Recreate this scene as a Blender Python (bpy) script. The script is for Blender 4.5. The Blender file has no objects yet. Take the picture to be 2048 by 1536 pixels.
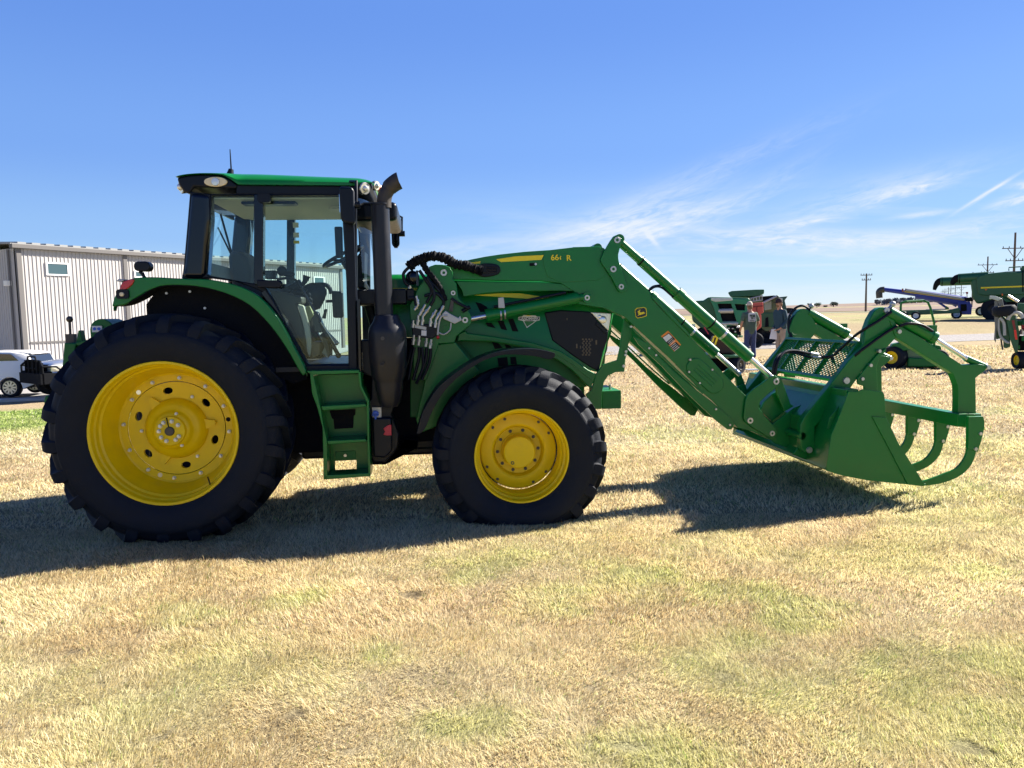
import bpy, bmesh, math, random
import numpy as np
from mathutils import Vector, Matrix, Euler
sc = bpy.context.scene
R = math.radians
# ------------------------------------------------------------------ camera
CAMH = 1.71
FPX = 1538.0
PITCH = math.atan((768 - 628.5) / FPX)
ROLL = 0.020
cam_d = bpy.data.cameras.new('camera')
cam_d.sensor_width = 36.0
cam_d.lens = 36.0 * FPX / 2048
cam_d.clip_end = 20000
cam_d.clip_start = 0.05
cam = bpy.data.objects.new('camera', cam_d)
sc.collection.objects.link(cam)
CM = Matrix.Translation((0, 0, CAMH)) @ Matrix.Rotation(R(90) - PITCH, 4, 'X') @ Matrix.Rotation(-ROLL, 4, 'Z')
cam.matrix_world = CM
sc.camera = cam
# ------------------------------------------------------------------ light
SUN_EL = R(36.5)
SUN_DIR = Vector((0.885, 0.466, 0)).normalized()          # horizontal direction TOWARDS the sun
SUN_AZ = math.atan2(SUN_DIR.x, SUN_DIR.y)                  # clockwise from +Y
sun_vec = Vector((SUN_DIR.x * math.cos(SUN_EL), SUN_DIR.y * math.cos(SUN_EL), math.sin(SUN_EL)))
sd = bpy.data.lights.new('sun', 'SUN')
sd.energy = 4.6; sd.angle = R(0.5); sd.color = (1.0, 0.93, 0.82)
so = bpy.data.objects.new('sun', sd); sc.collection.objects.link(so)
so.rotation_euler = sun_vec.to_track_quat('Z', 'Y').to_euler()
so.location = (20, 10, 30)

def N(nt, typ, x=0, y=0, **kw):
    n = nt.nodes.new(typ); n.location = (x, y)
    for k, v in kw.items():
        if k in n.inputs.keys(): n.inputs[k].default_value = v
        else: setattr(n, k, v)
    return n

w = bpy.data.worlds.new('World'); sc.world = w; w.use_nodes = True
nt = w.node_tree; nt.nodes.clear()
out = N(nt, 'ShaderNodeOutputWorld'); bg = N(nt, 'ShaderNodeBackground')
sky = N(nt, 'ShaderNodeTexSky'); sky.sky_type = 'NISHITA'; sky.sun_disc = False
sky.sun_elevation = SUN_EL; sky.sun_rotation = SUN_AZ; sky.altitude = 300
sky.air_density = 1.0; sky.dust_density = 0.35; sky.ozone_density = 2.6
# thin cirrus streaks laid on a high plane of the sky
tc = N(nt, 'ShaderNodeTexCoord'); sep = N(nt, 'ShaderNodeSeparateXYZ')
nt.links.new(tc.outputs['Generated'], sep.inputs[0])
def mth(op, a, b=None, c=None, clamp=False):
    m = N(nt, 'ShaderNodeMath', operation=op, use_clamp=clamp)
    for i, v in enumerate((a, b, c)):
        if v is None: continue
        if isinstance(v, (int, float)): m.inputs[i].default_value = v
        else: nt.links.new(v, m.inputs[i])
    return m.outputs[0]
zc = mth('MAXIMUM', sep.outputs[2], 0.015)
zz = mth('ADD', zc, 0.05)
u = mth('DIVIDE', sep.outputs[0], zz); v = mth('DIVIDE', sep.outputs[1], zz)
cmb = N(nt, 'ShaderNodeCombineXYZ'); nt.links.new(u, cmb.inputs[0]); nt.links.new(v, cmb.inputs[1])
mp = N(nt, 'ShaderNodeMapping'); mp.inputs['Rotation'].default_value = (0, 0, R(-14)); mp.inputs['Scale'].default_value = (0.27, 0.42, 1); mp.inputs['Location'].default_value = (0.4, 0.2, 0)
nt.links.new(cmb.outputs[0], mp.inputs[0])
n1 = N(nt, 'ShaderNodeTexNoise', Scale=1.6, Detail=8.0, Roughness=0.62, Distortion=1.1); nt.links.new(mp.outputs[0], n1.inputs['Vector'])
mp2 = N(nt, 'ShaderNodeMapping'); mp2.inputs['Rotation'].default_value = (0, 0, R(-28)); mp2.inputs['Scale'].default_value = (0.10, 0.28, 1); mp2.inputs['Location'].default_value = (2.3, 1.5, 0)
nt.links.new(cmb.outputs[0], mp2.inputs[0])
n2 = N(nt, 'ShaderNodeTexNoise', Scale=1.2, Detail=3.0); nt.links.new(mp2.outputs[0], n2.inputs['Vector'])
c1 = N(nt, 'ShaderNodeMapRange'); c1.inputs[1].default_value = 0.43; c1.inputs[2].default_value = 0.70; nt.links.new(n1.outputs[0], c1.inputs[0])
c2 = N(nt, 'ShaderNodeMapRange'); c2.inputs[1].default_value = 0.36; c2.inputs[2].default_value = 0.56; nt.links.new(n2.outputs[0], c2.inputs[0])
cl = mth('MULTIPLY', c1.outputs[0], c2.outputs[0])
el1 = N(nt, 'ShaderNodeMapRange', interpolation_type='SMOOTHSTEP'); el1.inputs[1].default_value = 0.17; el1.inputs[2].default_value = 0.09; nt.links.new(sep.outputs[2], el1.inputs[0])
ysafe = mth('MAXIMUM', sep.outputs[1], 0.02)
azr = mth('DIVIDE', sep.outputs[0], ysafe)
az1 = N(nt, 'ShaderNodeMapRange', interpolation_type='SMOOTHSTEP'); az1.inputs[1].default_value = -0.22; az1.inputs[2].default_value = 0.15; nt.links.new(azr, az1.inputs[0])
cl = mth('MULTIPLY', cl, mth('MULTIPLY', el1.outputs[0], az1.outputs[0]))
cl = mth('MULTIPLY', cl, 0.40)
# separate feathery streaks: (azimuth tangent, elevation tangent, tilt, half length, half width, strength)
ver = mth('DIVIDE', sep.outputs[2], ysafe)
front = mth('GREATER_THAN', sep.outputs[1], 0.1)
ST = [(.150, .117, 14, .105, .026, .75), (.24, .122, 17, .10, .011, .6), (.375, .110, 8, .05, .006, .9), (.33, .093, -3, .17, .014, .75), (.43, .088, 2, .17, .011, .5),
      (.505, .148, 14, .065, .0075, 1.0), (.46, .148, 14, .13, .018, .35), (.612, .142, 31, .036, .0022, 1.3), (.648, .133, 15, .030, .0065, 1.2), (.665, .152, 2, .022, .005, .9), (.528, .117, 6, .035, .003, .7),
      (.60, .102, 9, .19, .011, .5), (.185, .091, -52, .012, .0030, .7), (.24, .170, 22, .17, .016, .25), (-.09, .083, 6, .10, .013, .35), (.33, .160, 30, .08, .012, .2), (.11, .100, 8, .10, .010, .45)]
for i, (cu, cv, ang, L_, W_, amp) in enumerate(ST):
    du = mth('SUBTRACT', azr, cu); dv = mth('SUBTRACT', ver, cv); c_, s_ = math.cos(R(ang)), math.sin(R(ang))
    a_ = mth('ADD', mth('MULTIPLY', du, c_ / L_), mth('MULTIPLY', dv, s_ / L_)); b_ = mth('ADD', mth('MULTIPLY', dv, c_ / W_), mth('MULTIPLY', du, -s_ / W_))
    vec = N(nt, 'ShaderNodeCombineXYZ'); nt.links.new(mth('MULTIPLY', a_, L_ * 9), vec.inputs[0]); nt.links.new(mth('MULTIPLY', b_, max(W_ * 42, .12)), vec.inputs[1]); vec.inputs[2].default_value = i * 3.7
    nz = N(nt, 'ShaderNodeTexNoise', Scale=2.6, Detail=4.0, Roughness=0.62, Distortion=0.9); nt.links.new(vec.outputs[0], nz.inputs['Vector'])
    nr = N(nt, 'ShaderNodeMapRange'); nr.inputs[1].default_value = 0.36; nr.inputs[2].default_value = 0.68; nt.links.new(nz.outputs[0], nr.inputs[0])
    bw = mth('ADD', b_, mth('MULTIPLY_ADD', nz.outputs[0], 1.6, -.8))
    g_ = mth('EXPONENT', mth('MULTIPLY', mth('ADD', mth('MULTIPLY', a_, a_), mth('MULTIPLY', bw, bw)), -1.0))
    fib = mth('MULTIPLY_ADD', nr.outputs[0], .85, .15) if W_ > .003 else mth('MULTIPLY_ADD', nr.outputs[0], .4, .6)
    cl = mth('ADD', cl, mth('MULTIPLY', mth('MULTIPLY', g_, fib), amp))
cl = mth('MINIMUM', mth('MULTIPLY', mth('MULTIPLY', cl, front), 1.0), 0.9)
ramp = N(nt, 'ShaderNodeValToRGB'); cr = ramp.color_ramp; cr.interpolation = 'EASE'
nt.links.new(sep.outputs[2], ramp.inputs[0])
def lin(r, g, b): return tuple((c / 255 / 12.92 if c < 11 else ((c / 255 + .055) / 1.055) ** 2.4) for c in (r, g, b)) + (1,)
stops = [(0.0, (206, 226, 241)), (0.045, (176, 211, 244)), (0.10, (143, 188, 245)), (0.20, (118, 166, 242)), (0.36, (100, 148, 234)), (0.55, (62, 102, 200)), (1.0, (22, 48, 125))]
while len(cr.elements) < len(stops): cr.elements.new(0.5)
for e, (p, c) in zip(cr.elements, stops): e.position = p; e.color = lin(*c)
EXPO = 1.68
sc_g = N(nt, 'ShaderNodeVectorMath', operation='SCALE'); nt.links.new(ramp.outputs[0], sc_g.inputs[0]); sc_g.inputs['Scale'].default_value = 1 / (2 ** EXPO) / 0.06
# brighter towards the sun's side
azs = N(nt, 'ShaderNodeMapRange'); azs.inputs[1].default_value = -0.7; azs.inputs[2].default_value = 0.8; azs.inputs[3].default_value = 1.0; azs.inputs[4].default_value = 1.12; nt.links.new(azr, azs.inputs[0])
back = N(nt, 'ShaderNodeMapRange'); back.inputs[1].default_value = -0.6; back.inputs[2].default_value = 0.3; back.inputs[3].default_value = 0.80; back.inputs[4].default_value = 1.0; nt.links.new(sep.outputs[1], back.inputs[0])
sc_h = N(nt, 'ShaderNodeVectorMath', operation='SCALE'); nt.links.new(sc_g.outputs[0], sc_h.inputs[0]); nt.links.new(mth('MULTIPLY', azs.outputs[0], back.outputs[0]), sc_h.inputs['Scale'])
mixg = N(nt, 'ShaderNodeMixRGB'); mixg.inputs[0].default_value = 0.88; nt.links.new(sky.outputs[0], mixg.inputs[1]); nt.links.new(sc_h.outputs[0], mixg.inputs[2])
mix = N(nt, 'ShaderNodeMixRGB'); cw = 1 / (2 ** EXPO) / 0.06; mix.inputs[2].default_value = (.86 * cw, .92 * cw, .99 * cw, 1)
nt.links.new(cl, mix.inputs[0]); nt.links.new(mixg.outputs[0], mix.inputs[1])
nt.links.new(mix.outputs[0], bg.inputs[0]); bg.inputs[1].default_value = 0.06
nt.links.new(bg.outputs[0], out.inputs[0])
sc.view_settings.view_transform = 'Standard'; sc.view_settings.look = 'None'
sc.view_settings.exposure = EXPO; sc.view_settings.gamma = 1.0
sc.render.film_transparent = False
sc.cycles.max_bounces = 8; sc.cycles.transparent_max_bounces = 16
sc.cycles.caustics_reflective = False; sc.cycles.caustics_refractive = False

# ------------------------------------------------------------------ frames and rays
YAW = R(6.1)
def ray(px, py):
    d = Vector(((px - 1024) / FPX, -(py - 768) / FPX, -1.0))
    return (CM.to_3x3() @ d).normalized()
CO = Vector((0, 0, CAMH))
def at_y(px, py, Y):
    d = ray(px, py); return CO + d * (Y / d.y)
hub = at_y(328, 867.6, 6.0)
T0 = Matrix.Rotation(YAW, 4, 'Z')
# tractor origin: rear axle centre projected on the ground
org = hub + (T0.to_3x3() @ Vector((0, 1.13, 0))); org.z = 0
TM = Matrix.Translation(org) @ T0
TI = TM.inverted()
CR = {'W': (80, 600, 3.0714), 'C': (200, 280, 3.2), 'S': (560, 680, 4.043), 'L': (780, 460, 4.096), 'F': (820, 660, 3.657),
      'B': (1180, 460, 3.49), 'K': (1460, 580, 3.657), 'I': (520, 500, 6.4), 'G': (1560, 590, 5.12), 'E': (1928, 500, 6.144),
      'M': (1750, 540, 6.872), 'Q': (0, 460, 3.49), 'J': (0, 690, 7.314), 'P': (1360, 560, 7.314), 'X': (0, 0, 1.0), 'R': (1700, 440, 4.8)}
def px(c, x, y):
    a = CR[c]; return a[0] + x / a[2], a[1] + y / a[2]
def L3(c, x, y, yl):
    "point of the tractor's plane y = yl seen at a place of the photograph, in tractor coordinates"
    p = px(c, x, y); d = TI.to_3x3() @ ray(*p); o = TI @ CO
    return o + d * ((yl - o.y) / d.y)
class Frame:
    "a local frame standing on the ground: x to the right of the thing, y away, z up"
    def __init__(s, px_, py_, yaw=0.0, Y=None, z=None):
        if Y is None: p = gnd(px_, py_)
        else:
            p = at_y(px_, py_, Y); p.z = terrain(p.x, p.y) if z is None else z
        s.M = Matrix.Translation(p) @ Matrix.Rotation(yaw, 4, 'Z'); s.I = s.M.inverted()
    def p(s, x, y, yl=0.0, c='X'):
        q = px(c, x, y); d = s.I.to_3x3() @ ray(*q); o = s.I @ CO
        return o + d * ((yl - o.y) / d.y)
    def P(s, pts, yl=0.0, c='X'):
        r = []
        for (x, y) in pts:
            q = s.p(x, y, yl, c); r.append((q.x, q.z))
        return r
def L2(c, pts, yl):
    r = []
    for (x, y) in pts:
        q = L3(c, x, y, yl); r.append((q.x, q.z))
    return r
def terrain(x, y):
    def s(t):
        t = max(0.0, min(1.0, t)); return t * t * (3 - 2 * t)
    z = 0.19 * s((y - 9) / 13) * s((x + 3) / 6) - 0.9 * s((-x - 3.0) / 13) * s((y - 9) / 17)
    z += -0.05 + 0.6 * s((y - 32) / 26) * s((x + 1) / 9) + 0.3 * s((y - 60) / 70) * s((x + 12) / 20) + 0.6 * s((y - 140) / 300) + 3.4 * s((y - 140) / 300) * s((x - 175) / 120)
    return z
def gnd(px_, py_):
    "ground point seen at a place of the photograph"
    d = ray(px_, py_); t = 1.0
    lo, hi = 1.0, 600.0
    for _ in range(60):
        m = 0.5 * (lo + hi); p = CO + d * m
        if p.z > terrain(p.x, p.y): lo = m
        else: hi = m
    return CO + d * lo

# ------------------------------------------------------------------ materials
MATS = {}
def bsdf(name):
    m = bpy.data.materials.new(name); m.use_nodes = True
    nt = m.node_tree; return m, nt, nt.nodes['Principled BSDF']
def mat(name, col, rough=0.5, metal=0.0, coat=0.0, var=0.0, vscale=6.0, bump=0.0, bscale=60.0, spec=0.5, dirt=None, emit=None, trans=0.0, alpha=None, ior=None):
    if name in MATS: return MATS[name]
    m, nt, b = bsdf(name)
    b.inputs['Base Color'].default_value = (*col, 1); b.inputs['Roughness'].default_value = rough
    b.inputs['Metallic'].default_value = metal; b.inputs['Coat Weight'].default_value = coat; b.inputs['Coat Roughness'].default_value = 0.08
    b.inputs['Specular IOR Level'].default_value = spec
    if trans: b.inputs['Transmission Weight'].default_value = trans
    if emit: b.inputs['Emission Color'].default_value = (*emit[:3], 1); b.inputs['Emission Strength'].default_value = emit[3]
    g = N(nt, 'ShaderNodeTexCoord')
    src = None
    if var:
        n = N(nt, 'ShaderNodeTexNoise', Scale=vscale, Detail=6.0, Roughness=0.6); nt.links.new(g.outputs['Object'], n.inputs['Vector'])
        mr = N(nt, 'ShaderNodeMapRange'); mr.inputs[1].default_value = 0.3; mr.inputs[2].default_value = 0.7
        mr.inputs[3].default_value = 1 - var; mr.inputs[4].default_value = 1 + var; nt.links.new(n.outputs[0], mr.inputs[0])
        mx = N(nt, 'ShaderNodeVectorMath', operation='SCALE'); mx.inputs[0].default_value = col
        nt.links.new(mr.outputs[0], mx.inputs['Scale']); src = mx.outputs[0]
        nt.links.new(src, b.inputs['Base Color'])
        rr = N(nt, 'ShaderNodeMapRange'); rr.inputs[3].default_value = max(0.02, rough - 0.08); rr.inputs[4].default_value = min(1, rough + 0.12)
        nt.links.new(n.outputs[0], rr.inputs[0]); nt.links.new(rr.outputs[0], b.inputs['Roughness'])
    if dirt:
        n = N(nt, 'ShaderNodeTexNoise', Scale=dirt[4] if len(dirt) > 4 else 3.0, Detail=9.0, Roughness=0.7); nt.links.new(g.outputs['Object'], n.inputs['Vector'])
        mr = N(nt, 'ShaderNodeMapRange'); mr.inputs[1].default_value = 0.48; mr.inputs[2].default_value = 0.75; mr.inputs[4].default_value = dirt[3]
        nt.links.new(n.outputs[0], mr.inputs[0])
        mx = N(nt, 'ShaderNodeMixRGB'); mx.inputs[2].default_value = (*dirt[:3], 1); mx.inputs[1].default_value = (*col, 1)
        if src: nt.links.new(src, mx.inputs[1])
        nt.links.new(mr.outputs[0], mx.inputs[0]); nt.links.new(mx.outputs[0], b.inputs['Base Color'])
    if bump:
        n = N(nt, 'ShaderNodeTexNoise', Scale=bscale, Detail=4.0); nt.links.new(g.outputs['Object'], n.inputs['Vector'])
        bp = N(nt, 'ShaderNodeBump', Strength=bump, Distance=0.01); nt.links.new(n.outputs[0], bp.inputs['Height']); nt.links.new(bp.outputs[0], b.inputs['Normal'])
    MATS[name] = m; return m
GREEN = mat('green_paint', (0.0012, 0.165, 0.028), 0.33, coat=0.18, spec=.35, var=0.05, vscale=3, dirt=(0.08, 0.12, 0.06, 0.06, 5.0))
GREEN_S = mat('green_satin_paint', (0.0015, 0.145, 0.026), 0.42, spec=.35, var=0.08, vscale=5, dirt=(0.10, 0.10, 0.06, 0.10, 7.0))
YEL = mat('yellow_paint', (0.82, 0.58, 0.0), 0.40, spec=.35, coat=0.08, var=0.04, vscale=7, dirt=(0.35, 0.26, 0.08, 0.16, 9.0))
YDEC = mat('yellow_decal', (0.85, 0.68, 0.01), 0.35)
BLK = mat('black_plastic', (0.003, 0.006, 0.014), 0.36, spec=.26, var=0.15, vscale=12)
BLKG = mat('black_gloss', (0.003, 0.005, 0.012), 0.14, coat=0.35, spec=.3)
BLKM = mat('black_matte', (0.006, 0.007, 0.010), 0.8, spec=.15, bump=0.4, bscale=90)
RUB = mat('tyre_rubber', (0.007, 0.0105, 0.019), 0.66, spec=.22, var=0.15, vscale=10, bump=0.25, bscale=120, dirt=(0.03, 0.031, 0.034, 0.10, 4.0))
STEEL = mat('zinc_steel', (0.55, 0.55, 0.54), 0.35, metal=0.85, var=0.1, vscale=30)
CHROME = mat('chrome_rod', (0.80, 0.80, 0.80), 0.30, metal=0.9)
DSTEEL = mat('dark_steel', (0.08, 0.075, 0.07), 0.5, metal=0.6, var=0.2, vscale=20)
EXH = mat('exhaust_grey', (0.012, 0.013, 0.019), 0.38, spec=.35, coat=0.05, var=0.1, vscale=8)
EXHT = mat('exhaust_tip', (0.06, 0.053, 0.048), 0.6, metal=0.5, var=0.25, vscale=18)
RED = mat('red_lens', (0.55, 0.01, 0.02), 0.2, coat=0.5)
ORG = mat('orange_lens', (0.85, 0.16, 0.02), 0.25)
WHITE = mat('white_paint', (0.78, 0.78, 0.77), 0.4)
CREAM = mat('cream_lining', (0.70, 0.68, 0.52), 0.7, bump=0.15, bscale=80)
CREAM2 = mat('pale_cab_trim', (0.55, 0.55, 0.46), 0.5)
SEATM = mat('seat_cloth', (0.10, 0.11, 0.115), 0.85, bump=0.3, bscale=200)
LENS = mat('lamp_lens', (0.80, 0.80, 0.76), 0.12, metal=0.4, coat=0.6)
AMBL = mat('amber_lens', (0.80, 0.68, 0.42), 0.2, coat=0.6)
BLUEP = mat('blue_plastic', (0.02, 0.11, 0.62), 0.35)
REDP = mat('red_plastic', (0.50, 0.02, 0.05), 0.4)
ORANGE = mat('orange_label', (0.90, 0.27, 0.03), 0.45)
LABEL = mat('label_white', (0.75, 0.75, 0.72), 0.45)
SILV = mat('silver_tag', (0.45, 0.46, 0.46), 0.4, metal=0.4)
MIRR = mat('mirror_glass', (0.7, 0.75, 0.8), 0.04, metal=1.0)
def glass_mat(name, tint, refl=1.0):
    m = bpy.data.materials.new(name); m.use_nodes = True; nt = m.node_tree; nt.nodes.clear()
    o = N(nt, 'ShaderNodeOutputMaterial'); t = N(nt, 'ShaderNodeBsdfTransparent'); t.inputs[0].default_value = (*tint, 1)
    g = N(nt, 'ShaderNodeBsdfGlossy'); g.inputs['Roughness'].default_value = 0.02; g.inputs[0].default_value = (0.9, 0.95, 1, 1)
    f = N(nt, 'ShaderNodeFresnel'); f.inputs[0].default_value = 1.45
    x = N(nt, 'ShaderNodeMixShader')
    mm = N(nt, 'ShaderNodeMath', operation='MULTIPLY'); mm.inputs[1].default_value = refl; nt.links.new(f.outputs[0], mm.inputs[0])
    nt.links.new(mm.outputs[0], x.inputs[0]); nt.links.new(t.outputs[0], x.inputs[1]); nt.links.new(g.outputs[0], x.inputs[2]); nt.links.new(x.outputs[0], o.inputs[0])
    MATS[name] = m; return m
GLASS = glass_mat('cab_glass', (0.88, 0.965, 0.95), .7)
LAMPG = glass_mat('lamp_glass', (0.92, 0.94, 0.93))

# ------------------------------------------------------------------ mesh helpers
class MB:
    "collects shapes, then links them as ONE mesh object"
    def __init__(s, M=None): s.bm = bmesh.new(); s.M = M
    def _v(s, p):
        return s.bm.verts.new(p)
    def prism(s, pts, y0, y1):
        "outline in the x-z plane extruded from y0 to y1"
        n = len(pts)
        a = [s._v((x, y0, z)) for x, z in pts]; b = [s._v((x, y1, z)) for x, z in pts]
        s.bm.faces.new(a); s.bm.faces.new(b[::-1])
        for i in range(n): s.bm.faces.new((a[i], b[i], b[(i + 1) % n], a[(i + 1) % n]))
        return s
    def holed(s, outer, holes, y0, y1):
        "outline with holes extruded from y0 to y1"
        loops = [outer] + list(holes)
        fr = []
        for Y in (y0, y1):
            es = []; vl = []
            for lp in loops:
                vs = [s._v((x, Y, z)) for x, z in lp]; vl.append(vs)
                for i in range(len(vs)): es.append(s.bm.edges.new((vs[i], vs[(i + 1) % len(vs)])))
            bmesh.ops.triangle_fill(s.bm, use_beauty=True, use_dissolve=False, edges=es, normal=(0, 1, 0)); fr.append(vl)
        for a, b in zip(*fr):
            for i in range(len(a)): s.bm.faces.new((a[i], b[i], b[(i + 1) % len(a)], a[(i + 1) % len(a)]))
        return s
    def box(s, c, d, rz=0, M=None):
        mm = Matrix.Translation(c) @ Matrix.Rotation(rz, 4, 'Z')
        if M is not None: mm = Matrix.Translation(c) @ M.to_4x4()
        r = bmesh.ops.create_cube(s.bm, size=1.0, matrix=mm @ Matrix.Diagonal((d[0], d[1], d[2], 1)))
        return s
    def bx(s, x0, x1, y0, y1, z0, z1):
        return s.box(((x0 + x1) / 2, (y0 + y1) / 2, (z0 + z1) / 2), (abs(x1 - x0), abs(y1 - y0), abs(z1 - z0)))
    def cyl(s, p0, p1, r0, r1=None, seg=20, caps=True):
        p0 = Vector(p0); p1 = Vector(p1); r1 = r0 if r1 is None else r1
        d = p1 - p0; q = d.to_track_quat('Z', 'Y').to_matrix()
        a = []; b = []
        for i in range(seg):
            t = 2 * math.pi * i / seg; o = q @ Vector((math.cos(t), math.sin(t), 0))
            a.append(s._v(p0 + o * r0)); b.append(s._v(p1 + o * r1))
        for i in range(seg): s.bm.faces.new((a[i], a[(i + 1) % seg], b[(i + 1) % seg], b[i]))
        if caps: s.bm.faces.new(a[::-1]); s.bm.faces.new(b)
        return s
    def tube(s, pts, r, seg=10, smooth=True, sub=6, caps=True, rfun=None, flat=1.0):
        P = [Vector(p) for p in pts]
        if smooth and len(P) > 2: P = spline(P, sub)
        n = len(P); up = Vector((0.123, 0.05, 0.99)).normalized(); rings = []
        for i, p in enumerate(P):
            t = (P[min(i + 1, n - 1)] - P[max(i - 1, 0)]).normalized()
            u = (up - t * up.dot(t))
            if u.length < 1e-3: u = Vector((1, 0, 0)) - t * t.x
            u.normalize(); v = t.cross(u); up = u
            rr = rfun(i / (n - 1)) if rfun else r
            rings.append([s._v(p + (u * math.cos(2 * math.pi * k / seg) + v * flat * math.sin(2 * math.pi * k / seg)) * rr) for k in range(seg)])
        for a, b in zip(rings, rings[1:]):
            for k in range(seg): s.bm.faces.new((a[k], a[(k + 1) % seg], b[(k + 1) % seg], b[k]))
        if caps: s.bm.faces.new(rings[0][::-1]); s.bm.faces.new(rings[-1])
        return s
    def lathe(s, prof, c, seg=64, axis='Y', closed=False, sy=1):
        "profile of (offset along axis, radius) turned round an axis through c"
        c = Vector(c); rings = []
        for (o, r) in prof:
            ring = []
            for k in range(seg):
                t = 2 * math.pi * k / seg
                if axis == 'Y': p = Vector((math.cos(t) * r, o * sy, math.sin(t) * r))
                elif axis == 'Z': p = Vector((math.cos(t) * r, math.sin(t) * r, o))
                else: p = Vector((o, math.cos(t) * r, math.sin(t) * r))
                ring.append(s._v(c + p))
            rings.append(ring)
        if closed: rings.append(rings[0])
        for a, b in zip(rings, rings[1:]):
            for k in range(seg): s.bm.faces.new((a[k], a[(k + 1) % seg], b[(k + 1) % seg], b[k]))
        if not closed:
            if prof[0][1] > 1e-4: pass
        return s
    def quad(s, *p):
        s.bm.faces.new([s._v(q) for q in p]); return s
    def loft(s, secs, closed=True, caps=True):
        rings = [[s._v(p) for p in sec] for sec in secs]; n = len(rings[0])
        for a, b in zip(rings, rings[1:]):
            for k in range(n if closed else n - 1): s.bm.faces.new((a[k], a[(k + 1) % n], b[(k + 1) % n], b[k]))
        if caps: s.bm.faces.new(rings[0][::-1]); s.bm.faces.new(rings[-1])
        return s
    def sph(s, c, r, seg=16, sc_=(1, 1, 1)):
        bmesh.ops.create_uvsphere(s.bm, u_segments=seg, v_segments=seg // 2 + 2, radius=r, matrix=Matrix.Translation(c) @ Matrix.Diagonal((*sc_, 1)))
        return s
    def band(s, mid, w0, y0, y1):
        "strip that follows a polyline in x-z with half width w0"
        P = [Vector((x, 0, z)) for x, z in mid]; n = len(P); a = []; b = []
        for i, p in enumerate(P):
            t = (P[min(i + 1, n - 1)] - P[max(i - 1, 0)]).normalized(); m = Vector((-t.z, 0, t.x))
            ww = w0(i / (n - 1)) if callable(w0) else w0
            a.append(((p + m * ww).x, (p + m * ww).z)); b.append(((p - m * ww).x, (p - m * ww).z))
        return s.prism(a + b[::-1], y0, y1)
    def build(s, name, m, parent=None, bevel=0.0, angle=35, smooth=True, segs=2, loc=None):
        bmesh.ops.remove_doubles(s.bm, verts=s.bm.verts, dist=1e-5)
        bmesh.ops.recalc_face_normals(s.bm, faces=s.bm.faces)
        me = bpy.data.meshes.new(name); s.bm.to_mesh(me); s.bm.free()
        me.materials.append(m)
        if smooth:
            me.polygons.foreach_set('use_smooth', [True] * len(me.polygons)); me.set_sharp_from_angle(angle=R(angle))
        o = bpy.data.objects.new(name, me); sc.collection.objects.link(o)
        if parent is not None: o.parent = parent
        if bevel:
            bv = o.modifiers.new('bevel', 'BEVEL'); bv.width = bevel; bv.segments = segs; bv.limit_method = 'ANGLE'; bv.angle_limit = R(40); bv.harden_normals = True
        if loc is not None: o.location = loc
        return o
def spline(P, sub=6):
    P = [Vector(p) for p in P]; out = []
    for i in range(len(P) - 1):
        p0 = P[max(i - 1, 0)]; p1 = P[i]; p2 = P[i + 1]; p3 = P[min(i + 2, len(P) - 1)]
        for k in range(sub):
            t = k / sub
            out.append(0.5 * ((2 * p1) + (p2 - p0) * t + (2 * p0 - 5 * p1 + 4 * p2 - p3) * t * t + (3 * p1 - p0 - 3 * p2 + p3) * t ** 3))
    out.append(P[-1]); return out
def sp2(pts, sub=5):
    return [(p.x, p.y) for p in spline([Vector((x, z, 0)) for x, z in pts], sub)]
def circ(cx, cz, r, n=20, a0=0, a1=360, rz=None, rot=0):
    rz = r if rz is None else rz; res = []
    full = abs(a1 - a0) >= 359.9
    for k in range(n if full else n + 1):
        t = R(a0 + (a1 - a0) * k / n); x = math.cos(t) * r; z = math.sin(t) * rz
        res.append((cx + x * math.cos(rot) - z * math.sin(rot), cz + x * math.sin(rot) + z * math.cos(rot)))
    return res
def rrect(x0, x1, z0, z1, r, n=4):
    return circ(x1 - r, z1 - r, r, n, 0, 90) + circ(x0 + r, z1 - r, r, n, 90, 180) + circ(x0 + r, z0 + r, r, n, 180, 270) + circ(x1 - r, z0 + r, r, n, 270, 360)
def empty(name, label=None, cat=None, group=None, M=None):
    o = bpy.data.objects.new(name, None); sc.collection.objects.link(o); o.empty_display_size = 0.3
    if M is not None: o.matrix_world = M
    tag(o, label, cat, group); return o
def tag(o, label=None, cat=None, group=None, kind=None):
    if label: o['label'] = label
    if cat: o['category'] = cat
    if group: o['group'] = group
    if kind: o['kind'] = kind
    return o
def mirror(o, parent=None):
    "copy of a part and its sub-parts reflected in the machine's centre plane"
    c = o.copy(); sc.collection.objects.link(c); c.parent = parent or o.parent
    c.matrix_parent_inverse = Matrix.Identity(4)
    c.scale = (c.scale[0], -c.scale[1], c.scale[2]); c.location.y = -c.location.y
    for ch in [x for x in sc.objects if x.parent == o]:
        d = ch.copy(); sc.collection.objects.link(d); d.parent = c
    return c
def textmesh(name, s, size, m, parent, M, ext=0.002, sx=1.0, shear=0, bold=0.0, space=1.0):
    cu = bpy.data.curves.new(name, 'FONT'); cu.body = s; cu.size = size; cu.extrude = ext; cu.align_x = 'CENTER'; cu.align_y = 'CENTER'; cu.offset = bold; cu.shear = shear; cu.space_character = space
    t = bpy.data.objects.new(name + '_tmp', cu); sc.collection.objects.link(t)
    bpy.context.view_layer.update()
    me = bpy.data.meshes.new_from_object(t.evaluated_get(bpy.context.evaluated_depsgraph_get()))
    bpy.data.objects.remove(t); me.materials.clear(); me.materials.append(m)
    o = bpy.data.objects.new(name, me); sc.collection.objects.link(o); o.parent = parent
    o.matrix_local = M @ Matrix.Diagonal((sx, 1, 1, 1)); return o
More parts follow.
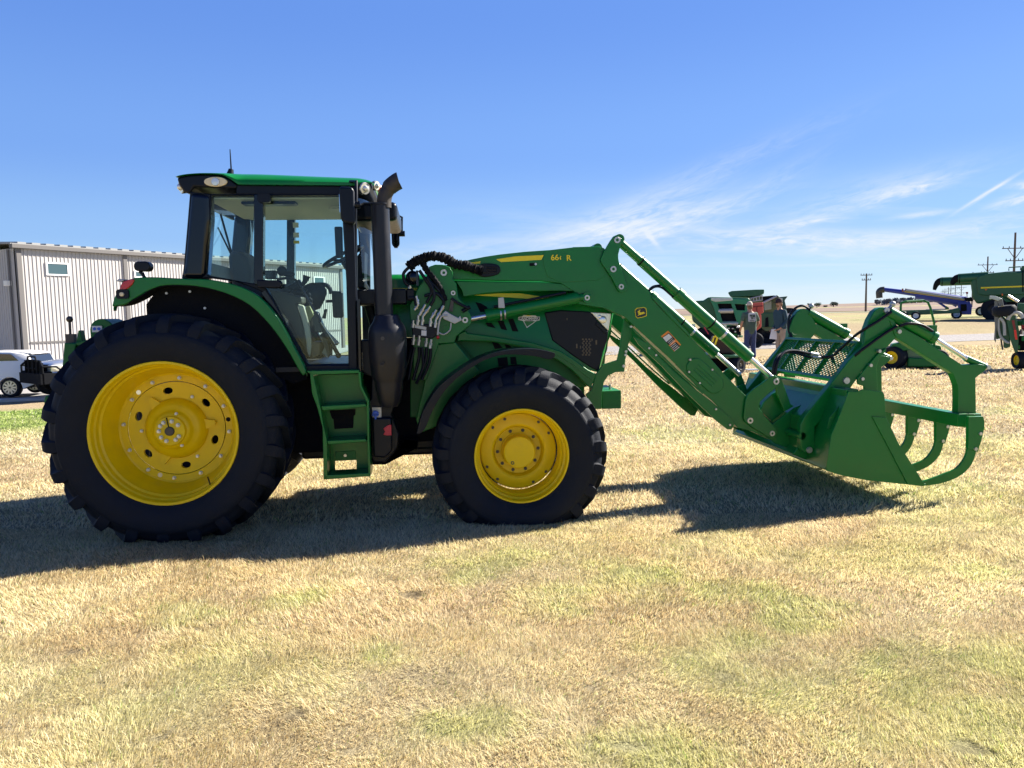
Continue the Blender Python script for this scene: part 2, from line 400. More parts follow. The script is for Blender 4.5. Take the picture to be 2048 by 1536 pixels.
# ================================================================== the tractor
TR = empty('tractor', 'large green farm tractor with yellow wheels, front loader and grapple bucket, standing nearest', 'tractor', M=TM)
rnd = random.Random(7)
GZ = -0.05
def wheel(name, hubx, flange_y, hubz, Rt, Rf, width, rimprof, discs, nl, bolts, far=False):
    c = Vector((hubx, flange_y, hubz)); lo = GZ - hubz + 0.004
    rim = MB().lathe(rimprof, (0, 0, 0), seg=72).build(name, YEL, TR, angle=28, loc=c)
    # tyre carcass
    h = 0.056 * Rt / 0.95; Rc = Rt - h; W = width; b = 0.055
    prof = [(0.004, Rf - 0.004), (-0.004, Rf + 0.004), (-0.012, Rf + 0.02), (-0.030, Rf + 0.05), (-b + 0.006, Rf + (Rc - Rf) * 0.33), (-b, Rf + (Rc - Rf) * 0.50),
            (-b + 0.008, Rf + (Rc - Rf) * 0.68), (-0.026, Rc - 0.085), (-0.002, Rc - 0.045), (0.032, Rc - 0.018), (0.08, Rc - 0.004), (W * 0.5, Rc)]
    prof = [(p.x, p.y) for p in spline([Vector((a, r, 0)) for a, r in prof], 2)]
    full = prof + [(W - o, r) for o, r in prof[:-1][::-1]]
    m = MB().lathe(full, (0, 0, 0), seg=120)
    # chevron lugs
    st = [(-b + 0.004, Rf + (Rc - Rf) * 0.60, -0.004, (-1, .05), .022, 0), (-0.036, Rc - 0.105, 0.004, (-1, .12), .034, 0), (-0.024, Rc - 0.080, 0.013, (-1, .25), .042, 0), (-0.008, Rc - 0.055, 0.026, (-.9, .5), .044, 0.0), (0.012, Rc - 0.032, 0.042, (-.72, .72), .041, 0.005),
          (0.034, Rc - 0.016, h * .98, (-.38, .93), .037, 0.015), (0.075, Rc - 0.005, h, (-.08, 1), .031, 0.05), (W * 0.25, Rc, h, (0, 1), .026, 0.145), (W * 0.40, Rc, h, (0, 1), .024, 0.22), (W * 0.53, Rc, h, (0, 1), .024, 0.275)]
    k = 0.95 / Rt
    for side in (0, 1):
        for i in range(nl):
            ph = 2 * math.pi * (i + 0.5 * side) / nl + 0.09
            secs = []
            for (o, r, hh, nn, hw, lead) in st:
                n_ = Vector((nn[0], nn[1])).normalized(); a = ph - lead * k
                ring = []
                for (ww, e) in ((1.35, -0.012), (1.0, hh), (-1.0, hh), (-1.35, -0.012)):
                    rr = r + n_.y * e; oo = o + n_.x * e; aa = a + ww * hw * 1.0 / rr
                    if side: oo = W - oo
                    ring.append(Vector((math.cos(aa) * rr, oo, math.sin(aa) * rr)))
                secs.append(ring)
            m.loft(secs)
    # sidewall rings
    for v in m.bm.verts:
        if v.co.z < lo:
            over = lo - v.co.z; v.co.z = lo
            v.co.y += (-1 if v.co.y < W / 2 else 1) * min(0.03, over * 0.18) * (1 if abs(v.co.y - W / 2) > W * 0.3 else 0.3)
        elif v.co.z < lo + 0.25 and math.hypot(v.co.x, v.co.z) > Rf + 0.03 and abs(v.co.y - W / 2) > W * 0.35:
            v.co.y += (-1 if v.co.y < W / 2 else 1) * 0.016 * (1 - (v.co.z - lo) / 0.25)
    m.build('tyre', RUB, rim, angle=44)
    for nm, fn, mt in discs: 
        mm = MB(); fn(mm); mm.build(nm, mt, rim, angle=30)
    bm0 = None
    for (r, o, a, rad, ln, mt) in bolts:
        x, z = math.cos(R(a)) * r, math.sin(R(a)) * r
        key = (rad, ln, mt.name)
        if bm0 is None: bm0 = {}
        if key not in bm0:
            q = MB().lathe([(0, rad * 1.35), (-ln * 0.25, rad * 1.35), (-ln * 0.27, rad), (-ln, rad * 0.96), (-ln * 1.02, 0.0005)], (0, 0, 0), seg=12).build('wheel_bolt', mt, rim)
            bm0[key] = q.data; q.location = (x, o, z)
        else:
            q = bpy.data.objects.new('wheel_bolt', bm0[key]); sc.collection.objects.link(q); q.parent = rim; q.location = (x, o, z)
    return rim
# rear wheel: deep dished yellow rim with cast centre
rp = [(-.006, .562), (-.014, .568), (-.014, .586), (-.004, .590), (.004, .584), (.004, .570), (.022, .566), (.045, .560), (.055, .548), (.085, .545), (.095, .530), (.125, .527), (.150, .512), (.185, .508), (.215, .497), (.245, .488), (.254, .472), (.254, .418), (.262, .414)]
def dz_(r): return .025 + .038 * min(1, max(0, (r - .10) / .15))
rp = [(o + .063 * min(1, max(0, (o - .05) / .18)), r * (.975 if o < .06 else .975 - .035 * min(1, (o - .06) / .15))) for o, r in rp]
rp2 = [(.295, .466), (.33, .50), (.42, .55), (.50, .588), (.512, .588), (.512, .57)]
def rear_disc(m):
    holes = []
    for k in range(6):
        a = R(100 - 60 * k); holes.append(circ(math.cos(a) * .338, math.sin(a) * .338, .042, 16, rz=.030, rot=a + math.pi / 2))
    m.holed(circ(0, 0, .412, 60), [circ(0, 0, .255, 40)] + holes, .254, .285)
    m.lathe([(.268, .258), (.250, .268), (.236, .266), (.215, .252), (.190, .232), (.180, .205), (.176, .178), (.166, .165), (.150, .158), (.142, .145), (.138, .130), (.120, .126), (.112, .122), (.110, .040), (.125, .038)], (0, 0, 0), seg=60)
    for k in range(3):                      # cast lugs on the disc
        a = R(122 - 120 * k + 5); c, s_ = math.cos(a), math.sin(a)
        pts = [(.24, -.05), (.335, -.02), (.345, 0), (.335, .02), (.24, .05)]
        m.prism([(c * r - s_ * t, s_ * r + c * t) for r, t in pts], .222, .26)
    for v in m.bm.verts: q = math.hypot(v.co.x, v.co.z); v.co = (v.co.x * .935, v.co.y + dz_(q), v.co.z * .935)
def rear_cap(m): m.lathe([(.150, .038), (.123, .036), (.119, .031), (.119, .0005)], (0, 0, 0), seg=24)
def rear_slots(m):
    for a in (100,):
        c, s_ = math.cos(R(a)), math.sin(R(a)); m.prism([(c * r - s_ * t, s_ * r + c * t) for r, t in ((.036, -.004), (.113, -.004), (.113, .004), (.036, .004))], .1325, .138)
bolts = [(.448, .254, 84 - 30 * k, .0115, .026, STEEL) for k in range(12)]
bolts += [(.088, .110, a, .0125, .022, STEEL) for a in (75, 35, -32, -58, -110, -145, 178, 148, 122)]
bolts += [(.31, .254, 62, .010, .02, STEEL), (.30, .254, 183, .010, .02, STEEL), (.305, .254, -58, .010, .02, STEEL), (.155, .150, -60, .010, .02, STEEL), (.15, .150, 72, .010, .02, STEEL)]
bolts = [(r * .935, o + dz_(r), a, q, l, mt) for r, o, a, q, l, mt in bolts]
rw = wheel('rear_wheel', 0.0, -1.13, 0.827, 0.945, 0.569, 0.53, rp, [('rim_barrel', lambda m: m.lathe(rp2, (0, 0, 0), seg=60), YEL), ('wheel_disc', rear_disc, YEL), ('hub_cap', rear_cap, DSTEEL), ('hub_slot', rear_slots, BLKM)], 22, bolts)
# valve stem and round plugs on the rear rim
MB().cyl((.285, .10, -.38), (.32, .03, -.425), .006).build('valve_stem', BLK, rw)
for (a, mt) in ((133, MIRR), (-112, AMBL), (8, BLKM)):
    MB().cyl((math.cos(R(a)) * .418, .3145, math.sin(R(a)) * .418), (math.cos(R(a)) * .418, .3165, math.sin(R(a)) * .418), .019).build('rim_plug', mt, rw)
fp = [(-.006, .380), (-.014, .385), (-.014, .397), (-.004, .400), (.004, .396), (.004, .384), (.020, .380), (.045, .376), (.058, .362), (.10, .358), (.118, .345), (.20, .338), (.24, .338)]
fp2 = [(.24, .338), (.30, .35), (.40, .38), (.42, .40), (.43, .40), (.43, .385)]
def front_disc(m): m.lathe([(.30, .334), (.262, .331), (.252, .322), (.246, .29), (.236, .25), (.236, .235), (.246, .220), (.275, .208), (.298, .202), (.300, .150), (.31, .148)], (0, 0, 0), seg=64)
def front_hub(m): m.lathe([(.31, .149), (.285, .149), (.280, .140), (.190, .138), (.178, .136), (.172, .128), (.170, .0005)], (0, 0, 0), seg=48)
bolts = [(.302, .25, a, .0105, .010, DSTEEL) for a in (112, 136, 54, 29, -155, -128, -39, -66)]
bolts += [(.178, .300, 75 - 36 * k, .011, .012, DSTEEL) for k in range(10)]
fw = wheel('front_wheel', 2.838, -1.10, 0.531, 0.745, 0.397, 0.43, fp, [('rim_barrel', lambda m: m.lathe(fp2, (0, 0, 0), seg=60), YEL), ('wheel_disc', front_disc, YEL), ('hub_cap', front_hub, YEL)], 21, bolts)
MB().lathe([(.170, .015), (.166, .015), (.166, .009), (.1705, .009)], (-.062, 0, -.088), seg=16).build('hub_plug', DSTEEL, fw)
for o in (rw, fw):
    c = mirror(o); 
# axles and running gear between the wheels
MB().cyl((0, -.95, .827), (0, .95, .827), .13, seg=24).cyl((0, -.60, .827), (0, .60, .827), .22, seg=24).bx(-.42, .95, -.30, .30, .50, 1.15).build('rear_axle', BLK, TR, bevel=.02)
MB().cyl((2.84, -.74, .531), (2.84, .74, .531), .075, seg=20).bx(2.62, 3.06, -.24, .24, .42, .66).build('front_axle', GREEN_S, TR, bevel=.01)
MB().bx(.90, 2.55, -.26, .26, .42, 1.05).bx(1.45, 2.5, -.32, .32, .48, .80).build('transmission_case', BLK, TR, bevel=.03)
MB().bx(.55, 1.62, -.50, .50, .52, 1.20).bx(1.62, 2.42, -.33, .33, .55, 1.50).build('engine_gap_filler', BLKM, TR, bevel=.03)  # dark block added to close off bright gaps behind the hoses and steps
MB().cyl((.5, -.20, .66), (2.6, -.20, .50), .035).cyl((.45, -.33, .72), (1.55, -.33, .70), .02).cyl((.45, -.33, .62), (1.55, -.33, .60), .015).build('drive_shaft', DSTEEL, TR)
YN = -0.78
def C_(pts, yl=YN): return L2('C', pts, yl)
# ---- roof: outline traced on the near edge, rounded across
top = sp2(C_([(487, 237), (520, 222), (640, 210), (830, 203), (1000, 204), (1200, 212), (1400, 221), (1560, 227), (1680, 232), (1760, 250), (1788, 272)], -.78), 3)
bot = sp2(C_([(487, 237), (560, 222), (680, 216), (800, 228), (850, 262), (885, 285), (1100, 288), (1300, 290), (1640, 292), (1720, 287), (1788, 275)], -.78), 3)
def swept(L): return [(1.32 + (x - 1.32) * .86 if x > 1.32 else x, z) for x, z in L]
top = swept(top); bot = swept(bot)
def roof_shape(mb, tp, bt, y0=.80):
    zc = lambda x, cur: np.interp(x, [p[0] for p in cur], [p[1] for p in cur])
    xs = [tp[0][0] + (tp[-1][0] - tp[0][0]) * (0.5 - 0.5 * math.cos(math.pi * k / 40)) for k in range(41)]
    ys = [-1, -.97, -.92, -.8, -.5, 0, .5, .8, .92, .97, 1]
    secs = []
    for yy in ys:
        f = (1 - abs(yy) ** 9) ** .5 if abs(yy) < 1 else 0.0
        ring = []
        for i, x in enumerate(xs):
            zt = zc(x, tp); zb = zc(x, bt); ff = max(f, .30)
            ring.append(Vector((x, yy * y0, zb + (zt - zb) * ff + .035 * (1 - abs(yy) ** 2))))
        for x in xs[-2:0:-1]:
            ring.append(Vector((x, yy * y0, zc(x, bt))))
        secs.append(ring)
    mb.loft(secs)
m = MB(); 
zbf = L3('C', 1100, 288, -.70).z
topz = top
roof_shape(m, topz, [(p[0], min(p[1], q[1] - .002)) for p, q in zip(bot, [(b[0], np.interp(b[0], [t[0] for t in top], [t[1] for t in top])) for b in bot])])
m.build('cab_roof', GREEN, TR, angle=50)
# dark rear shell under the roof, with the lamps
blk = C_([(489, 240), (560, 224), (680, 218), (800, 230), (850, 262), (885, 288), (870, 312), (720, 305), (600, 300), (575, 342), (540, 335), (505, 290)], -.775)
MB().prism(blk, -.775, .775).build('roof_rear_shell', BLK, TR, bevel=.02)
rr = C_([(870, 284), (1100, 288), (1640, 291), (1700, 270), (1782, 272), (1788, 300), (1760, 335), (1640, 330), (1560, 352), (870, 350)], -.765); rr = swept(rr)
MB().prism(rr, -.765, .765).build('roof_rail', BLK, TR, bevel=.012)
# cream head lining under the roof
a0 = L3('C', 760, 352, -.7); a1 = L3('C', 1560, 352, -.7)
MB().bx(a0.x - .1, a1.x + .05, -.70, .70, a0.z - .035, a0.z - .022).build('head_lining', CREAM, TR)
MB().lathe([(0, .13), (-.02, .12), (-.02, .0005)], (a0.x + .95, -.15, a0.z - .036), axis='Z', seg=24).build('roof_speaker', CREAM2, TR)
MB().bx(a0.x + .15, a0.x + .6, -.60, -.45, a0.z - .06, a0.z - .036).build('air_duct', BLK, TR, bevel=.01)
MB().bx(a0.x + 1.45, a1.x + .02, -.55, .55, a0.z - .20, a0.z - .036).build('roof_console', BLK, TR, bevel=.04)
# ---- side frames with the window openings
outer = C_([(575, 330), (700, 345), (1560, 345), (1640, 330), (1645, 950), (1655, 1475), (1312, 1478), (1300, 1440), (1230, 1290), (1150, 1140), (1080, 1030), (1040, 975), (990, 950), (860, 905), (700, 884), (524, 888), (535, 800), (556, 560)])
h1 = C_([(716, 356), (983, 356), (983, 918), (950, 912), (690, 868), (682, 850), (705, 500)])
h2 = C_([(1045, 356), (1530, 356), (1545, 400), (1575, 900), (1590, 1430), (1335, 1437), (1220, 1235), (1120, 1045), (1070, 958), (1043, 930)])
sf = MB().holed(outer, [h1, h2], YN, YN + .07).build('cab_side_frame', BLK, TR, bevel=.008)
g1 = C_([(700, 345), (995, 345), (995, 930), (680, 875)], YN + .03); g2 = C_([(1035, 345), (1560, 345), (1600, 1445), (1325, 1445), (1060, 965), (1035, 950)], YN + .03)
w1 = MB().prism(g1, YN + .030, YN + .034).build('rear_side_window', GLASS, TR, smooth=False)
w2 = MB().prism(g2, YN + .030, YN + .034).build('door_window', GLASS, TR, smooth=False)
def shade(pts, d): return pts
# door parts
bp = MB().prism(C_([(985, 345), (1045, 345), (1042, 940), (985, 925)], YN - .02), YN - .02, YN + .08).build('door_pillar', BLKG, TR, bevel=.01)
p = L3('C', 1050, 378, YN - .03); q = L3('C', 1085, 378, YN - .03)
MB().prism(rrect(p.x - .05, q.x + .01, p.z - .03, p.z + .04, .02), YN - .05, YN).build('door_hinge', BLK, TR)
hb = C_([(1000, 893), (1140, 897), (1160, 905), (1160, 935), (1150, 948), (1005, 945)], YN - .06)
MB().prism(hb, YN - .06, YN + .02).build('door_handle', BLK, TR, bevel=.012)
seal = C_([(1310, 1475), (1300, 1440), (1225, 1290), (1150, 1140), (1085, 1030), (1045, 970)], YN - .015)
MB().band(sp2(seal, 3), .018, YN - .015, YN).build('door_seal', BLKG, TR)
# thick rear corner of the cab (dark blue-black, rounded)
rc = L2('C', [(576, 330), (700, 345), (705, 500), (680, 860), (662, 888), (524, 886), (536, 780), (556, 560)], -.80)
rp_ = MB().prism(rc, -.80, -.62).build('rear_corner_pillar', BLKG, TR, bevel=.045, segs=4)
# A pillar and front pillar
ap = L2('C', [(1545, 340), (1600, 340), (1628, 560), (1640, 960), (1650, 1490), (1590, 1490), (1580, 960), (1560, 600)], -.81)
app = MB().prism(ap, -.81, -.72).build('front_pillar', BLK, TR, bevel=.015)
for o in (sf, w1, w2, bp, rp_, app): mirror(o)
# sill and lower cab body
MB().prism(C_([(1300, 1440), (1660, 1440), (1665, 1500), (1320, 1500)], -.80), -.80, .80).build('cab_sill', BLK, TR, bevel=.01)
fl = L3('C', 1400, 1440, -.7)
rearx = L3('C', 600, 860, -.6).x; frx = L3('C', 1640, 900, -.7).x
MB().bx(fl.x - .35, frx, -.74, .74, fl.z - .05, fl.z - .01).build('cab_floor', mat('floor_mat', (.05, .05, .05), .8, bump=.4), TR)
# windscreen: curved glass ahead of the pillars, frame and lower panel
wx0 = L3('C', 1638, 700, -.74).x; wz0 = L3('C', 1650, 950, -.74).z; wz1 = L3('C', 1650, 350, -.74).z
secs = []
for z, dx in ((wz0 - .02, .10), ((wz0 + wz1) / 2, .075), (wz1, .0)):
    ring = []
    for k in range(15):
        t = -1 + 2 * k / 14; ring.append(Vector((wx0 + dx * .5 + .11 * (1 - abs(t) ** 2.6), t * .74, z)))
    secs.append(ring)
MB().loft(secs, closed=False, caps=False).build('windscreen', GLASS, TR)
# rear window frame and glass
MB().bx(rearx + .02, rearx + .05, -.62, .62, L3('C', 600, 860, -.6).z, L3('C', 600, 830, -.6).z + .08).bx(rearx + .04, rearx + .07, -.62, .62, L3('C', 650, 352, -.6).z - .06, L3('C', 650, 345, -.6).z).build('rear_window_frame', BLK, TR, bevel=.008)
z0 = L3('C', 600, 850, -.6).z; z1 = L3('C', 650, 352, -.6).z
MB().quad((rearx + .03, -.62, z0), (rearx + .03, .62, z0), (rearx + .08, .62, z1), (rearx + .08, -.62, z1)).build('rear_window', GLASS, TR, smooth=False)
# cross panel in front of the cab (dark), fire wall
fw0 = L3('C', 1600, 952, -.79); fw1 = L3('C', 1960, 1055, -.60)
MB().bx(fw0.x, L3('C', 1960, 1000, -.6).x, -.66, .66, L3('C', 1700, 1055, -.66).z, L3('C', 1700, 955, -.66).z).build('front_cross_panel', BLK, TR, bevel=.015)
MB().bx(fw0.x - .02, fw0.x + .08, -.74, .74, fl.z - .05, fl.z + .10).build('fire_wall', CREAM, TR)
# vertical dark door post strip and rail on the step side
hr = L3('C', 1655, 1030, -.83); hr2 = L3('C', 1665, 1480, -.83)
MB().cyl((hr.x, -.83, hr.z), (hr2.x, -.83, hr2.z), .016).cyl((hr.x, -.83, hr.z), (hr.x, -.75, hr.z), .016).build('grab_rail', BLKG, TR)
# ---- fender
fo = sp2(L2('C', [(75, 1066), (90, 1010), (120, 955), (165, 905), (225, 882), (330, 877), (440, 882), (560, 888), (700, 893), (860, 925), (980, 975), (1060, 1040), (1140, 1140), (1225, 1290), (1300, 1430), (1322, 1490)], -.88), 3)
fi = sp2(L2('C', [(1300, 1510), (1270, 1470), (1190, 1330), (1090, 1190), (960, 1060), (800, 980), (620, 937), (430, 930), (330, 955), (230, 1010), (160, 1053), (75, 1066)], -.88), 3)
fm = MB().prism(fo + fi[:-1], -.88, -.84)
fe = fm.build('fender', GREEN, TR, bevel=.018, segs=3)
tops = fo
m = MB(); secs = []
for (x, z), (x2, z2) in zip(tops, [(a[0], a[1]) for a in tops]):
    secs.append([Vector((x, -.85, z - .012)), Vector((x, -.79, z - .008)), Vector((x, -.79, z - .035)), Vector((x, -.85, z - .035))])
m.loft(secs).build('fender_top', GREEN, fe)
# black liner behind the wheel arch
li = sp2(L2('C', [(250, 1050), (330, 955), (430, 932), (620, 938), (800, 982), (960, 1062), (1090, 1192), (1190, 1332), (1300, 1490)], -.88), 3)
lf = L2('C', [(1325, 1530), (1240, 1560), (700, 1300), (300, 1130)], -.72)
MB().prism([(x, z - .0) for x, z in li] + lf, -.72, -.66).build('wheel_arch_liner', BLKM, fe)
li = sp2(L2('C', [(80, 1062), (160, 1048), (250, 1005), (330, 955), (430, 932), (620, 938), (800, 982), (960, 1062), (1090, 1192), (1190, 1332), (1300, 1490)], -.88), 3)
m = MB(); m.loft([[Vector((x, -.876, z + .008)), Vector((x, -.66, z + .008)), Vector((x, -.66, z - .003)), Vector((x, -.876, z - .003))] for x, z in li]).build('arch_lining', BLKM, fe)
# tail lamp, round lamp, work lamp
MB().prism(sp2(L2('C', [(118, 975), (130, 930), (155, 903), (215, 889), (205, 925), (160, 960), (118, 976)], -.895), 2)[:-1], -.895, -.83).build('tail_lamp', RED, fe, bevel=.008)
p = L3('C', 140, 988, -.90)
MB().prism(rrect(p.x - .045, p.x + .05, p.z - .035, p.z + .04, .02), -.90, -.85).build('lamp_bezel', BLK, fe)
MB().lathe([(0, .018), (-.012, .016), (-.014, .0005)], (p.x, -.90, p.z), seg=16).build('reflector', AMBL, fe)
wl = rrect(*[L3('C', 215, 840, -.90).x, L3('C', 320, 840, -.90).x, L3('C', 260, 840, -.90).z, L3('C', 260, 776, -.90).z], .035)
MB().prism(wl, -.90, -.80).build('work_lamp', BLK, fe, bevel=.012)
a = L3('C', 255, 840, -.86); b = L3('C', 285, 882, -.86)
MB().tube([a, (b.x - .01, -.86, (a.z + b.z) / 2), b], .014, smooth=False).build('lamp_stalk', BLK, fe)
MB().prism(L2('C', [(115, 905), (130, 890), (175, 893), (150, 912)], -.80), -.84, -.76).build('side_marker', SILV, fe, bevel=.005)
mirror(fe)
for (x, y) in ((427, 981), (576, 970), (672, 1076)):
    p = L3('C', x, y, -.725); MB().cyl((p.x, -.735, p.z), (p.x, -.715, p.z), .010, seg=10).build('liner_bolt', STEEL, TR)
# ---- roof lamps, beacon, antenna
p = L3('C', 738, 266, -.79)
MB().prism(circ(p.x, p.z, .092, 28, rz=.040), -.786, -.75).build('side_lamp', AMBL, TR, bevel=.006)
MB().lathe([(0, .034), (-.012, .030), (-.014, .0005)], (p.x, -.786, p.z - .002), seg=20).build('lamp_bulb', LENS, TR)
def round_lamp(c, x, y, yl, r, dx, name='work_lamp'):
    p = L3(c, x, y, yl); d = Vector((dx, -.55, -.15)).normalized()
    o = MB().cyl(p + Vector((-dx * .07, .05, 0)), p, r * .75, r, seg=20).build(name, BLK, TR, bevel=.004)
    MB().cyl(p, p + d * .012, r * .96, r * .9, seg=20).sph(p + d * .010, r * .55, 12).build('lamp_lens', LENS, o)
    return o
l1 = round_lamp('C', 524, 300, -.72, .055, -.8); l2 = round_lamp('C', 1694, 310, -.80, .052, .45); l3 = round_lamp('C', 1766, 292, -.62, .042, .8)
for o in (l1, l2, l3): mirror(o)
p = L3('C', 1768, 262, -.35); MB().lathe([(0, .06), (.05, .055), (.10, .035), (.11, .0005)], (p.x - .02, .2, p.z - .05), axis='Z', seg=20).build('beacon', ORG, TR)
p = L3('C', 840, 196, -.5); q = L3('C', 832, 60, -.5)
MB().cyl(p, q, .007, .004).cyl(p + Vector((-.01, 0, -.03)), p + Vector((0.0, 0, .012)), .03, .02).build('antenna', BLK, TR)
# ---- near mirror, its arm, far mirror
mp_ = L2('C', [(1528, 305), (1545, 298), (1615, 300), (1628, 330), (1634, 535), (1615, 543), (1555, 530), (1540, 500)], -.98)
nm = MB().prism(mp_, -1.0, -.90).build('wing_mirror', BLK, TR, bevel=.022, segs=3)
gx = [p[0] for p in mp_]; gz = [p[1] for p in mp_]
MB().bx(min(gx) - .001, min(gx) + .004, -.98, -.92, min(gz) + .1, max(gz) - .06).build('mirror_glass', MIRR, nm)
a = L3('C', 1602, 266, -.80); b = L3('C', 1640, 266, -.90); c_ = L3('C', 1640, 415, -.95); d_ = L3('C', 1600, 420, -.95)
MB().tube([a, b, (b.x, -.93, (b.z + c_.z) / 2), c_, d_], .013, smooth=False).cyl(c_ + Vector((-.05, 0, 0)), c_ + Vector((.03, 0, 0)), .030, seg=14).build('mirror_arm', BLK, TR)
YF = .98
f1 = L3('C', 1862, 508, YF); f2 = L3('C', 1918, 688, YF)
fm_ = MB().prism(rrect(f1.x, f2.x, f2.z, f1.z, .05, 5), YF, YF + .07).build('wing_mirror', BLK, TR, bevel=.01)
MB().prism(rrect(f1.x + .022, f2.x - .022, f2.z + .025, f1.z - .022, .035, 5), YF - .004, YF - .001).build('mirror_glass', MIRR, fm_)
a = L3('C', 1860, 478, YF); b = L3('C', 1900, 480, YF); c_ = L3('C', 1933, 495, YF); d_ = L3('C', 1933, 600, YF)
MB().tube([(a.x - .25, .8, a.z), a, b, c_, (d_.x, YF, (c_.z + d_.z) / 2), d_, (d_.x - .04, YF, d_.z + .0)], .012, smooth=False).cyl(d_ + Vector((-.03, 0, 0)), d_ + Vector((.03, 0, 0)), .030, seg=14).build('mirror_arm', BLK, TR)
# ---- exhaust stack and the after-treatment housing in front of the cab
YE = -.80
a = L3('C', 1803, 1110, YE); b = L3('C', 1797, 410, YE - .088); a.x += .020; b.x += .038
ex = MB().cyl((a.x, YE, a.z - .02), (a.x - .003, YE, b.z), .077, .075, seg=32).lathe([(0, .075), (.004, .080), (.016, .080), (.02, .07)], (a.x - .003, YE, b.z), axis='Z', seg=32).build('exhaust_stack', EXH, TR, angle=40)
cp = [L3('C', *q, YE - .07) for q in ((1797, 412), (1799, 375), (1810, 330), (1838, 290), (1870, 265), (1892, 252))]
for q in cp: q.x += .022; q.y = YE
cp[0].z -= .02
for q in cp: q.x -= .0
tp = MB(); P = spline(cp, 5); secs = []
for i, pnt in enumerate(P):
    t = (P[min(i + 1, len(P) - 1)] - P[max(i - 1, 0)]).normalized(); 
    if i == 0: t = Vector((0, 0, 1))
    if i == len(P) - 1: t = Vector((.95, 0, .22)).normalized()
    u_ = Vector((t.z, 0, -t.x)); v_ = Vector((0, 1, 0))
    rr_ = .060 + (.012 if i > len(P) * .5 else 0) * (i / len(P))
    secs.append([pnt + (u_ * math.cos(2 * math.pi * k / 24) + v_ * math.sin(2 * math.pi * k / 24)) * rr_ for k in range(24)])
tp.loft(secs, caps=False).build('exhaust_elbow', EXHT, ex, angle=60)
z = lambda c, x, y: L3(c, x, y, YE).z
zA = z('C', 1800, 1118); zB = z('C', 1800, 1160); zC = z('C', 1800, 1200); zD = z('S', 830, 330); zE = z('S', 840, 345); zF = z('S', 850, 520)
cx = L3('S', 850, 200, YE).x + .028
can = MB().lathe([(zA, .085), (zA - .01, .10), (zB, .118), (zC, .150), (zC - .03, .158), (zC - .05, .160), (zD + .25, .160), (zD + .06, .147), (zD, .122), (zE, .118), (zE - .05, .115), (zF + .02, .092), (zF - .02, .07), (zF - .02, .001)], (cx, YE, 0), axis='Z', seg=40).build('exhaust_canister', EXH, TR, angle=30)
for (c, x, y) in (('C', 1808, 1270), ('C', 1808, 1433), ('S', 828, 195)):
    p = L3(c, x, y, YE - .16); MB().cyl((p.x, YE - .166, p.z), (p.x, YE - .14, p.z), .016, seg=12).build('cover_bolt', DSTEEL, can)
# dark box behind the canister and the fluid tank below with blue cap and red switch
pb = L2('S', [(640, 250), (740, 300), (735, 480), (700, 500), (735, 640), (740, 960), (760, 990), (850, 990), (905, 930), (950, 870), (960, 760), (900, 600), (960, 430), (1000, 300), (990, 0), (640, 0)], -.74)
MB().prism(pb, -.74, -.55).build('side_cover', BLK, TR, bevel=.012)
tk = L2('S', [(745, 632), (895, 628), (905, 640), (905, 900), (850, 955), (755, 945)], -.80)
tko = MB().prism(tk, -.80, -.60).build('fluid_tank', BLK, TR, bevel=.02, segs=3)
p = L3('S', 772, 598, -.79); MB().cyl((p.x, -.80, p.z), (p.x, -.75, p.z), .027, seg=18).bx(p.x - .028, p.x + .028, -.80, -.76, p.z - .012, p.z + .006).bx(p.x - .008, p.x + .008, -.805, -.78, p.z - .045, p.z - .01).build('filler_cap', BLUEP, tko, bevel=.003)
MB().prism(L2('S', [(745, 545), (820, 545), (820, 625), (750, 625)], -.76), -.765, -.7).build('filler_panel', SILV, tko)
MB().prism(L2('S', [(835, 715), (870, 690), (900, 684), (903, 772), (860, 772), (835, 765), (850, 742)], -.81), -.812, -.80).build('battery_switch', REDP, tko, bevel=.003)
MB().prism(L2('S', [(905, 930), (850, 990), (760, 990), (740, 955), (980, 870), (1110, 880), (1120, 800), (1010, 790)], -.45), -.5, .3).build('belly_pan', BLKM, TR, bevel=.01)
# ---- cab steps
YS = -.92
sl = L2('S', [(240, 258), (262, 258), (330, 560), (352, 700), (378, 800), (385, 1125), (352, 1130), (345, 780), (342, 705), (305, 560), (258, 430)], YS)
st_ = MB().prism(sl, YS, YS + .26)
st_.prism(L2('S', [(630, 258), (652, 258), (660, 370), (718, 490), (722, 780), (733, 1100), (715, 1108), (704, 780), (700, 500), (645, 385)], YS), YS, YS + .26)
stp = st_.build('cab_steps', GREEN, TR, bevel=.005)
MB().prism(L2('S', [(215, 250), (640, 243), (640, 268), (262, 282), (222, 262)], YS), YS, YS + .22).build('top_step', GREEN, stp, bevel=.005)
MB().prism(L2('S', [(262, 285), (645, 275), (705, 480), (708, 520), (350, 520)], YS + .2), YS + .20, YS + .215).build('back_panel', GREEN, stp)
MB().prism(L2('S', [(330, 535), (690, 515), (700, 540), (345, 570)], YS), YS, YS + .24).build('step_tread', GREEN, stp, bevel=.006)
MB().prism(L2('S', [(378, 815), (690, 800), (705, 822), (390, 845)], YS), YS, YS + .24).build('step_tread', GREEN, stp, bevel=.006)
MB().prism(L2('S', [(355, 1095), (730, 1075), (733, 1102), (355, 1130)], YS), YS, YS + .22).build('step_tread', GREEN, stp, bevel=.006)
o_ = L2('S', [(350, 520), (705, 500), (712, 800), (715, 1080), (385, 1095), (380, 800)], YS + .235)
MB().holed(o_, [L2('S', [(445, 978), (618, 970), (620, 1065), (447, 1080)], YS + .235)], YS + .235, YS + .245).build('back_panel', GREEN, stp)
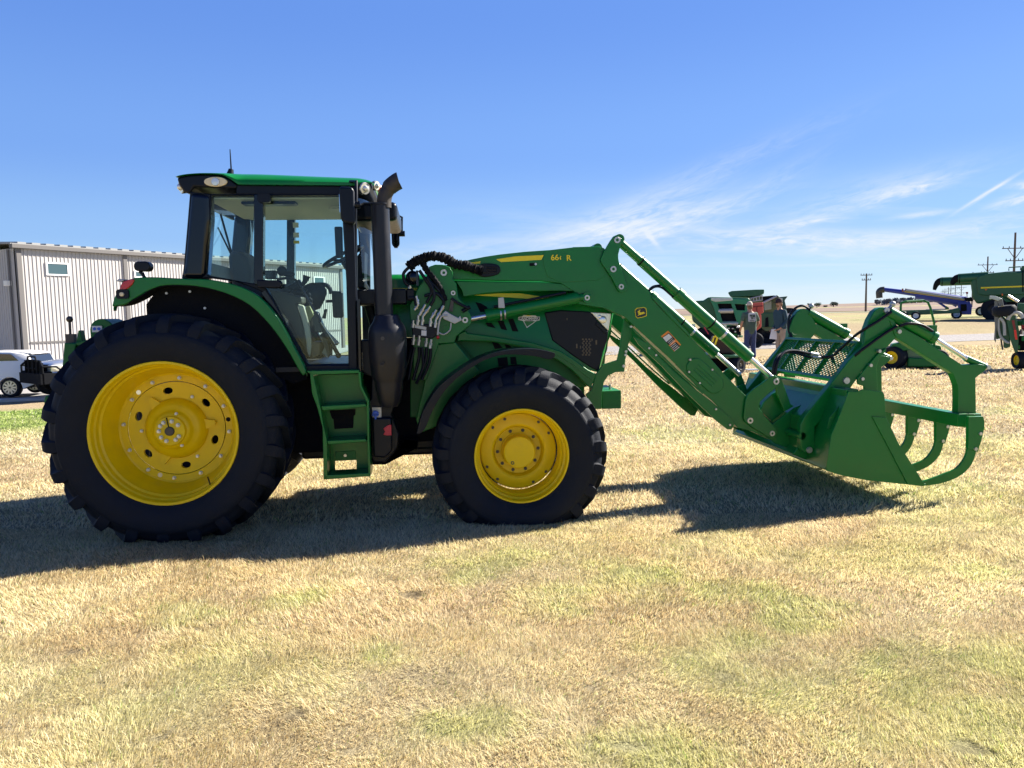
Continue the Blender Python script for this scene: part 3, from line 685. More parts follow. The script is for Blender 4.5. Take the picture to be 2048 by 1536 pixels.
MB().prism(L2('S', [(400, 572), (608, 560), (608, 605), (595, 612), (590, 712), (440, 720), (432, 640), (420, 635)], YS + .22), YS + .22, YS + .233).build('step_recess', BLKM, stp)
MB().prism(L2('S', [(445, 905), (612, 895), (614, 960), (445, 970)], YS + .225), YS + .225, YS + .234).build('hinge_plate', GREEN_S, stp, bevel=.003)
p = L3('S', 528, 933, YS + .22); MB().cyl((p.x, YS + .21, p.z), (p.x, YS + .23, p.z), .013, seg=12).build('step_bolt', STEEL, stp)
# ---- inside the cab
p = L3('C', 905, 800, -.05)
sb = L2('C', [(848, 735), (880, 718), (930, 722), (975, 760), (1000, 850), (985, 960), (880, 960), (862, 850)], -.1)
seat = MB().prism(sb, -.30, .22).build('seat', SEATM, TR, bevel=.05, segs=4)
MB().prism(L2('C', [(870, 930), (1230, 925), (1250, 965), (1230, 1010), (900, 1010)], -.1), -.30, .22).build('seat_cushion', SEATM, seat, bevel=.04, segs=3)
MB().prism(L2('C', [(960, 1010), (1200, 1010), (1180, 1300), (1000, 1300)], 0), -.20, .15).build('seat_base', BLK, seat, bevel=.02)
# arm rest console with controls
MB().prism(L2('I', [(90, 510), (215, 520), (545, 600), (545, 690), (480, 700), (640, 1200), (620, 1370), (560, 1250), (400, 950), (250, 760)], -.60), -.62, -.40).build('side_console', mat('console_grey', (.045, .048, .042), .6), TR, bevel=.02)
MB().prism(L2('I', [(480, 690), (560, 710), (640, 1000), (662, 1210), (650, 1340), (630, 1375), (600, 1300), (590, 1190), (560, 1000)], -.64), -.645, -.60).build('console_trim', CREAM2, TR, bevel=.012)
MB().prism(L2('I', [(590, 720), (640, 715), (690, 830), (620, 945), (590, 850)], -.5), -.52, -.44).build('console_flap', mat('olive_panel', (.22, .24, .12), .6), TR, bevel=.005)
MB().prism(L2('I', [(45, 265), (215, 258), (218, 380), (50, 370)], -.35), -.38, -.33).build('control_display', BLKG, TR, bevel=.012)
js = MB()
a = L3('I', 520, 470, -.35); b = L3('I', 600, 330, -.35)
js.tube([a, (b + a) / 2 + Vector((.01, 0, 0)), b], .018, rfun=lambda t: .012 + .022 * t).tube([L3('I', 520, 400, -.3), L3('I', 470, 430, -.3), L3('I', 400, 480, -.3)], .024)
js.sph(L3('I', 280, 270, -.3), .045, 12, (1, .6, 1)).sph(L3('I', 370, 310, -.3), .038, 12, (1.4, .6, .7)).sph(L3('I', 440, 470, -.3), .04, 12, (1.3, .7, .8)).sph(L3('I', 330, 520, -.3), .045, 12, (1.2, .7, .7)).sph(L3('I', 500, 540, -.3), .05, 12, (1.2, .7, .7))
js.build('control_lever', BLK, TR)
MB().tube([L3('I', 215, 375, -.5), L3('I', 380, 360, -.5), L3('I', 470, 400, -.5), L3('I', 520, 480, -.5), L3('I', 600, 520, -.5)], .012).build('arm_rail', BLK, TR)
MB().tube([L3('I', 690, 445, .55), L3('I', 830, 445, .55), L3('I', 890, 490, .55), L3('I', 915, 560, .55)], .022).build('door_grab_handle', BLK, TR)
MB().prism(L2('I', [(915, 520), (1060, 530), (1070, 870), (935, 870)], .45), .42, .5).build('brake_reservoir', BLK, TR, bevel=.02)
MB().prism(L2('I', [(845, 640), (930, 635), (930, 672), (848, 675)], .45), .43, .47).build('indicator_stalk', BLK, TR)
MB().tube([L3('I', 600, 440, -.1), L3('I', 640, 520, -.1), L3('I', 690, 640, -.1), L3('I', 740, 760, -.1)], .05, rfun=lambda t: .03 + .11 * math.sin(math.pi * min(1, t * 1.05)), flat=.3).build('jacket', BLK, TR)
cc = [L3('I', 620 + 9 * math.sin(k * 1.6) + k * 5, 560 + k * 17, -.45) for k in range(9)]
MB().tube(cc, .014).build('coiled_cable', BLK, TR)
bag = sp2(L2('I', [(700, 790), (750, 800), (830, 1030), (740, 1055), (640, 1040), (640, 940), (670, 860)], -.45), 2)
MB().prism(bag[:-1], -.50, -.40).build('plastic_bag', BLKG, TR, bevel=.02)
# gas strut, second strut
a = L3('I', 515, 455, -.70); b = L3('I', 1005, 1350, -.70); m_ = a.lerp(b, .55)
MB().cyl(a, m_, .010).cyl(m_, b, .018).sph(b, .024, 10).build('door_strut', BLKG, TR)
MB().cyl(L3('I', 780, 920, -.72), L3('I', 960, 1200, -.72), .008).build('strut_rod', STEEL, TR)
MB().prism(L2('I', [(825, 755), (858, 755), (840, 880), (795, 875)], -.6), -.61, -.57).build('pedal_lever', BLK, TR, bevel=.006)
MB().prism(L2('I', [(820, 1040), (760, 1100), (870, 1160), (870, 1350), (820, 1310), (860, 1220), (960, 1230), (980, 1200)], -.45), -.5, -.2).build('floor_cover', CREAM2, TR, bevel=.01)
MB().prism(L2('I', [(650, 1170), (780, 1180), (775, 1350), (655, 1400)], -.6), -.62, -.3).build('toolbox', mat('tan_box', (.20, .15, .10), .6), TR, bevel=.02)
# steering wheel and column
sw = L3('C', 1500, 745, 0); 
ring = []; ax = Vector((-.45, 0, .89)).normalized(); e1 = Vector((ax.z, 0, -ax.x)); e2 = Vector((0, 1, 0))
swc = Vector((sw.x + .08, 0, sw.z - .0))
tor = MB(); secs = []
for k in range(41):
    t = 2 * math.pi * k / 40; d = e1 * math.cos(t) + e2 * math.sin(t)
    secs.append([swc + d * (.20 + .016 * math.cos(q)) + ax * .016 * math.sin(q) for q in [2 * math.pi * j / 10 for j in range(10)]])
tor.loft(secs, caps=False)
for t in (0, 2.1, 4.2): tor.cyl(swc - ax * .05, swc + (e1 * math.cos(t) + e2 * math.sin(t)) * .20, .012)
tor.build('steering_wheel', BLK, TR)
MB().tube([swc - ax * .04, swc - ax * .35 + Vector((.03, 0, 0)), (swc.x + .35, 0, fl.z)], .05, smooth=False).prism(L2('C', [(1640, 770), (1680, 720), (1705, 720), (1700, 950), (1640, 950)], 0), -.16, .16).build('steering_column', BLK, TR, bevel=.01)
MB().prism(L2('C', [(1500, 555), (1552, 555), (1556, 755), (1510, 757)], -.62), -.64, -.60).build('corner_display', BLK, TR, bevel=.012)
# stickers on the far pillar
q = L3('C', 1253, 545, .70)
for dz, hh, mt in ((0, .05, LABEL), (-.10, .05, LABEL), (-.17, .03, YDEC)):
    MB().bx(q.x - .028, q.x + .028, .695, .699, q.z + dz - hh / 2, q.z + dz + hh / 2).build('safety_sticker', mt, TR)
# wiper in the rear window
MB().cyl(L3('C', 762, 440, .1), L3('C', 845, 735, .1), .010).cyl(L3('C', 755, 560, .1), L3('C', 840, 735, .1), .008).build('rear_wiper', BLK, TR)
# ---- rear hitch gear
gb = L2('Q', [(447, 788), (532, 792), (505, 930), (430, 980)], -.45)
MB().prism(gb, -.45, .35).build('rear_ballast_block', GREEN_S, TR, bevel=.01)
MB().prism(L2('Q', [(515, 790), (800, 770), (850, 900), (600, 960), (510, 940)], -.25), -.35, .45).build('hitch_frame', BLK, TR, bevel=.02)
MB().prism(L2('Q', [(520, 790), (610, 768), (660, 790), (640, 805), (520, 805)], -.42), -.44, .35).build('hitch_plate', GREEN_S, TR, bevel=.005)
MB().prism(circ(L3('Q', 725, 720, -.3).x, L3('Q', 725, 700, -.3).z, .10, 24, 0, 180) + L2('Q', [(645, 760), (800, 760)], -.3), -.34, .0).build('winch_drum', GREEN_S, TR, bevel=.01)
pp = L3('Q', 640, 670, -.36); q_ = L3('Q', 712, 712, -.36)
MB().bx(pp.x, q_.x, -.362, -.345, q_.z, pp.z).build('decal_plate', LABEL, TR)
for xx in (660, 690): 
    a = L3('Q', xx, 690, -.363); MB().prism(circ(a.x, a.z, .014, 12), -.366, -.3625).build('plate_mark', BLUEP, TR)
MB().prism(L2('Q', [(560, 700), (572, 700), (592, 785), (545, 788)], -.3), -.34, -.26).build('hitch_pin_guide', GREEN_S, TR, bevel=.004)
a = L3('Q', 486, 623, -.3); b = L3('Q', 494, 790, -.3)
MB().cyl(b, a, .010).sph(a, .028, 12).bx(b.x - .03, b.x + .04, -.33, -.27, b.z, b.z + .08).build('hitch_lever', DSTEEL, TR)
MB().prism(sp2(L2('Q', [(330, 1150), (320, 1180), (320, 1215), (345, 1248), (420, 1250), (420, 1150)], -.3), 2), -.34, .4).build('drawbar_guard', GREEN_S, TR, bevel=.02)
def P2(pts, yl):
    "mixed list: ('L', x, y), then (x, y) continues in the same crop"
    r = []; c = None
    for q in pts:
        if len(q) == 3: c = q[0]; q = q[1:]
        p = L3(c, q[0], q[1], yl); r.append((p.x, p.z))
    return r
def pin(name, c, x, y, yl, r=.028, par=None, mir=True, hole=True, m=None):
    p = L3(c, x, y, yl)
    prof = [(.03, r), (0, r), (-.006, r * .92), (-.006, r * .45), (.008, r * .40), (.008, .0004)] if hole else [(.03, r), (0, r), (-.012, r * .85), (-.012, .0004)]
    o = MB().lathe(prof, (p.x, yl, p.z), seg=18).build(name, m or STEEL, par or TR)
    if mir: mirror(o)
    return o
# ---------------------------------------------------------------- hood, engine panels, grille
YH = -.36
hp = P2([('L', -60, 420), (20, 411), (300, 410), (560, 424), (1000, 440), (1450, 462), (1640, 500), (1740, 570), (1800, 640), (1822, 680), (1795, 830), (1770, 900), (1745, 1000), (1700, 1165), (1600, 1140), (1300, 1000), (1000, 900), (560, 880), (-60, 880)], YH)
secs = []
cxh = sum(p[0] for p in hp) / len(hp)
zt = max(p[1] for p in hp)
for yy, dz, dx in ((-.36, 0, 0), (-.345, .02, .008), (-.30, .045, .02), (-.20, .06, .035), (0, .068, .045), (.20, .06, .035), (.30, .045, .02), (.345, .02, .008), (.36, 0, 0)):
    secs.append([Vector((x + dx * max(0, (x - 2.4)) * 1.2, yy, z + dz * (1 if z > 1.35 else 0))) for x, z in hp])
MB().loft(secs).build('hood', GREEN, TR, angle=40)
ep = P2([('L', 330, 860), (1000, 900), (1300, 1000), (1560, 1130), (1690, 1229), ('F', 1280, 420), (900, 300), (420, 460), (180, 640), (0, 640), (0, 200)], -.335)
MB().prism(ep, -.335, .335).build('engine_side_panel', GREEN_S, TR, bevel=.01)
# moulded ribs of the side panel
for cc in ([('F', 130, 460), (135, 380), (170, 290), (230, 215), (300, 130)], [('F', 330, 120), (400, 200), (460, 270), (490, 320)], [('F', 370, 90), (440, 170), (510, 260)], [('L', 620, 900), (780, 905), (830, 930)], [('F', 130, 470), (250, 490), (300, 470)]):
    MB().band(sp2(P2(cc, -.345), 4), .008, -.350, -.33).build('panel_rib', GREEN_S, TR, bevel=.004)
gr = P2([('L', 1265, 675), (1400, 655), (1645, 668), (1700, 742), (1790, 832), (1782, 900), (1748, 1000), (1712, 1160), (1640, 1125), (1500, 1030), (1330, 905), (1300, 800)], -.372)
go = MB().prism(gr, -.372, .372).build('grille', BLK, TR, bevel=.012)
MB().prism(P2([('L', 1700, 745), (1785, 832), (1770, 860), (1680, 770)], -.38), -.38, .38).build('grille_rim', BLK, go, bevel=.006)
# perforated openings of the grille side
mm = mat('grille_mesh_tan', (.16, .12, .07), .7)
hl = MB()
for (x, y) in [(1580 + 26 * (i % 3) + 8 * (j % 2), 895 + 16 * j) for j in range(9) for i in range(3)]:
    p = L3('L', x, y, -.374)
    if x < 1650: hl.prism(circ(p.x, p.z, .010, 8, rz=.007), -.3745, -.372)
for (x, y, w_, h_) in ((1530, 950, 12, 40), (1690, 920, 14, 40), (1450, 730, 8, 20), (1560, 960, 8, 26), (1655, 900, 8, 20)):
    p = L3('L', x, y, -.374); hl.box((p.x, -.3735, p.z), (w_ / 980, .002, h_ / 980))
hl.build('grille_perforation', mm, go)
# head lamps
hd = P2([('L', 1640, 672), (1815, 680), (1790, 828), (1740, 780), (1700, 735)], -.376)
h_ = MB().prism(hd, -.376, -.14).build('headlight', LENS, go, bevel=.01)
hb_ = L3('L', 1745, 735, -.38); MB().sph(hb_, .035, 14, (1, .25, 1)).sph(hb_ + Vector((-.03, 0, .03)), .016, 10, (1, .3, 1)).build('headlight_bulb', CHROME, h_)
h2 = h_.copy(); sc.collection.objects.link(h2); h2.scale = (1, -1, 1)
for cc in (('L', 1700, 560, 0),): pass
for s_ in ([('L', 700, 590), (745, 600), (795, 630), (802, 668), (740, 672)], [('L', 780, 760), (830, 760), (868, 806), (800, 790)], [('L', 880, 742), (930, 745), (960, 822), (912, 812)], [('L', 966, 730), (1010, 725), (1052, 832), (1003, 830)]):
    o = MB().prism(P2(s_, YH - .003), YH - .003, YH + .01).build('hood_vent', BLKM, TR); mirror(o)
for s_ in ([('L', 836, 918), (885, 925), (925, 968), (858, 975)], [('L', 936, 930), (985, 948), (1002, 972), (955, 974)], [('L', 880, 1050), (960, 1040), (970, 1110), (890, 1120)], [('L', 985, 1040), (1030, 1040), (1040, 1100), (990, 1100)]):
    MB().prism(P2(s_, -.338), -.3385, -.33).build('panel_vent', BLKM, TR)
MB().prism(P2([('L', 680, 534), (900, 519), (1060, 519), (1335, 558), (1225, 577), (1090, 560)], YH - .002), YH - .002, YH).build('hood_stripe', YDEC, TR)
MB().prism(P2([('L', -40, 476), (225, 474), (215, 500), (190, 490), (-40, 490)], YH - .002), YH - .002, YH).build('hood_stripe', YDEC, TR)
# dealer badge
FR = Matrix(((1, 0, 0), (0, 0, -1), (0, 1, 0))).to_4x4()       # text upright, facing the near side
def text_at(name, s, c, x, y, yl, size, m, rot=0, **kw):
    p = L3(c, x, y, yl); return textmesh(name, s, size, m, TR, Matrix.Translation(p) @ Matrix.Rotation(-rot, 4, 'Y') @ FR, **kw)
MB().prism(P2([('L', 1052, 712), (1080, 709), (1095, 697), (1190, 700), (1205, 710), (1228, 710), (1225, 741), (1200, 745), (1122, 803), (1090, 745), (1050, 735)], YH - .004), YH - .004, YH).build('dealer_badge', LABEL, TR)
MB().prism(P2([('L', 1056, 715), (1224, 713), (1221, 739), (1054, 733)], YH - .0055), YH - .0055, YH - .004).build('badge_panel', BLKG, TR)
MB().prism(P2([('L', 1098, 747), (1192, 747), (1122, 794)], YH - .0055), YH - .0055, YH - .004).build('badge_triangle', GREEN, TR)
MB().prism(P2([('L', 1100, 704), (1135, 697), (1165, 706)], YH - .0055), YH - .0055, YH - .004).build('badge_roof', YDEC, TR)
text_at('badge_text', 'LANDMARK', 'L', 1139, 726, YH - .006, .033, WHITE, rot=R(-1), ext=.0005, bold=.0006)
text_at('badge_text', 'IMPLEMENT', 'L', 1140, 744, YH - .006, .014, BLKG, ext=.0005)
# ---------------------------------------------------------------- near arm of the loader (mirrored afterwards)
YA = -.50; near = []
def nb(mb, name, m, par=None, **kw):
    o = mb.build(name, m, par or TR, **kw)
    if par is None: near.append(o)
    return o
arm = P2([('L', 395, 300), (440, 286), (520, 292), (560, 268), (660, 242), (780, 218), (900, 200), (1100, 178), (1400, 158), (1405, 153), (1490, 148), (1500, 140), (1600, 137), (1720, 133), (1755, 150), ('B', 150, 190), (232, 262), (330, 350), (412, 425), (440, 490), (520, 575), (650, 690), (800, 850), (950, 1020), (1060, 1130), (1100, 1170), (1200, 1270), (1270, 1365), (1310, 1395), (1308, 1440), (1262, 1466), (1130, 1405), (1030, 1380), (850, 1190), (790, 1140), (560, 900), (330, 690), (240, 605), (100, 545), ('L', 1540, 606), (1532, 520), (1400, 436), (1250, 416), (900, 412), (560, 402), (430, 400)], YA)
boom = nb(MB().prism(arm, YA, YA + .14), 'loader_arm', GREEN, bevel=.010, segs=3)
nb(MB().prism(P2([('L', 1255, 275), (1290, 380), (1400, 430), (1700, 412), (1760, 380), (1750, 200), (1720, 140), (1500, 142), (1260, 170)], YA - .006), YA - .006, YA), 'arm_plate', GREEN, bevel=.003)
nb(MB().prism(P2([('L', 536, 418), (900, 424), (1250, 428), (1420, 440), (1690, 412), (1840, 432), (1880, 460), (1895, 495), (1870, 514), (1690, 508), (1400, 500), (1000, 503), (780, 518), (600, 548), (590, 500)], YA + .01), YA + .01, YA + .10), 'levelling_link', GREEN, bevel=.008)
nb(MB().prism(sp2(P2([('B', 190, 38), (217, 60), (214, 110), (198, 170), (202, 220), (222, 280), (258, 385), (256, 415), (228, 434), (198, 422), (150, 330), (105, 265), (76, 220), (82, 185), (120, 110), (162, 48), (190, 38)], YA - .035), 2)[:-1], YA - .035, YA - .012), 'bell_crank', GREEN, bevel=.004)
nb(MB().prism(P2([('B', 420, 470), (455, 470), (560, 590), (700, 740), (690, 752), (540, 600)], YA + .02), YA - .012, YA + .02), 'arm_lip', GREEN, bevel=.004)
nb(MB().prism(P2([('B', 300, 738), (400, 790), (470, 872), (600, 1000), (720, 1100), (840, 1190), (990, 1318), (1012, 1350), (990, 1392), (960, 1392), (880, 1330), (690, 1150), (500, 950), (340, 800)], YA - .015), YA - .015, YA + .01), 'parking_stand', GREEN, bevel=.004)
nb(MB().band(sp2(P2([('B', 300, 690), (470, 850), (640, 1010), (790, 1142)], YA - .008), 3), .008, YA - .012, YA), 'arm_rib', GREEN, bevel=.003)
# oval cover
oc = P2([('B', 700, 900)], YA - .01)[0]; oc2 = P2([('B', 905, 1110)], YA - .01)[0]
ov = [L3('B', x, y, YA - .012) for x, y in ((740, 960), (870, 1075))]
dv = (ov[1] - ov[0]).normalized(); nv = Vector((-dv.z, 0, dv.x))
def capsule(r):
    a0 = math.atan2(nv.z, nv.x)
    return [(ov[0].x + r * math.cos(a0 + R(t)), ov[0].z + r * math.sin(a0 + R(t))) for t in range(0, 181, 15)] + [(ov[1].x + r * math.cos(a0 + R(t)), ov[1].z + r * math.sin(a0 + R(t))) for t in range(180, 361, 15)]
cov = nb(MB().prism(capsule(.088), YA - .014, YA), 'oval_cover', GREEN, bevel=.008, segs=3)
for k in (-1, 0, 1):
    a = ov[0] + nv * .03 * k; b = ov[1] + nv * .03 * k
    MB().cyl((a.x, YA - .013, a.z), (b.x, YA - .013, b.z), .006, seg=8).build('cover_rib', GREEN, cov)
for (c, x, y, r) in (('B', 190, 70, .030), ('B', 163, 273, .030), ('B', 218, 396, .026)): near.append(pin('pivot_pin', c, x, y, YA - .036, r, mir=False))
for (c, x, y, r) in (('L', 440, 350, .030), ('L', 517, 516, .022)): near.append(pin('pivot_pin', c, x, y, YA - .075, r, mir=False))
for (c, x, y, r) in (('L', 615, 738, .028),): near.append(pin('pivot_pin', c, x, y, YA - .075, r, mir=False))
near.append(pin('pivot_pin', 'L', 1615, 555, YA - .035, .026, mir=False))
for (x, y) in ((412, 825), (460, 873), (690, 990), (698, 905), (852, 975), (765, 1068), (878, 1250), (975, 1360), (285, 675)):
    near.append(pin('arm_bolt', 'B', x, y, YA - .016, .011, mir=False, hole=False))
# emblem badge with the leaping stag
eb = MB().prism(sp2(P2([('B', 312, 560), (312, 556), (328, 544), (375, 538), (392, 545), (397, 570), (396, 600), (370, 610), (330, 617), (318, 605), (312, 560)], YA - .002), 1)[:-1], YA - .003, YA).build('emblem', YDEC, TR, bevel=.001)
MB().prism(P2([('B', 317, 562), (330, 549), (375, 543), (388, 549), (392, 570), (391, 597), (368, 605), (332, 612), (322, 602)], YA - .004), YA - .0045, YA - .003).build('emblem_ground', BLKG, eb)
st = P2([('B', 328, 600), (340, 592), (336, 583), (334, 570), (330, 566), (338, 567), (342, 560), (338, 552), (345, 560), (352, 553), (350, 562), (346, 568), (352, 575), (362, 574), (376, 570), (380, 574), (384, 586), (378, 582), (372, 586), (360, 590), (345, 594)], YA - .005)
MB().prism(st, YA - .006, YA - .0045).build('emblem_stag', YDEC, eb)
# warning labels
def lab(pts, m, name, dy, par=TR): return MB().prism(P2(pts, YA - dy), YA - dy, YA - dy + .0015).build(name, m, par)
wl1 = lab([('B', 495, 742), (545, 703), (636, 800), (588, 848)], ORANGE, 'warning_label', .0015)
lab([('B', 503, 752), (551, 716), (594, 762), (550, 805)], BLKG, 'label_text_block', .0025, wl1)
lab([('B', 508, 752), (550, 724), (574, 748), (533, 782)], LABEL, 'label_picture', .0035, wl1)
lab([('B', 556, 812), (600, 780), (628, 808), (586, 842)], BLKG, 'label_text_block', .0025, wl1)
for k in range(4):
    d = k * 9; lab([('B', 562 + d, 815 + d), (596 + d, 788 + d), (598 + d, 791 + d), (564 + d, 818 + d)], LABEL, 'label_line', .0035, wl1)
for k in range(3):
    d = k * 8; lab([('B', 543 + d, 785 + d), (575 + d, 757 + d), (577 + d, 759 + d), (545 + d, 787 + d)], LABEL, 'label_line', .0035, wl1)
# yellow stripe, model number
MB().prism(P2([('L', 868, 240), (1030, 216), (1260, 205), (1240, 244), (910, 263)], YA - .001), YA - .002, YA).build('arm_stripe', YDEC, TR)
MB().prism(P2([('L', 650, 268), (742, 256), (738, 275), (650, 282)], YA - .001), YA - .002, YA).build('arm_stripe', YDEC, TR)
text_at('model_number', '66', 'L', 1350, 227, YA - .003 - .006, .070, YDEC, rot=R(2), ext=.001, bold=.0012, sx=1.05)
text_at('model_number', 'R', 'L', 1464, 231, YA - .003 - .006, .070, YDEC, rot=R(2), ext=.001, bold=.0012, sx=1.05)
cpt = L3('L', 1408, 228, YA - .009)
MB().band([(cpt.x + .019 * math.cos(R(t)) + .004, cpt.z + .020 * math.sin(R(t))) for t in range(130, 231, 10)], .0045, YA - .009, YA - .007).build('model_number', YDEC, TR)
MB().prism(P2([('L', 1143, 271), (1190, 271), (1190, 292), (1146, 296)], YA), YA - .008, YA).build('sensor', BLKM, TR, bevel=.002); pin('sensor_bolt', 'L', 1192, 280, YA - .01, .012, mir=False, hole=False)
# oval hose guide
og = sp2(P2([('L', 720, 300), (760, 275), (840, 275), (890, 290), (906, 325), (890, 360), (830, 380), (760, 385), (720, 360), (720, 300)], YA - .02), 3)[:-1]
hg = MB().prism(og, YA - .02, YA).build('hose_guide', BLK, TR, bevel=.012)
for k in range(4): 
    a = L3('L', 770, 305 + 15 * k, YA - .022); b = L3('L', 875, 303 + 14 * k, YA - .022); MB().cyl(a, b, .006, seg=8).build('guide_rib', BLKG, hg)
MB().prism(P2([('L', 755, 275), (790, 275), (785, 350), (755, 352)], YA - .03), YA - .035, YA - .02).build('guide_strap', BLK, hg, bevel=.004)
# mast
ms = P2([('L', 320, 300), (370, 283), (430, 284), (490, 305), (515, 345), (515, 400), (545, 440), (560, 555), (605, 600), (640, 660), (668, 710), (664, 775), (600, 825), (545, 870), (528, 925), (400, 932), (300, 1229), (190, 1229), (190, 900), (165, 700), (160, 620), (240, 460), (300, 380)], YA - .07)
nb(MB().prism(ms, YA - .07, YA - .03), 'loader_mast', GREEN, bevel=.008)
nb(MB().prism(P2([('X', 864, 690), (911, 684), (940, 720), (960, 742), (905, 800), (880, 850), (842, 866), (832, 840), (850, 760)], YA - .02), YA - .02, YA + .05), 'mast_bracket', GREEN, bevel=.01)
ring = L3('L', 465, 820, YA - .075); nb(MB().lathe([(0, .045), (-.006, .044), (-.006, .036), (.0, .035)], (ring.x, YA - .07, ring.z), seg=24), 'mast_port', GREEN)
# long brace from the mast to the front
br = P2([('L', 560, 850), (620, 822), ('F', 420, 22), (600, 45), (900, 92), (1100, 152), (1200, 213), (1300, 288), (1365, 322), (1325, 425), (1300, 412), (1180, 292), (1080, 222), (960, 172), (800, 122), (600, 88), (380, 80), (340, 90)], YA + .04)
nb(MB().prism(br, YA + .04, YA + .10), 'loader_brace', GREEN, bevel=.012)
nb(MB().band(sp2(P2([('F', 420, 55), (700, 90), (950, 140), (1120, 205), (1260, 310), (1330, 365)], YA + .035), 4), .006, YA + .034, YA + .05), 'brace_rib', GREEN, bevel=.002)
# lift cylinder
a = L3('L', 615, 738, YA + .06); b = L3('L', 785, 712, YA + .06); c_ = L3('L', 1540, 562, YA + .06); d_ = L3('L', 1615, 555, YA + .06)
def pl(p, y): p = p.copy(); p.y = y; return p
Yc = YA - .005
def on(c, x, y, yl=None): return L3(c, x, y, Yc if yl is None else yl)
cy = nb(MB().cyl(on('L', 800, 702), on('L', 1540, 556), .054, seg=28).cyl(on('L', 785, 705), on('L', 830, 696), .060, seg=28).cyl(on('L', 1525, 559), on('L', 1640, 540), .035, seg=16).cyl(on('L', 1615, 555) + Vector((0, -.03, 0)), on('L', 1615, 555) + Vector((0, .06, 0)), .050, seg=20), 'lift_cylinder', GREEN)
MB().cyl(on('L', 640, 733), on('L', 800, 702), .024, seg=20).build('piston_rod', CHROME, cy)
for (x, y) in ((905, 690), (938, 683)): MB().cyl(on('L', x - 6, y), on('L', x + 6, y - 1), .058, seg=28).build('hose_clamp', STEEL, cy)
MB().prism(P2([('L', 886, 556), (930, 550), (942, 640), (888, 640)], Yc - .05), Yc - .055, Yc - .03).build('valve_block', SILV, cy, bevel=.003)
MB().tube([on('L', 850, 630, Yc - .03), on('L', 1000, 600, Yc - .03), on('L', 1250, 550, Yc - .03), on('L', 1440, 512, Yc - .03)], .012).build('hose', BLK, cy)
MB().cyl(on('L', 590, 668, YA - .09), on('L', 655, 630, YA - .09), .018, seg=14).build('lock_handle', BLK, TR)
# tilt cylinder along the boom
Yt = YA + .07
q = [L3('B', *v_, Yt) for v_ in ((190, 70), (345, 235), (620, 452), (1112, 893), (1300, 1058))]
ax = (q[4] - q[0]).normalized()
def along(p): return q[0] + ax * (p - q[0]).dot(ax)
ty = nb(MB().cyl(q[0], along(q[1]), .038, seg=24).cyl(along(q[1]) - ax * .02, along(q[2]), .045, seg=24).cyl(along(q[2]) - ax * .03, along(q[2]) + ax * .03, .062, seg=24).cyl(along(q[2]), along(q[3]), .056, seg=28), 'tilt_cylinder', GREEN)
MB().cyl(along(q[3]) - ax * .02, q[4], .025, seg=20).build('piston_rod', CHROME, ty)
p = along(L3('B', 350, 228, Yt)); MB().cyl(p - ax * .008, p + ax * .008, .0465, seg=24).build('black_band', BLKM, ty)
p = along(L3('B', 845, 655, Yt)); MB().cyl(p - ax * .008, p + ax * .008, .0575, seg=24).build('black_band', BLKM, ty)
p = along(L3('B', 920, 737, Yt)); MB().cyl(p - ax * .012, p + ax * .012, .058, seg=24).bx(p.x, p.x + .03, Yt - .01, Yt + .02, p.z + .05, p.z + .085).build('hose_clamp', STEEL, ty)
MB().cyl(q[0] + Vector((0, -.09, 0)), q[0] + Vector((0, .05, 0)), .045, seg=20).build('cylinder_eye', GREEN, ty)
MB().tube([L3('B', 408, 430, Yt), L3('B', 450, 398, Yt), L3('B', 500, 402, Yt), L3('B', 560, 450, Yt), L3('B', 590, 480, Yt)], .010).tube([L3('B', 400, 430, Yt), L3('B', 440, 395, Yt + .02), L3('B', 495, 386, Yt + .02)], .010).build('hose', BLK, ty)
# carrier (quick attach)
ca = P2([('B', 1085, 1195), (1098, 1150), (1140, 1110), (1200, 1070), (1262, 1022), (1295, 1016), (1325, 1040), (1330, 1075), (1310, 1098), (1240, 1150), (1190, 1200), (1180, 1240), (1230, 1310), (1300, 1385), (1312, 1420), (1290, 1450), (1260, 1455), (1130, 1375), (1085, 1340), (1072, 1310)], YA - .03)
nb(MB().prism(ca, YA - .03, YA - .008), 'carrier_link', GREEN, bevel=.006)
for (x, y, r) in ((1300, 1058, .030), (1118, 1330, .030), (1272, 1420, .026)): near.append(pin('pivot_pin', 'B', x, y, YA - .034, r, mir=False))
nb(MB().prism(P2([('K', 335, 640), (378, 650), (445, 835), (470, 850), (400, 890), (345, 760)], YA), YA, YA + .04), 'carrier_link', GREEN, bevel=.006)
nb(MB().prism(P2([('K', 205, 890), (290, 985), (405, 900), (455, 860), (630, 790), (700, 760), (560, 930), (530, 980), (530, 1190), (320, 1120), (260, 1060), (255, 1010)], YA + .03), YA + .0, YA + .03), 'carrier_plate', GREEN, bevel=.006)
nb(MB().prism(P2([('K', 240, 820), (300, 760), (340, 740), (350, 800), (400, 880), (300, 960), (215, 880)], YA + .10), YA + .08, YA + .12), 'carrier_plate', GREEN, bevel=.006)
p = L3('K', 425, 1035, YA); nb(MB().cyl((p.x, -.78, p.z), (p.x, .05, p.z), .035, seg=16), 'carrier_tube', GREEN)
p = L3('K', 480, 920, YA); nb(MB().cyl((p.x, -.60, p.z), (p.x, .02, p.z), .030, seg=16), 'carrier_tube', GREEN)
for o in near: mirror(o)
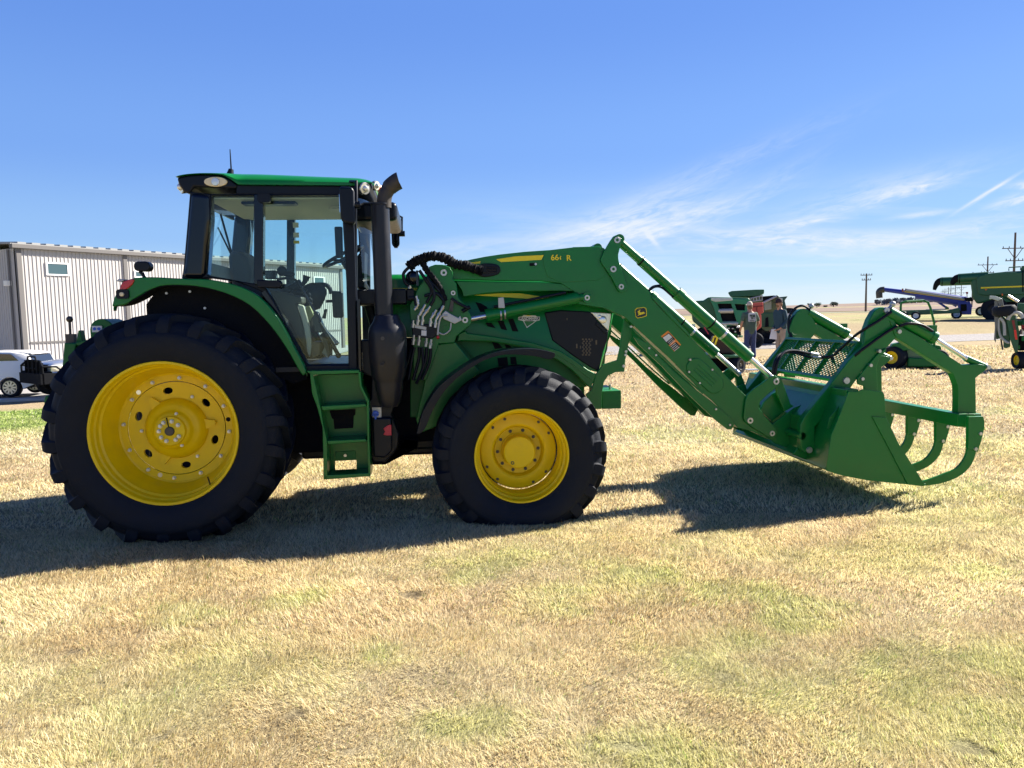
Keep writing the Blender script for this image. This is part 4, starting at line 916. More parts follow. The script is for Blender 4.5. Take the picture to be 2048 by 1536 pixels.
# ---------------------------------------------------------------- hydraulics at the mast (near side only)
YZ = YA - .12
MB().tube([L3('L', *v_, YZ) for v_ in ((150, 310), (205, 260), (300, 222), (370, 215), (450, 232), (540, 280), (620, 292), (690, 318), (760, 335))], .042, seg=18, sub=16, rfun=lambda t: .036 + .016 * ((math.sin(t * 7919.3) * 43758.5) % 1) * (.4 + .6 * abs(math.sin(t * 31)))).build('hose_sleeve', BLKM, TR, angle=30)
MB().tube([L3('L', *v_, YZ) for v_ in ((260, 250), (300, 330), (360, 400), (410, 470), (460, 580))], .03, sub=8, rfun=lambda t: .030 - .012 * t + .004 * math.sin(t * 70)).build('hose_sleeve', BLKM, TR, angle=80)
rh = random.Random(3)
for i, pts in enumerate([((150, 310), (110, 360), (125, 430), (160, 460)), ((240, 330), (300, 420), (340, 500), (300, 600)), ((300, 380), (350, 480), (360, 560), (330, 620)), ((330, 420), (420, 520), (440, 600), (400, 660)), ((280, 540), (380, 520), (440, 580)), ((200, 960), (180, 1050), (150, 1229)), ((240, 960), (235, 1060), (190, 1229)), ((300, 965), (290, 1080), (230, 1229)), ((335, 970), (320, 1090), (260, 1229)), ((180, 960), (140, 1100), (90, 1229)), ((260, 960), (270, 1120), (215, 1260)), ((150, 560), (200, 560), (215, 620)), ((640, 640), (560, 600), (500, 560))]):
    MB().tube([L3('L', x, y, YZ - .01 * (i % 3)) for x, y in pts], .014).build('hydraulic_hose', BLK, TR)
p = L3('L', 185, 390, YZ); MB().sph((p.x, YZ + .02, p.z), .062, 18).bx(p.x + .03, p.x + .05, YZ - .03, YZ + .05, p.z - .07, p.z + .06).build('accumulator', BLKG, TR)
a = L3('L', 130, 480, YZ); b = L3('L', 200, 580, YZ)
MB().bx(a.x, b.x, YZ, YZ + .06, b.z, a.z).build('connector_block', BLK, TR, bevel=.015)
MB().prism(P2([('L', 180, 790), (300, 770), (380, 780), (385, 860), (350, 890), (185, 875)], YZ), YZ - .01, YZ + .05).build('coupler_block', BLK, TR, bevel=.008)
MB().prism(P2([('L', 203, 775), (298, 795), (296, 820), (202, 800)], YZ - .011), YZ - .013, YZ - .01).build('coupler_tag', SILV, TR)
MB().prism(P2([('L', 258, 822), (300, 824), (298, 868), (256, 864)], YZ - .011), YZ - .013, YZ - .01).build('coupler_tag', LABEL, TR)
for (x0, y0, x1, y1) in ((290, 610, 240, 700), (330, 625, 275, 700), (380, 655, 340, 720), (425, 650, 380, 730), (440, 620, 425, 650), (232, 700, 225, 780), (270, 700, 262, 780), (335, 720, 330, 790), (378, 730, 370, 800), (195, 860, 188, 940), (240, 865, 232, 945), (300, 885, 292, 955), (338, 895, 328, 970), (215, 540, 232, 610), (232, 610, 200, 655), (165, 455, 160, 480), (190, 740, 185, 800)):
    a = L3('L', x0, y0, YZ - .02); b = L3('L', x1, y1, YZ - .02); m_ = a.lerp(b, .5)
    MB().cyl(a, m_, .011, seg=8).cyl(m_ - (b - a) * .08, m_ + (b - a) * .12, .018, seg=6).cyl(m_, b, .014, seg=10).build('hose_coupling', STEEL, TR)
MB().prism(P2([('L', 425, 690), (455, 660), (500, 690), (560, 720), (575, 700), (590, 740), (530, 770), (440, 730)], YZ - .02), YZ - .03, YZ - .01).build('coupler_lever', SILV, TR, bevel=.006)
MB().tube([L3('L', x, y, YZ - .03) for x, y in ((500, 760), (490, 820), (440, 855), (400, 840))], .007).tube([L3('L', x, y, YZ - .03) for x, y in ((470, 700), (420, 710), (400, 770), (390, 860))], .009).build('lever_rod', SILV, TR)
MB().prism(P2([('L', 500, 560), (525, 565), (515, 670), (480, 665)], YZ), YZ - .01, YZ + .01).build('coupler_guard', DSTEEL, TR, bevel=.004)
MB().sph(L3('L', 392, 878, YZ - .02), .016, 10).build('dust_cap', RED, TR)
# ---------------------------------------------------------------- front support, weight bracket
fs = P2([('B', 240, 615), (270, 640), (296, 680), (292, 740), (268, 800), (262, 860), (248, 900), (240, 990), (180, 992), (130, 1015), (98, 1060), (86, 1130), (80, 1250), (20, 1250), (-30, 1150), (10, 1120), (40, 1010), (90, 940), (150, 920), (190, 908), (208, 830), (222, 720)], YA + .08)
o = MB().prism(fs, YA + .08, YA + .11).build('front_support', GREEN, TR, bevel=.005); mirror(o)
for (x, y) in ((250, 848), (247, 872), (233, 950)): pin('support_bolt', 'B', x, y, YA + .078, .014, hole=False)
q0 = P2([('B', 85, 1125), (218, 1120), (218, 1246), (85, 1250)], -.30)
bb = MB().prism(q0, -.30, .30).build('weight_bracket', GREEN_S, TR, bevel=.006)
p = L3('B', 140, 1100, -.15); MB().cyl((p.x, -.15, p.z - .20), (p.x, -.15, p.z + .03), .012, seg=12).build('hitch_pin', STEEL, bb)
# ---------------------------------------------------------------- black front mudguard
mo = sp2(L2('F', [(48, 757), (90, 610), (150, 500), (215, 410), (350, 300), (520, 200), (700, 150), (900, 138), (1040, 163), (1062, 172)], -1.06), 3)
mi = sp2(L2('F', [(1058, 200), (1012, 214), (900, 190), (700, 180), (560, 215), (470, 262), (340, 355), (235, 470), (165, 590), (120, 700), (92, 742), (70, 760)], -1.06), 3)
for ss in (1, -1):
    o = MB().prism(mo + mi, -1.06, -.72).build('front_mudguard', BLK, TR, bevel=.012, segs=3)
    if ss < 0: o.scale = (1, -1, 1)
# ---------------------------------------------------------------- grapple bucket
side = P2([('K', 868, 740), (935, 742), (975, 726), (1120, 745), (1131, 770), (1133, 800), (1140, 925), (1240, 1132), (1330, 1280), (1432, 1430), (1410, 1436), (1290, 1422), (1000, 1392), (800, 1352), (708, 1322), (706, 1290), (722, 1180), (742, 1060), (800, 920), (850, 790)], -1.05)
BK = MB().prism(side, -1.05, -1.03).build('bucket_side', GREEN, TR, bevel=.004); mirror(BK)
o = MB().prism(P2([('K', 1040, 925), (1140, 932), (1240, 1132), (1430, 1430), (1300, 1420), (1170, 1170)], -1.062), -1.062, -1.05).build('side_cutter', GREEN, TR, bevel=.003); mirror(o)
prof = P2([('K', 872, 738), (852, 790), (802, 920), (744, 1060), (724, 1180), (709, 1290), (712, 1318), (800, 1348), (1000, 1388), (1300, 1420), (1428, 1432)], -1.05)
pr = sp2(prof, 3); inner = [(x + .02, z + .012) for x, z in pr]
MB().prism(pr + inner[::-1], -1.03, 1.03).build('bucket_shell', GREEN, TR, bevel=.003)
tp0 = P2([('K', 868, 738), (900, 700), (935, 742)], -1.03)
tb = prof[0]
MB().bx(tb[0] - .02, tb[0] + .10, -1.03, 1.03, tb[1] - .08, tb[1] + .01).build('bucket_top_bar', GREEN, TR, bevel=.006)
# back ribs on the bucket shell
for yy in (-.98, -.30, .30, .98):
    MB().prism(P2([('K', 690, 925), (780, 820), (800, 830), (700, 1000), (670, 1010)], -.9), yy - .01, yy + .01).build('bucket_rib', GREEN_S, TR)
back = P2([('K', 620, 950), (850, 760), (850, 790), (742, 1060), (706, 1300), (560, 1240), (600, 1190)], -.95)
MB().prism(back, -.68, .68).build('bucket_back', GREEN, TR, bevel=.01)
YG = -.78
g = []
a1 = P2([('K', 1055, 155), (1090, 130), (1125, 125), (1160, 140), (1185, 190), (1225, 265), (1240, 300), (1210, 355), (1150, 420), (1060, 500), (965, 600), (905, 685), (870, 735), (780, 830), (690, 930), (622, 1000), (618, 1195), (545, 1192), (518, 1150), (516, 985), (545, 925), (700, 735), (862, 525), (975, 400), (990, 300), (1020, 215)], YG)
g.append(MB().prism(a1, YG, YG + .08).build('grapple_bracket', GREEN, TR, bevel=.008))
a3 = P2([('K', 1140, 425), (1145, 445), (1092, 500), (1072, 560), (1080, 742), (985, 735), (978, 702), (935, 690), (930, 650), (1000, 560), (1080, 470)], YG - .02)
g.append(MB().prism(a3, YG - .022, YG - .002).build('grapple_bracket', GREEN, TR, bevel=.005))
a2 = P2([('K', 1160, 222), (1205, 262), (1236, 262), (1300, 300), (1360, 332), (1690, 548), (1800, 540), (1850, 548), (1872, 566), (1850, 592), (1786, 642), (1790, 905), (1655, 905), (1658, 800), (1655, 700), (1648, 680), (1622, 612), (1500, 535), (1212, 352), (1196, 330)], YG + .01)
ga = MB().prism(a2, YG - .01, YG + .075).build('grapple_arm', GREEN, TR, bevel=.006); g.append(ga)
# grapple cylinder
u0 = L3('K', 1150, 160, YG + .03); u1 = L3('K', 1492, 352, YG + .03); u2 = L3('K', 1725, 500, YG + .03); u3 = L3('K', 1862, 562, YG + .03)
ax = (u1 - u0).normalized()
gc = MB().cyl(u0, u1, .058, seg=28).cyl(u1 - ax * .05, u1, .064, seg=28).bx(u1.x - .06, u1.x, YG - .01, YG + .05, u1.z + .05, u1.z + .12).build('grapple_cylinder', GREEN, TR); g.append(gc)
MB().cyl(u1, u2, .022, seg=18).cyl(u2 - (u2 - u1).normalized() * .015, u2, .027).build('piston_rod', CHROME, gc)
MB().cyl(u2, u3, .03, .034, seg=12).build('rod_fork', GREEN, gc)
MB().sph(u3, .034, 14).cyl(u3 - Vector((0, .06, 0)), u3 + Vector((0, .05, 0)), .02).build('rod_pin', STEEL, gc)
MB().sph(u0 + Vector((.05, 0, .07)), .028, 12).cyl(u0 + Vector((-.03, -.03, 0)), u0 + Vector((.05, 0, .07)), .014).build('grease_fitting', SILV, gc)
for (x, y, r, dy) in ((1145, 150, .03, .002), (1237, 304, .022, .014), (1092, 447, .018, .024), (1028, 551, .018, .024), (968, 650, .018, .024), (851, 663, .034, .002), (580, 1170, .030, .002)):
    g.append(pin('grapple_pin', 'K', x, y, YG - dy, r, mir=False, hole=False))
MB().prism(P2([('K', 1650, 905), (1840, 905), (1842, 930), (1740, 935), (1725, 1010), (1650, 985)], YG - .05), YG - .05, YG + .08).build('grapple_foot', GREEN, ga, bevel=.006)
for o in g: mirror(o)
# crossbar and curved tines
cb = P2([('K', 1640, 902), (1725, 905), (1725, 990), (1640, 960)], YG - .05)
xs = [p[0] for p in cb]; zs = [p[1] for p in cb]
cx0, cx1 = min(xs) - .0, max(xs) - .02; cz0, cz1 = max(zs) - .12, max(zs)
MB().bx(cx0, cx1, -.88, .88, cz0, cz1).build('grapple_crossbar', GREEN, TR, bevel=.006)
tine_out = P2([('K', 1735, 925), (1842, 922), (1852, 960), (1850, 1010), (1830, 1095), (1802, 1182), (1732, 1160)], -.98)
tn = sp2(P2([('K', 1795, 1180), (1765, 1268), (1695, 1345), (1600, 1394), (1500, 1420), (1395, 1432)], -.98), 3) + sp2(P2([('K', 1392, 1402), (1480, 1372), (1560, 1342), (1650, 1302), (1712, 1225), (1732, 1155)], -.98), 3)
ty_ = [-.98]
base = L3('K', 1842, 1000, -.98)
def scr(p):
    q = CM.inverted() @ (TM @ p); return 1024 - q.x / q.z * FPX, 768 + q.y / q.z * FPX
for target in (1600, 1370, 1195):
    tx = px('K', target, 0)[0]; lo_, hi_ = -.98, 1.5
    for _ in range(40):
        mid_ = (lo_ + hi_) / 2
        if scr(Vector((base.x, mid_, base.z)))[0] > tx: lo_ = mid_
        else: hi_ = mid_
    ty_.append(lo_)
print('tines at', ty_)
step = (ty_[-1] - ty_[0]) / 3
tproto = None
for k in range(6):
    yy = ty_[0] + step * k
    if yy > 1.0: break
    if tproto is None:
        t_ = MB().prism(tine_out, -.02, .02).build('grapple_tine', GREEN, TR, bevel=.004)
        MB().prism(tn, -.012, .012).build('tine_hook', GREEN, t_, bevel=.003)
        for (x, y) in ((1820, 1048), (1784, 1160)):
            q = L3('K', x, y, -.98); MB().lathe([(.0, .018), (-.010, .016), (-.010, .0005)], (q.x, -.02, q.z), seg=10).build('tine_bolt', STEEL, t_)
        t_.location = (0, yy, 0); tproto = t_
    else:
        c = tproto.copy(); sc.collection.objects.link(c); c.location = (0, yy, 0)
        for ch in [x for x in sc.objects if x.parent == tproto]:
            d = ch.copy(); sc.collection.objects.link(d); d.parent = c
# mesh guard between the brackets
YM = .71
nb_, nt_ = L3('K', 768, 655, -YM), L3('K', 945, 395, -YM)
def gp(s, t):     # s across (0 near, 1 far), t from bottom to top
    p = nb_.lerp(nt_, t); return Vector((p.x, -YM + 2 * YM * s, p.z))
vv = (nt_ - nb_).normalized(); nn_ = Vector((vv.z, 0, -vv.x))
def bar(mb, p, q, w_, d_):
    t = (q - p).normalized(); s_ = t.cross(nn_).normalized() * w_ / 2; n_ = nn_ * d_ / 2
    mb.loft([[p + s_ + n_, p - s_ + n_, p - s_ - n_, p + s_ - n_], [q + s_ + n_, q - s_ + n_, q - s_ - n_, q + s_ - n_]])
m = MB()
for t in (0, 1): bar(m, gp(0, t), gp(1, t), .030, .055)
for s in (0, 1): bar(m, gp(s, 0), gp(s, 1), .030, .055)
guard = m.build('bucket_guard', GREEN, TR, bevel=.003)
for s in (.27, .53, .78):
    m = MB(); bar(m, gp(s, 0), gp(s, 1), .018, .05); m.build('guard_bar', GREEN, guard)
m = MB(); Ln = (nt_ - nb_).length; Wd = 2 * YM; pitch = .060; asp = .62
na = int((Wd + Ln / asp) / pitch) + 2
for sg in (1, -1):
    for k in range(-2, na * 1 + 40):
        # line: s*Wd = k*pitch - sg * t*Ln/asp*...
        x0_ = (k - (0 if sg > 0 else 0)) * pitch - (Ln / asp if sg > 0 else 0); x1_ = x0_ + (Ln / asp if sg > 0 else -Ln / asp)
        t0, t1 = 0.0, 1.0
        def cl_(xa, xb, ta, tb):
            if xa == xb: return None
            for lim in (0, Wd):
                pass
            f = lambda t: xa + (xb - xa) * t
            ta_, tb_ = 0.0, 1.0
            if xb > xa: ta_ = max(ta_, (0 - xa) / (xb - xa)); tb_ = min(tb_, (Wd - xa) / (xb - xa))
            else: ta_ = max(ta_, (Wd - xa) / (xb - xa)); tb_ = min(tb_, (0 - xa) / (xb - xa))
            return (ta_, tb_) if tb_ > ta_ + .01 else None
        r_ = cl_(x0_, x1_, 0, 1)
        if r_ is None: continue
        pa = gp((x0_ + (x1_ - x0_) * r_[0]) / Wd, r_[0]) + nn_ * .004 * sg; pb_ = gp((x0_ + (x1_ - x0_) * r_[1]) / Wd, r_[1]) + nn_ * .004 * sg
        bar(m, pa, pb_, .011, .005)
m.build('expanded_mesh', GREEN_S, guard, smooth=False)
# hoses over the bucket
for pts in ([('K', 330, 620, -.5), (350, 520, -.5), (400, 455, -.45), (480, 445, -.4), (600, 470, -.4), (730, 490, -.45), (820, 420, -.55), (920, 330, -.7), (1010, 270, -.80)],
            [('K', 312, 620, -.5), (330, 520, -.5), (380, 465, -.45), (480, 460, -.4), (620, 500, -.4), (735, 490, -.45), (780, 550, -.5), (860, 530, -.65), (950, 450, -.81), (1130, 320, -.81), (1220, 265, -.81)],
            [('K', 490, 430, .65), (445, 350, .70), (425, 250, .72), (450, 160, .72), (520, 115, .72), (590, 145, .72), (720, 230, .72), (830, 285, .72)],
            [('K', 500, 430, .65), (455, 350, .70), (432, 260, .72), (470, 190, .72), (545, 165, .72)],
            [('K', 1010, 270, -.81), (1080, 230, -.82), (1180, 160, -.82)],
            [('K', 1240, 265, -.83), (1310, 245, -.84), (1400, 255, -.84), (1480, 300, -.82)]):
    MB().tube([L3('K', q[-3], q[-2], q[-1]) for q in pts], .013, sub=8).build('hydraulic_hose', BLK, TR)
for (x0, y0, x1, y1) in ((590, 465, 645, 475), (600, 490, 660, 495)):
    MB().cyl(L3('K', x0, y0, -.42), L3('K', x1, y1, -.42), .018, seg=10).build('hose_coupling', STEEL, TR)
# ================================================================== ground
def axis_pts():
    a = list(np.arange(-30, 40.01, 0.5)); b = list(np.geomspace(41, 3000, 30)); c = [-x for x in np.geomspace(31, 3000, 30)][::-1]
    return np.array(c + a + b)
xs_ = axis_pts(); ys_ = np.array([-60, -30, -15, -8, -4] + list(np.arange(-2, 40, .5)) + list(np.geomspace(41, 5000, 50)))
def grid_mesh(name, xs, ys, m, zf, kind='structure', keep=None):
    vs = [(x, y, zf(x, y)) for y in ys for x in xs]; nx = len(xs)
    fs = [(j * nx + i, j * nx + i + 1, (j + 1) * nx + i + 1, (j + 1) * nx + i) for j in range(len(ys) - 1) for i in range(nx - 1)]
    me = bpy.data.meshes.new(name); me.from_pydata(vs, [], fs); me.materials.append(m)
    me.polygons.foreach_set('use_smooth', [True] * len(me.polygons))
    o = bpy.data.objects.new(name, me); sc.collection.objects.link(o); tag(o, kind=kind); return o
def _h(ix, iy, sd):
    n = (ix.astype(np.int64) * 374761393 + iy.astype(np.int64) * 668265263 + sd * 974711) & 0xffffffff
    n = ((n ^ (n >> 13)) * 1274126177) & 0xffffffff
    return ((n ^ (n >> 16)) & 0xffffff) / float(0xffffff)
def vnoise(x, y, sd):
    ix = np.floor(x); iy = np.floor(y); fx = x - ix; fy = y - iy; fx = fx * fx * (3 - 2 * fx); fy = fy * fy * (3 - 2 * fy)
    a = _h(ix, iy, sd); b = _h(ix + 1, iy, sd); c = _h(ix, iy + 1, sd); d = _h(ix + 1, iy + 1, sd)
    return (a * (1 - fx) + b * fx) * (1 - fy) + (c * (1 - fx) + d * fx) * fy
def fbm(x, y, s, oct=5, rough=.55, sd=0):
    t = 0; amp = 1; tot = 0; x = x * s; y = y * s
    for k in range(oct):
        t = t + vnoise(x, y, sd + k * 17) * amp; tot += amp; amp *= rough; x, y = (x * .8 - y * .6) * 2.03 + 5.1, (x * .6 + y * .8) * 2.03 + 1.7
    return t / tot
def sst(v, a, b): t = np.clip((v - a) / (b - a), 0, 1); return t * t * (3 - 2 * t)
def mixa(f, a, b): return a * (1 - f[:, None]) + b * f[:, None]
GSPOT = [(gnd(a, b).x, gnd(a, b).y, r) for a, b, r in [(1290, 1165, .75), (1430, 1195, .6), (1130, 1190, .45), (1440, 1340, .45), (1560, 1410, .6), (1850, 1480, 1.0), (1700, 1380, .7), (1350, 1520, .5), (1240, 1480, .35), (560, 1210, .4), (1370, 870, 1.2), (760, 1300, .3), (1990, 1340, .7), (950, 1440, .35), (1600, 1240, .5), (1000, 1120, .6), (1480, 1290, .4), (400, 1230, .4), (1950, 1150, .4)]]
DSPOT = [(gnd(a, b).x, gnd(a, b).y, r) for a, b, r in [(1445, 1355, .12), (1540, 1302, .11), (1500, 1330, .07), (1345, 1215, .15), (1180, 1380, .06), (1250, 1500, .09), (1650, 1365, .12), (1480, 1495, .08), (1930, 1500, .10), (590, 1430, .07), (420, 1240, .06), (820, 1190, .09), (300, 1480, .08), (1750, 1190, .06), (1060, 1290, .05), (1420, 1210, .08), (700, 1500, .06), (150, 1300, .06)]]
def lawn_rgb(x, y):
    x = np.asarray(x, float); y = np.asarray(y, float)
    n1 = fbm(x, y, .9, 5, sd=1); n2 = fbm(x, y, .45, 4, sd=2); n3 = fbm(x, y, 2.2, 5, .6, sd=3); n4 = fbm(x, y, .55, 6, .62, sd=4); n5 = fbm(x, y, 3.2, 5, .65, sd=5)
    c = mixa(sst(n1, .35, .65), np.array([[.60, .49, .285]]), np.array([[.68, .575, .36]]))
    c = mixa(sst(n2, .50, .72) * .45, c, np.array([[.60, .465, .31]]))
    c = mixa(sst(n3, .40, .75) * .28, c, np.array([[.48, .39, .23]]))
    g = mixa(sst(n3, .3, .7), np.array([[.40, .47, .15]]), np.array([[.62, .64, .29]]))
    gf = sst(n4 + x * .022 - (y - 4) * .012, .45, .75) * .40
    for (qx, qy, r) in GSPOT:
        d = np.hypot(x - qx, (y - qy) * 1.1) - (n5 - .5) * r * 1.8; gf = np.maximum(gf, sst(-d, -r, -r * .1) * (.28 + .36 * n5))
    far = sst(y, 46, 60) * sst(fbm(x, y * 3, .05, 3, sd=9), .35, .6); gf = np.maximum(gf, far * .7)
    c = mixa(gf, c, g)
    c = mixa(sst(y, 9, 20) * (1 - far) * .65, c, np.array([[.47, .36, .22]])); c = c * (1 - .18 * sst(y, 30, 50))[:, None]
    verge = sst(-x, 3.5, 6.0) * sst(y, 11.3, 14) * sst(-y, -24, -21.5)
    vc = mixa(sst(n1, .35, .65), np.array([[.17, .29, .05]]), np.array([[.36, .44, .13]]))
    c = mixa(verge * .9, c, vc)
    dk = np.zeros_like(x)
    for (qx, qy, r) in DSPOT:
        d = np.hypot(x - qx, (y - qy) * 1.3) - (n5 - .5) * r * 2.2; dk = np.maximum(dk, sst(-d, -r * .8, 0))
    dk = np.maximum(dk, sst(fbm(x, y, 2.1, 5, .7, sd=21), .68, .78) * .35)
    return c, dk
# finer grid near the camera
def axis2(lo, hi, st, a, b, big): return None
xs_ = np.array(sorted(set(list(np.round(xs_, 3)) + list(np.round(np.arange(-9, 9.01, .125), 3))))); ys_ = np.array(sorted(set(list(np.round(ys_, 3)) + list(np.round(np.arange(2.5, 14.01, .125), 3)))))
m, nt, b = bsdf('lawn_ground')
A = N(nt, 'ShaderNodeAttribute'); A.attribute_name = 'lawn'
g = N(nt, 'ShaderNodeNewGeometry'); n = N(nt, 'ShaderNodeTexNoise', Scale=24.0, Detail=5.0, Roughness=.75); nt.links.new(g.outputs['Position'], n.inputs['Vector'])
r = N(nt, 'ShaderNodeMapRange'); r.inputs[1].default_value = .38; r.inputs[2].default_value = .66; r.inputs[3].default_value = 1.0; r.inputs[4].default_value = .62; nt.links.new(n.outputs[0], r.inputs[0])
s_ = N(nt, 'ShaderNodeVectorMath', operation='SCALE'); nt.links.new(A.outputs['Color'], s_.inputs[0]); nt.links.new(r.outputs[0], s_.inputs['Scale'])
nt.links.new(s_.outputs[0], b.inputs['Base Color']); b.inputs['Roughness'].default_value = 1.0; b.inputs['Specular IOR Level'].default_value = .1
bp = N(nt, 'ShaderNodeBump', Strength=.9, Distance=.04); nt.links.new(n.outputs[0], bp.inputs['Height']); nt.links.new(bp.outputs[0], b.inputs['Normal'])
def tz(x, y): return terrain(x, y) + (.012 * math.sin(x * 2.1 + y) * math.sin(y * 1.7 - x * .6) if y < 30 else 0)
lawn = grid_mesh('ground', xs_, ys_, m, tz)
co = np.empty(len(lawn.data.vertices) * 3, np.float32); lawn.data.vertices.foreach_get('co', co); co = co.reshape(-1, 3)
c, dk = lawn_rgb(co[:, 0], co[:, 1]); c = mixa(dk, c, np.array([[.17, .13, .075]])) * (.70 + .16 * sst(co[:, 1], 8, 20))[:, None]  # soil tone lowered between the blades, painting in the shade of the gaps
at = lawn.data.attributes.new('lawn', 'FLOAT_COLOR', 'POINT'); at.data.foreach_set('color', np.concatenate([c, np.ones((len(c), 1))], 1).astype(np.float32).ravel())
# blades of dry grass over the near lawn (nobody could count them)
def grass():
    rg = np.random.default_rng(5)
    def band_(n, y0, y1, h, wd):
        y = (rg.random(n) ** .9) * (y1 - y0) + y0
        x = (rg.random(n) * 2 - 1) * (y * .72 + 1.6)
        return x, y, np.full(n, h), np.full(n, wd)
    parts = [band_(270000, 2.5, 4.2, .030, .0016), band_(310000, 4.2, 6.5, .031, .0025), band_(150000, 6.5, 10, .038, .0048), band_(90000, 10, 17, .04, .009), band_(50000, 17, 30, .05, .018)]
    x = np.concatenate([p[0] for p in parts]); y = np.concatenate([p[1] for p in parts]); h = np.concatenate([p[2] for p in parts]); wd = np.concatenate([p[3] for p in parts])
    keep = ~((x < -9) & (y > 22))
    # no blades on the gravel road
    near_ = 23 + (x - 3.4) * .53; far_ = 28 + (x - 4.1) * .63
    keep &= ~((y > near_) & (y < far_) & (x > -6))
    x, y, h, wd = x[keep], y[keep], h[keep], wd[keep]; n = len(x)
    clump = np.sin(x * 3.1 + 1.3 * np.sin(y * 2.3)) * np.sin(y * 3.7 + 1.1 * np.sin(x * 1.9)) * .5 + .5
    cl2 = np.sin(x * 11.3 + 2 * np.sin(y * 7)) * np.sin(y * 13.1 + 2 * np.sin(x * 9)) * .5 + .5
    _, dk = lawn_rgb(x, y); patch = fbm(x, y, 1.1, 4, sd=31); fl = sst(fbm(x, y, .8, 4, .6, sd=41), .55, .7)
    h = h * (.62 + .48 * patch + .22 * cl2) * (.55 + .9 * rg.random(n)) * (1 - .75 * dk) * (1 - .18 * fl)
    tall = rg.random(n) < .02; h[tall] *= 1.7
    a = rg.random(n) * 2 * np.pi
    z = np.array([terrain(float(q), float(r)) for q, r in zip(np.round(x, 1), np.round(y, 1))]) - .006 + .012 * np.sin(x * 2.1 + y) * np.sin(y * 1.7 - x * .6) * (y < 30)
    lean = (.25 + .75 * rg.random(n) + .35 * fl) * h; la = fbm(x, y, 1.7, 3, sd=51) * 14 + rg.normal(0, .9, n) 
    dx, dy = np.cos(a) * wd, np.sin(a) * wd; lx, ly = np.cos(la) * lean, np.sin(la) * lean
    V = np.empty((n, 5, 3), np.float32)
    V[:, 0] = np.stack([x - dx, y - dy, z], 1); V[:, 1] = np.stack([x + dx, y + dy, z], 1)
    V[:, 2] = np.stack([x + dx * .75 + lx * .35, y + dy * .75 + ly * .35, z + h * .6], 1); V[:, 3] = np.stack([x - dx * .75 + lx * .35, y - dy * .75 + ly * .35, z + h * .6], 1)
    V[:, 4] = np.stack([x + lx, y + ly, z + h * .95], 1)
    me = bpy.data.meshes.new('grass'); me.vertices.add(n * 5); me.vertices.foreach_set('co', V.ravel())
    base = (np.arange(n) * 5)[:, None]
    idx = np.concatenate([base + np.array([[0, 1, 2, 3]]), base + np.array([[3, 2, 4]])], 1).astype(np.int32).ravel()
    me.loops.add(len(idx)); me.loops.foreach_set('vertex_index', idx)
    ls = np.stack([np.arange(n) * 7, np.arange(n) * 7 + 4], 1).ravel().astype(np.int32)
    me.polygons.add(n * 2); me.polygons.foreach_set('loop_start', ls)
    me.update(calc_edges=True); 
    c, dk_ = lawn_rgb(x, y); tn = rg.random(n)
    c = np.minimum(c * np.array([[1.07, 1.07, 1.04]]) * (.54 + .95 * rg.random(n) ** .8)[:, None], .95)
    c = np.where((tn > .93)[:, None], np.array([[.80, .74, .52]]), c); gq = (tn < .03)[:, None]; c = np.where(gq, c * np.array([[.5, .75, .35]]), c)
    c = mixa(dk * .75, c, np.array([[.20, .17, .085]]))
    at = me.attributes.new('lawn', 'FLOAT_COLOR', 'POINT'); at.data.foreach_set('color', np.repeat(np.concatenate([c, np.ones((n, 1))], 1).astype(np.float32), 5, axis=0).ravel())
    m, nt, b = bsdf('grass_blade')
    A = N(nt, 'ShaderNodeAttribute'); A.attribute_name = 'lawn'
    nt.links.new(A.outputs['Color'], b.inputs['Base Color']); b.inputs['Roughness'].default_value = .6; b.inputs['Specular IOR Level'].default_value = .25
    tr = N(nt, 'ShaderNodeBsdfTranslucent'); nt.links.new(A.outputs['Color'], tr.inputs[0]); ms = N(nt, 'ShaderNodeMixShader'); ms.inputs[0].default_value = .42
    o = nt.nodes['Material Output']; nt.links.new(b.outputs[0], ms.inputs[1]); nt.links.new(tr.outputs[0], ms.inputs[2]); nt.links.new(ms.outputs[0], o.inputs[0])
    me.materials.append(m)
    ob = bpy.data.objects.new('grass', me); sc.collection.objects.link(ob)
    tag(ob, 'short dry straw coloured lawn grass with green patches', 'grass', kind='stuff')
grass()
# ================================================================== setting behind
def sheet(name, corners, m, dz=.012, nx=40, ny=8, kind='structure'):
    "strip of ground cover between two px lines, following the terrain"
    a, b, c, d = corners        # near-left, near-right, far-right, far-left (world x, y)
    vs = []; 
    for j in range(ny + 1):
        for i in range(nx + 1):
            s = i / nx; t = j / ny
            x = (a[0] * (1 - s) + b[0] * s) * (1 - t) + (d[0] * (1 - s) + c[0] * s) * t
            y = (a[1] * (1 - s) + b[1] * s) * (1 - t) + (d[1] * (1 - s) + c[1] * s) * t
            vs.append((x, y, tz(x, y) + dz))
    fs = [(j * (nx + 1) + i, j * (nx + 1) + i + 1, (j + 1) * (nx + 1) + i + 1, (j + 1) * (nx + 1) + i) for j in range(ny) for i in range(nx)]
    me = bpy.data.meshes.new(name); me.from_pydata(vs, [], fs); me.materials.append(m)
    me.polygons.foreach_set('use_smooth', [True] * len(fs))
    o = bpy.data.objects.new(name, me); sc.collection.objects.link(o); tag(o, kind=kind); return o
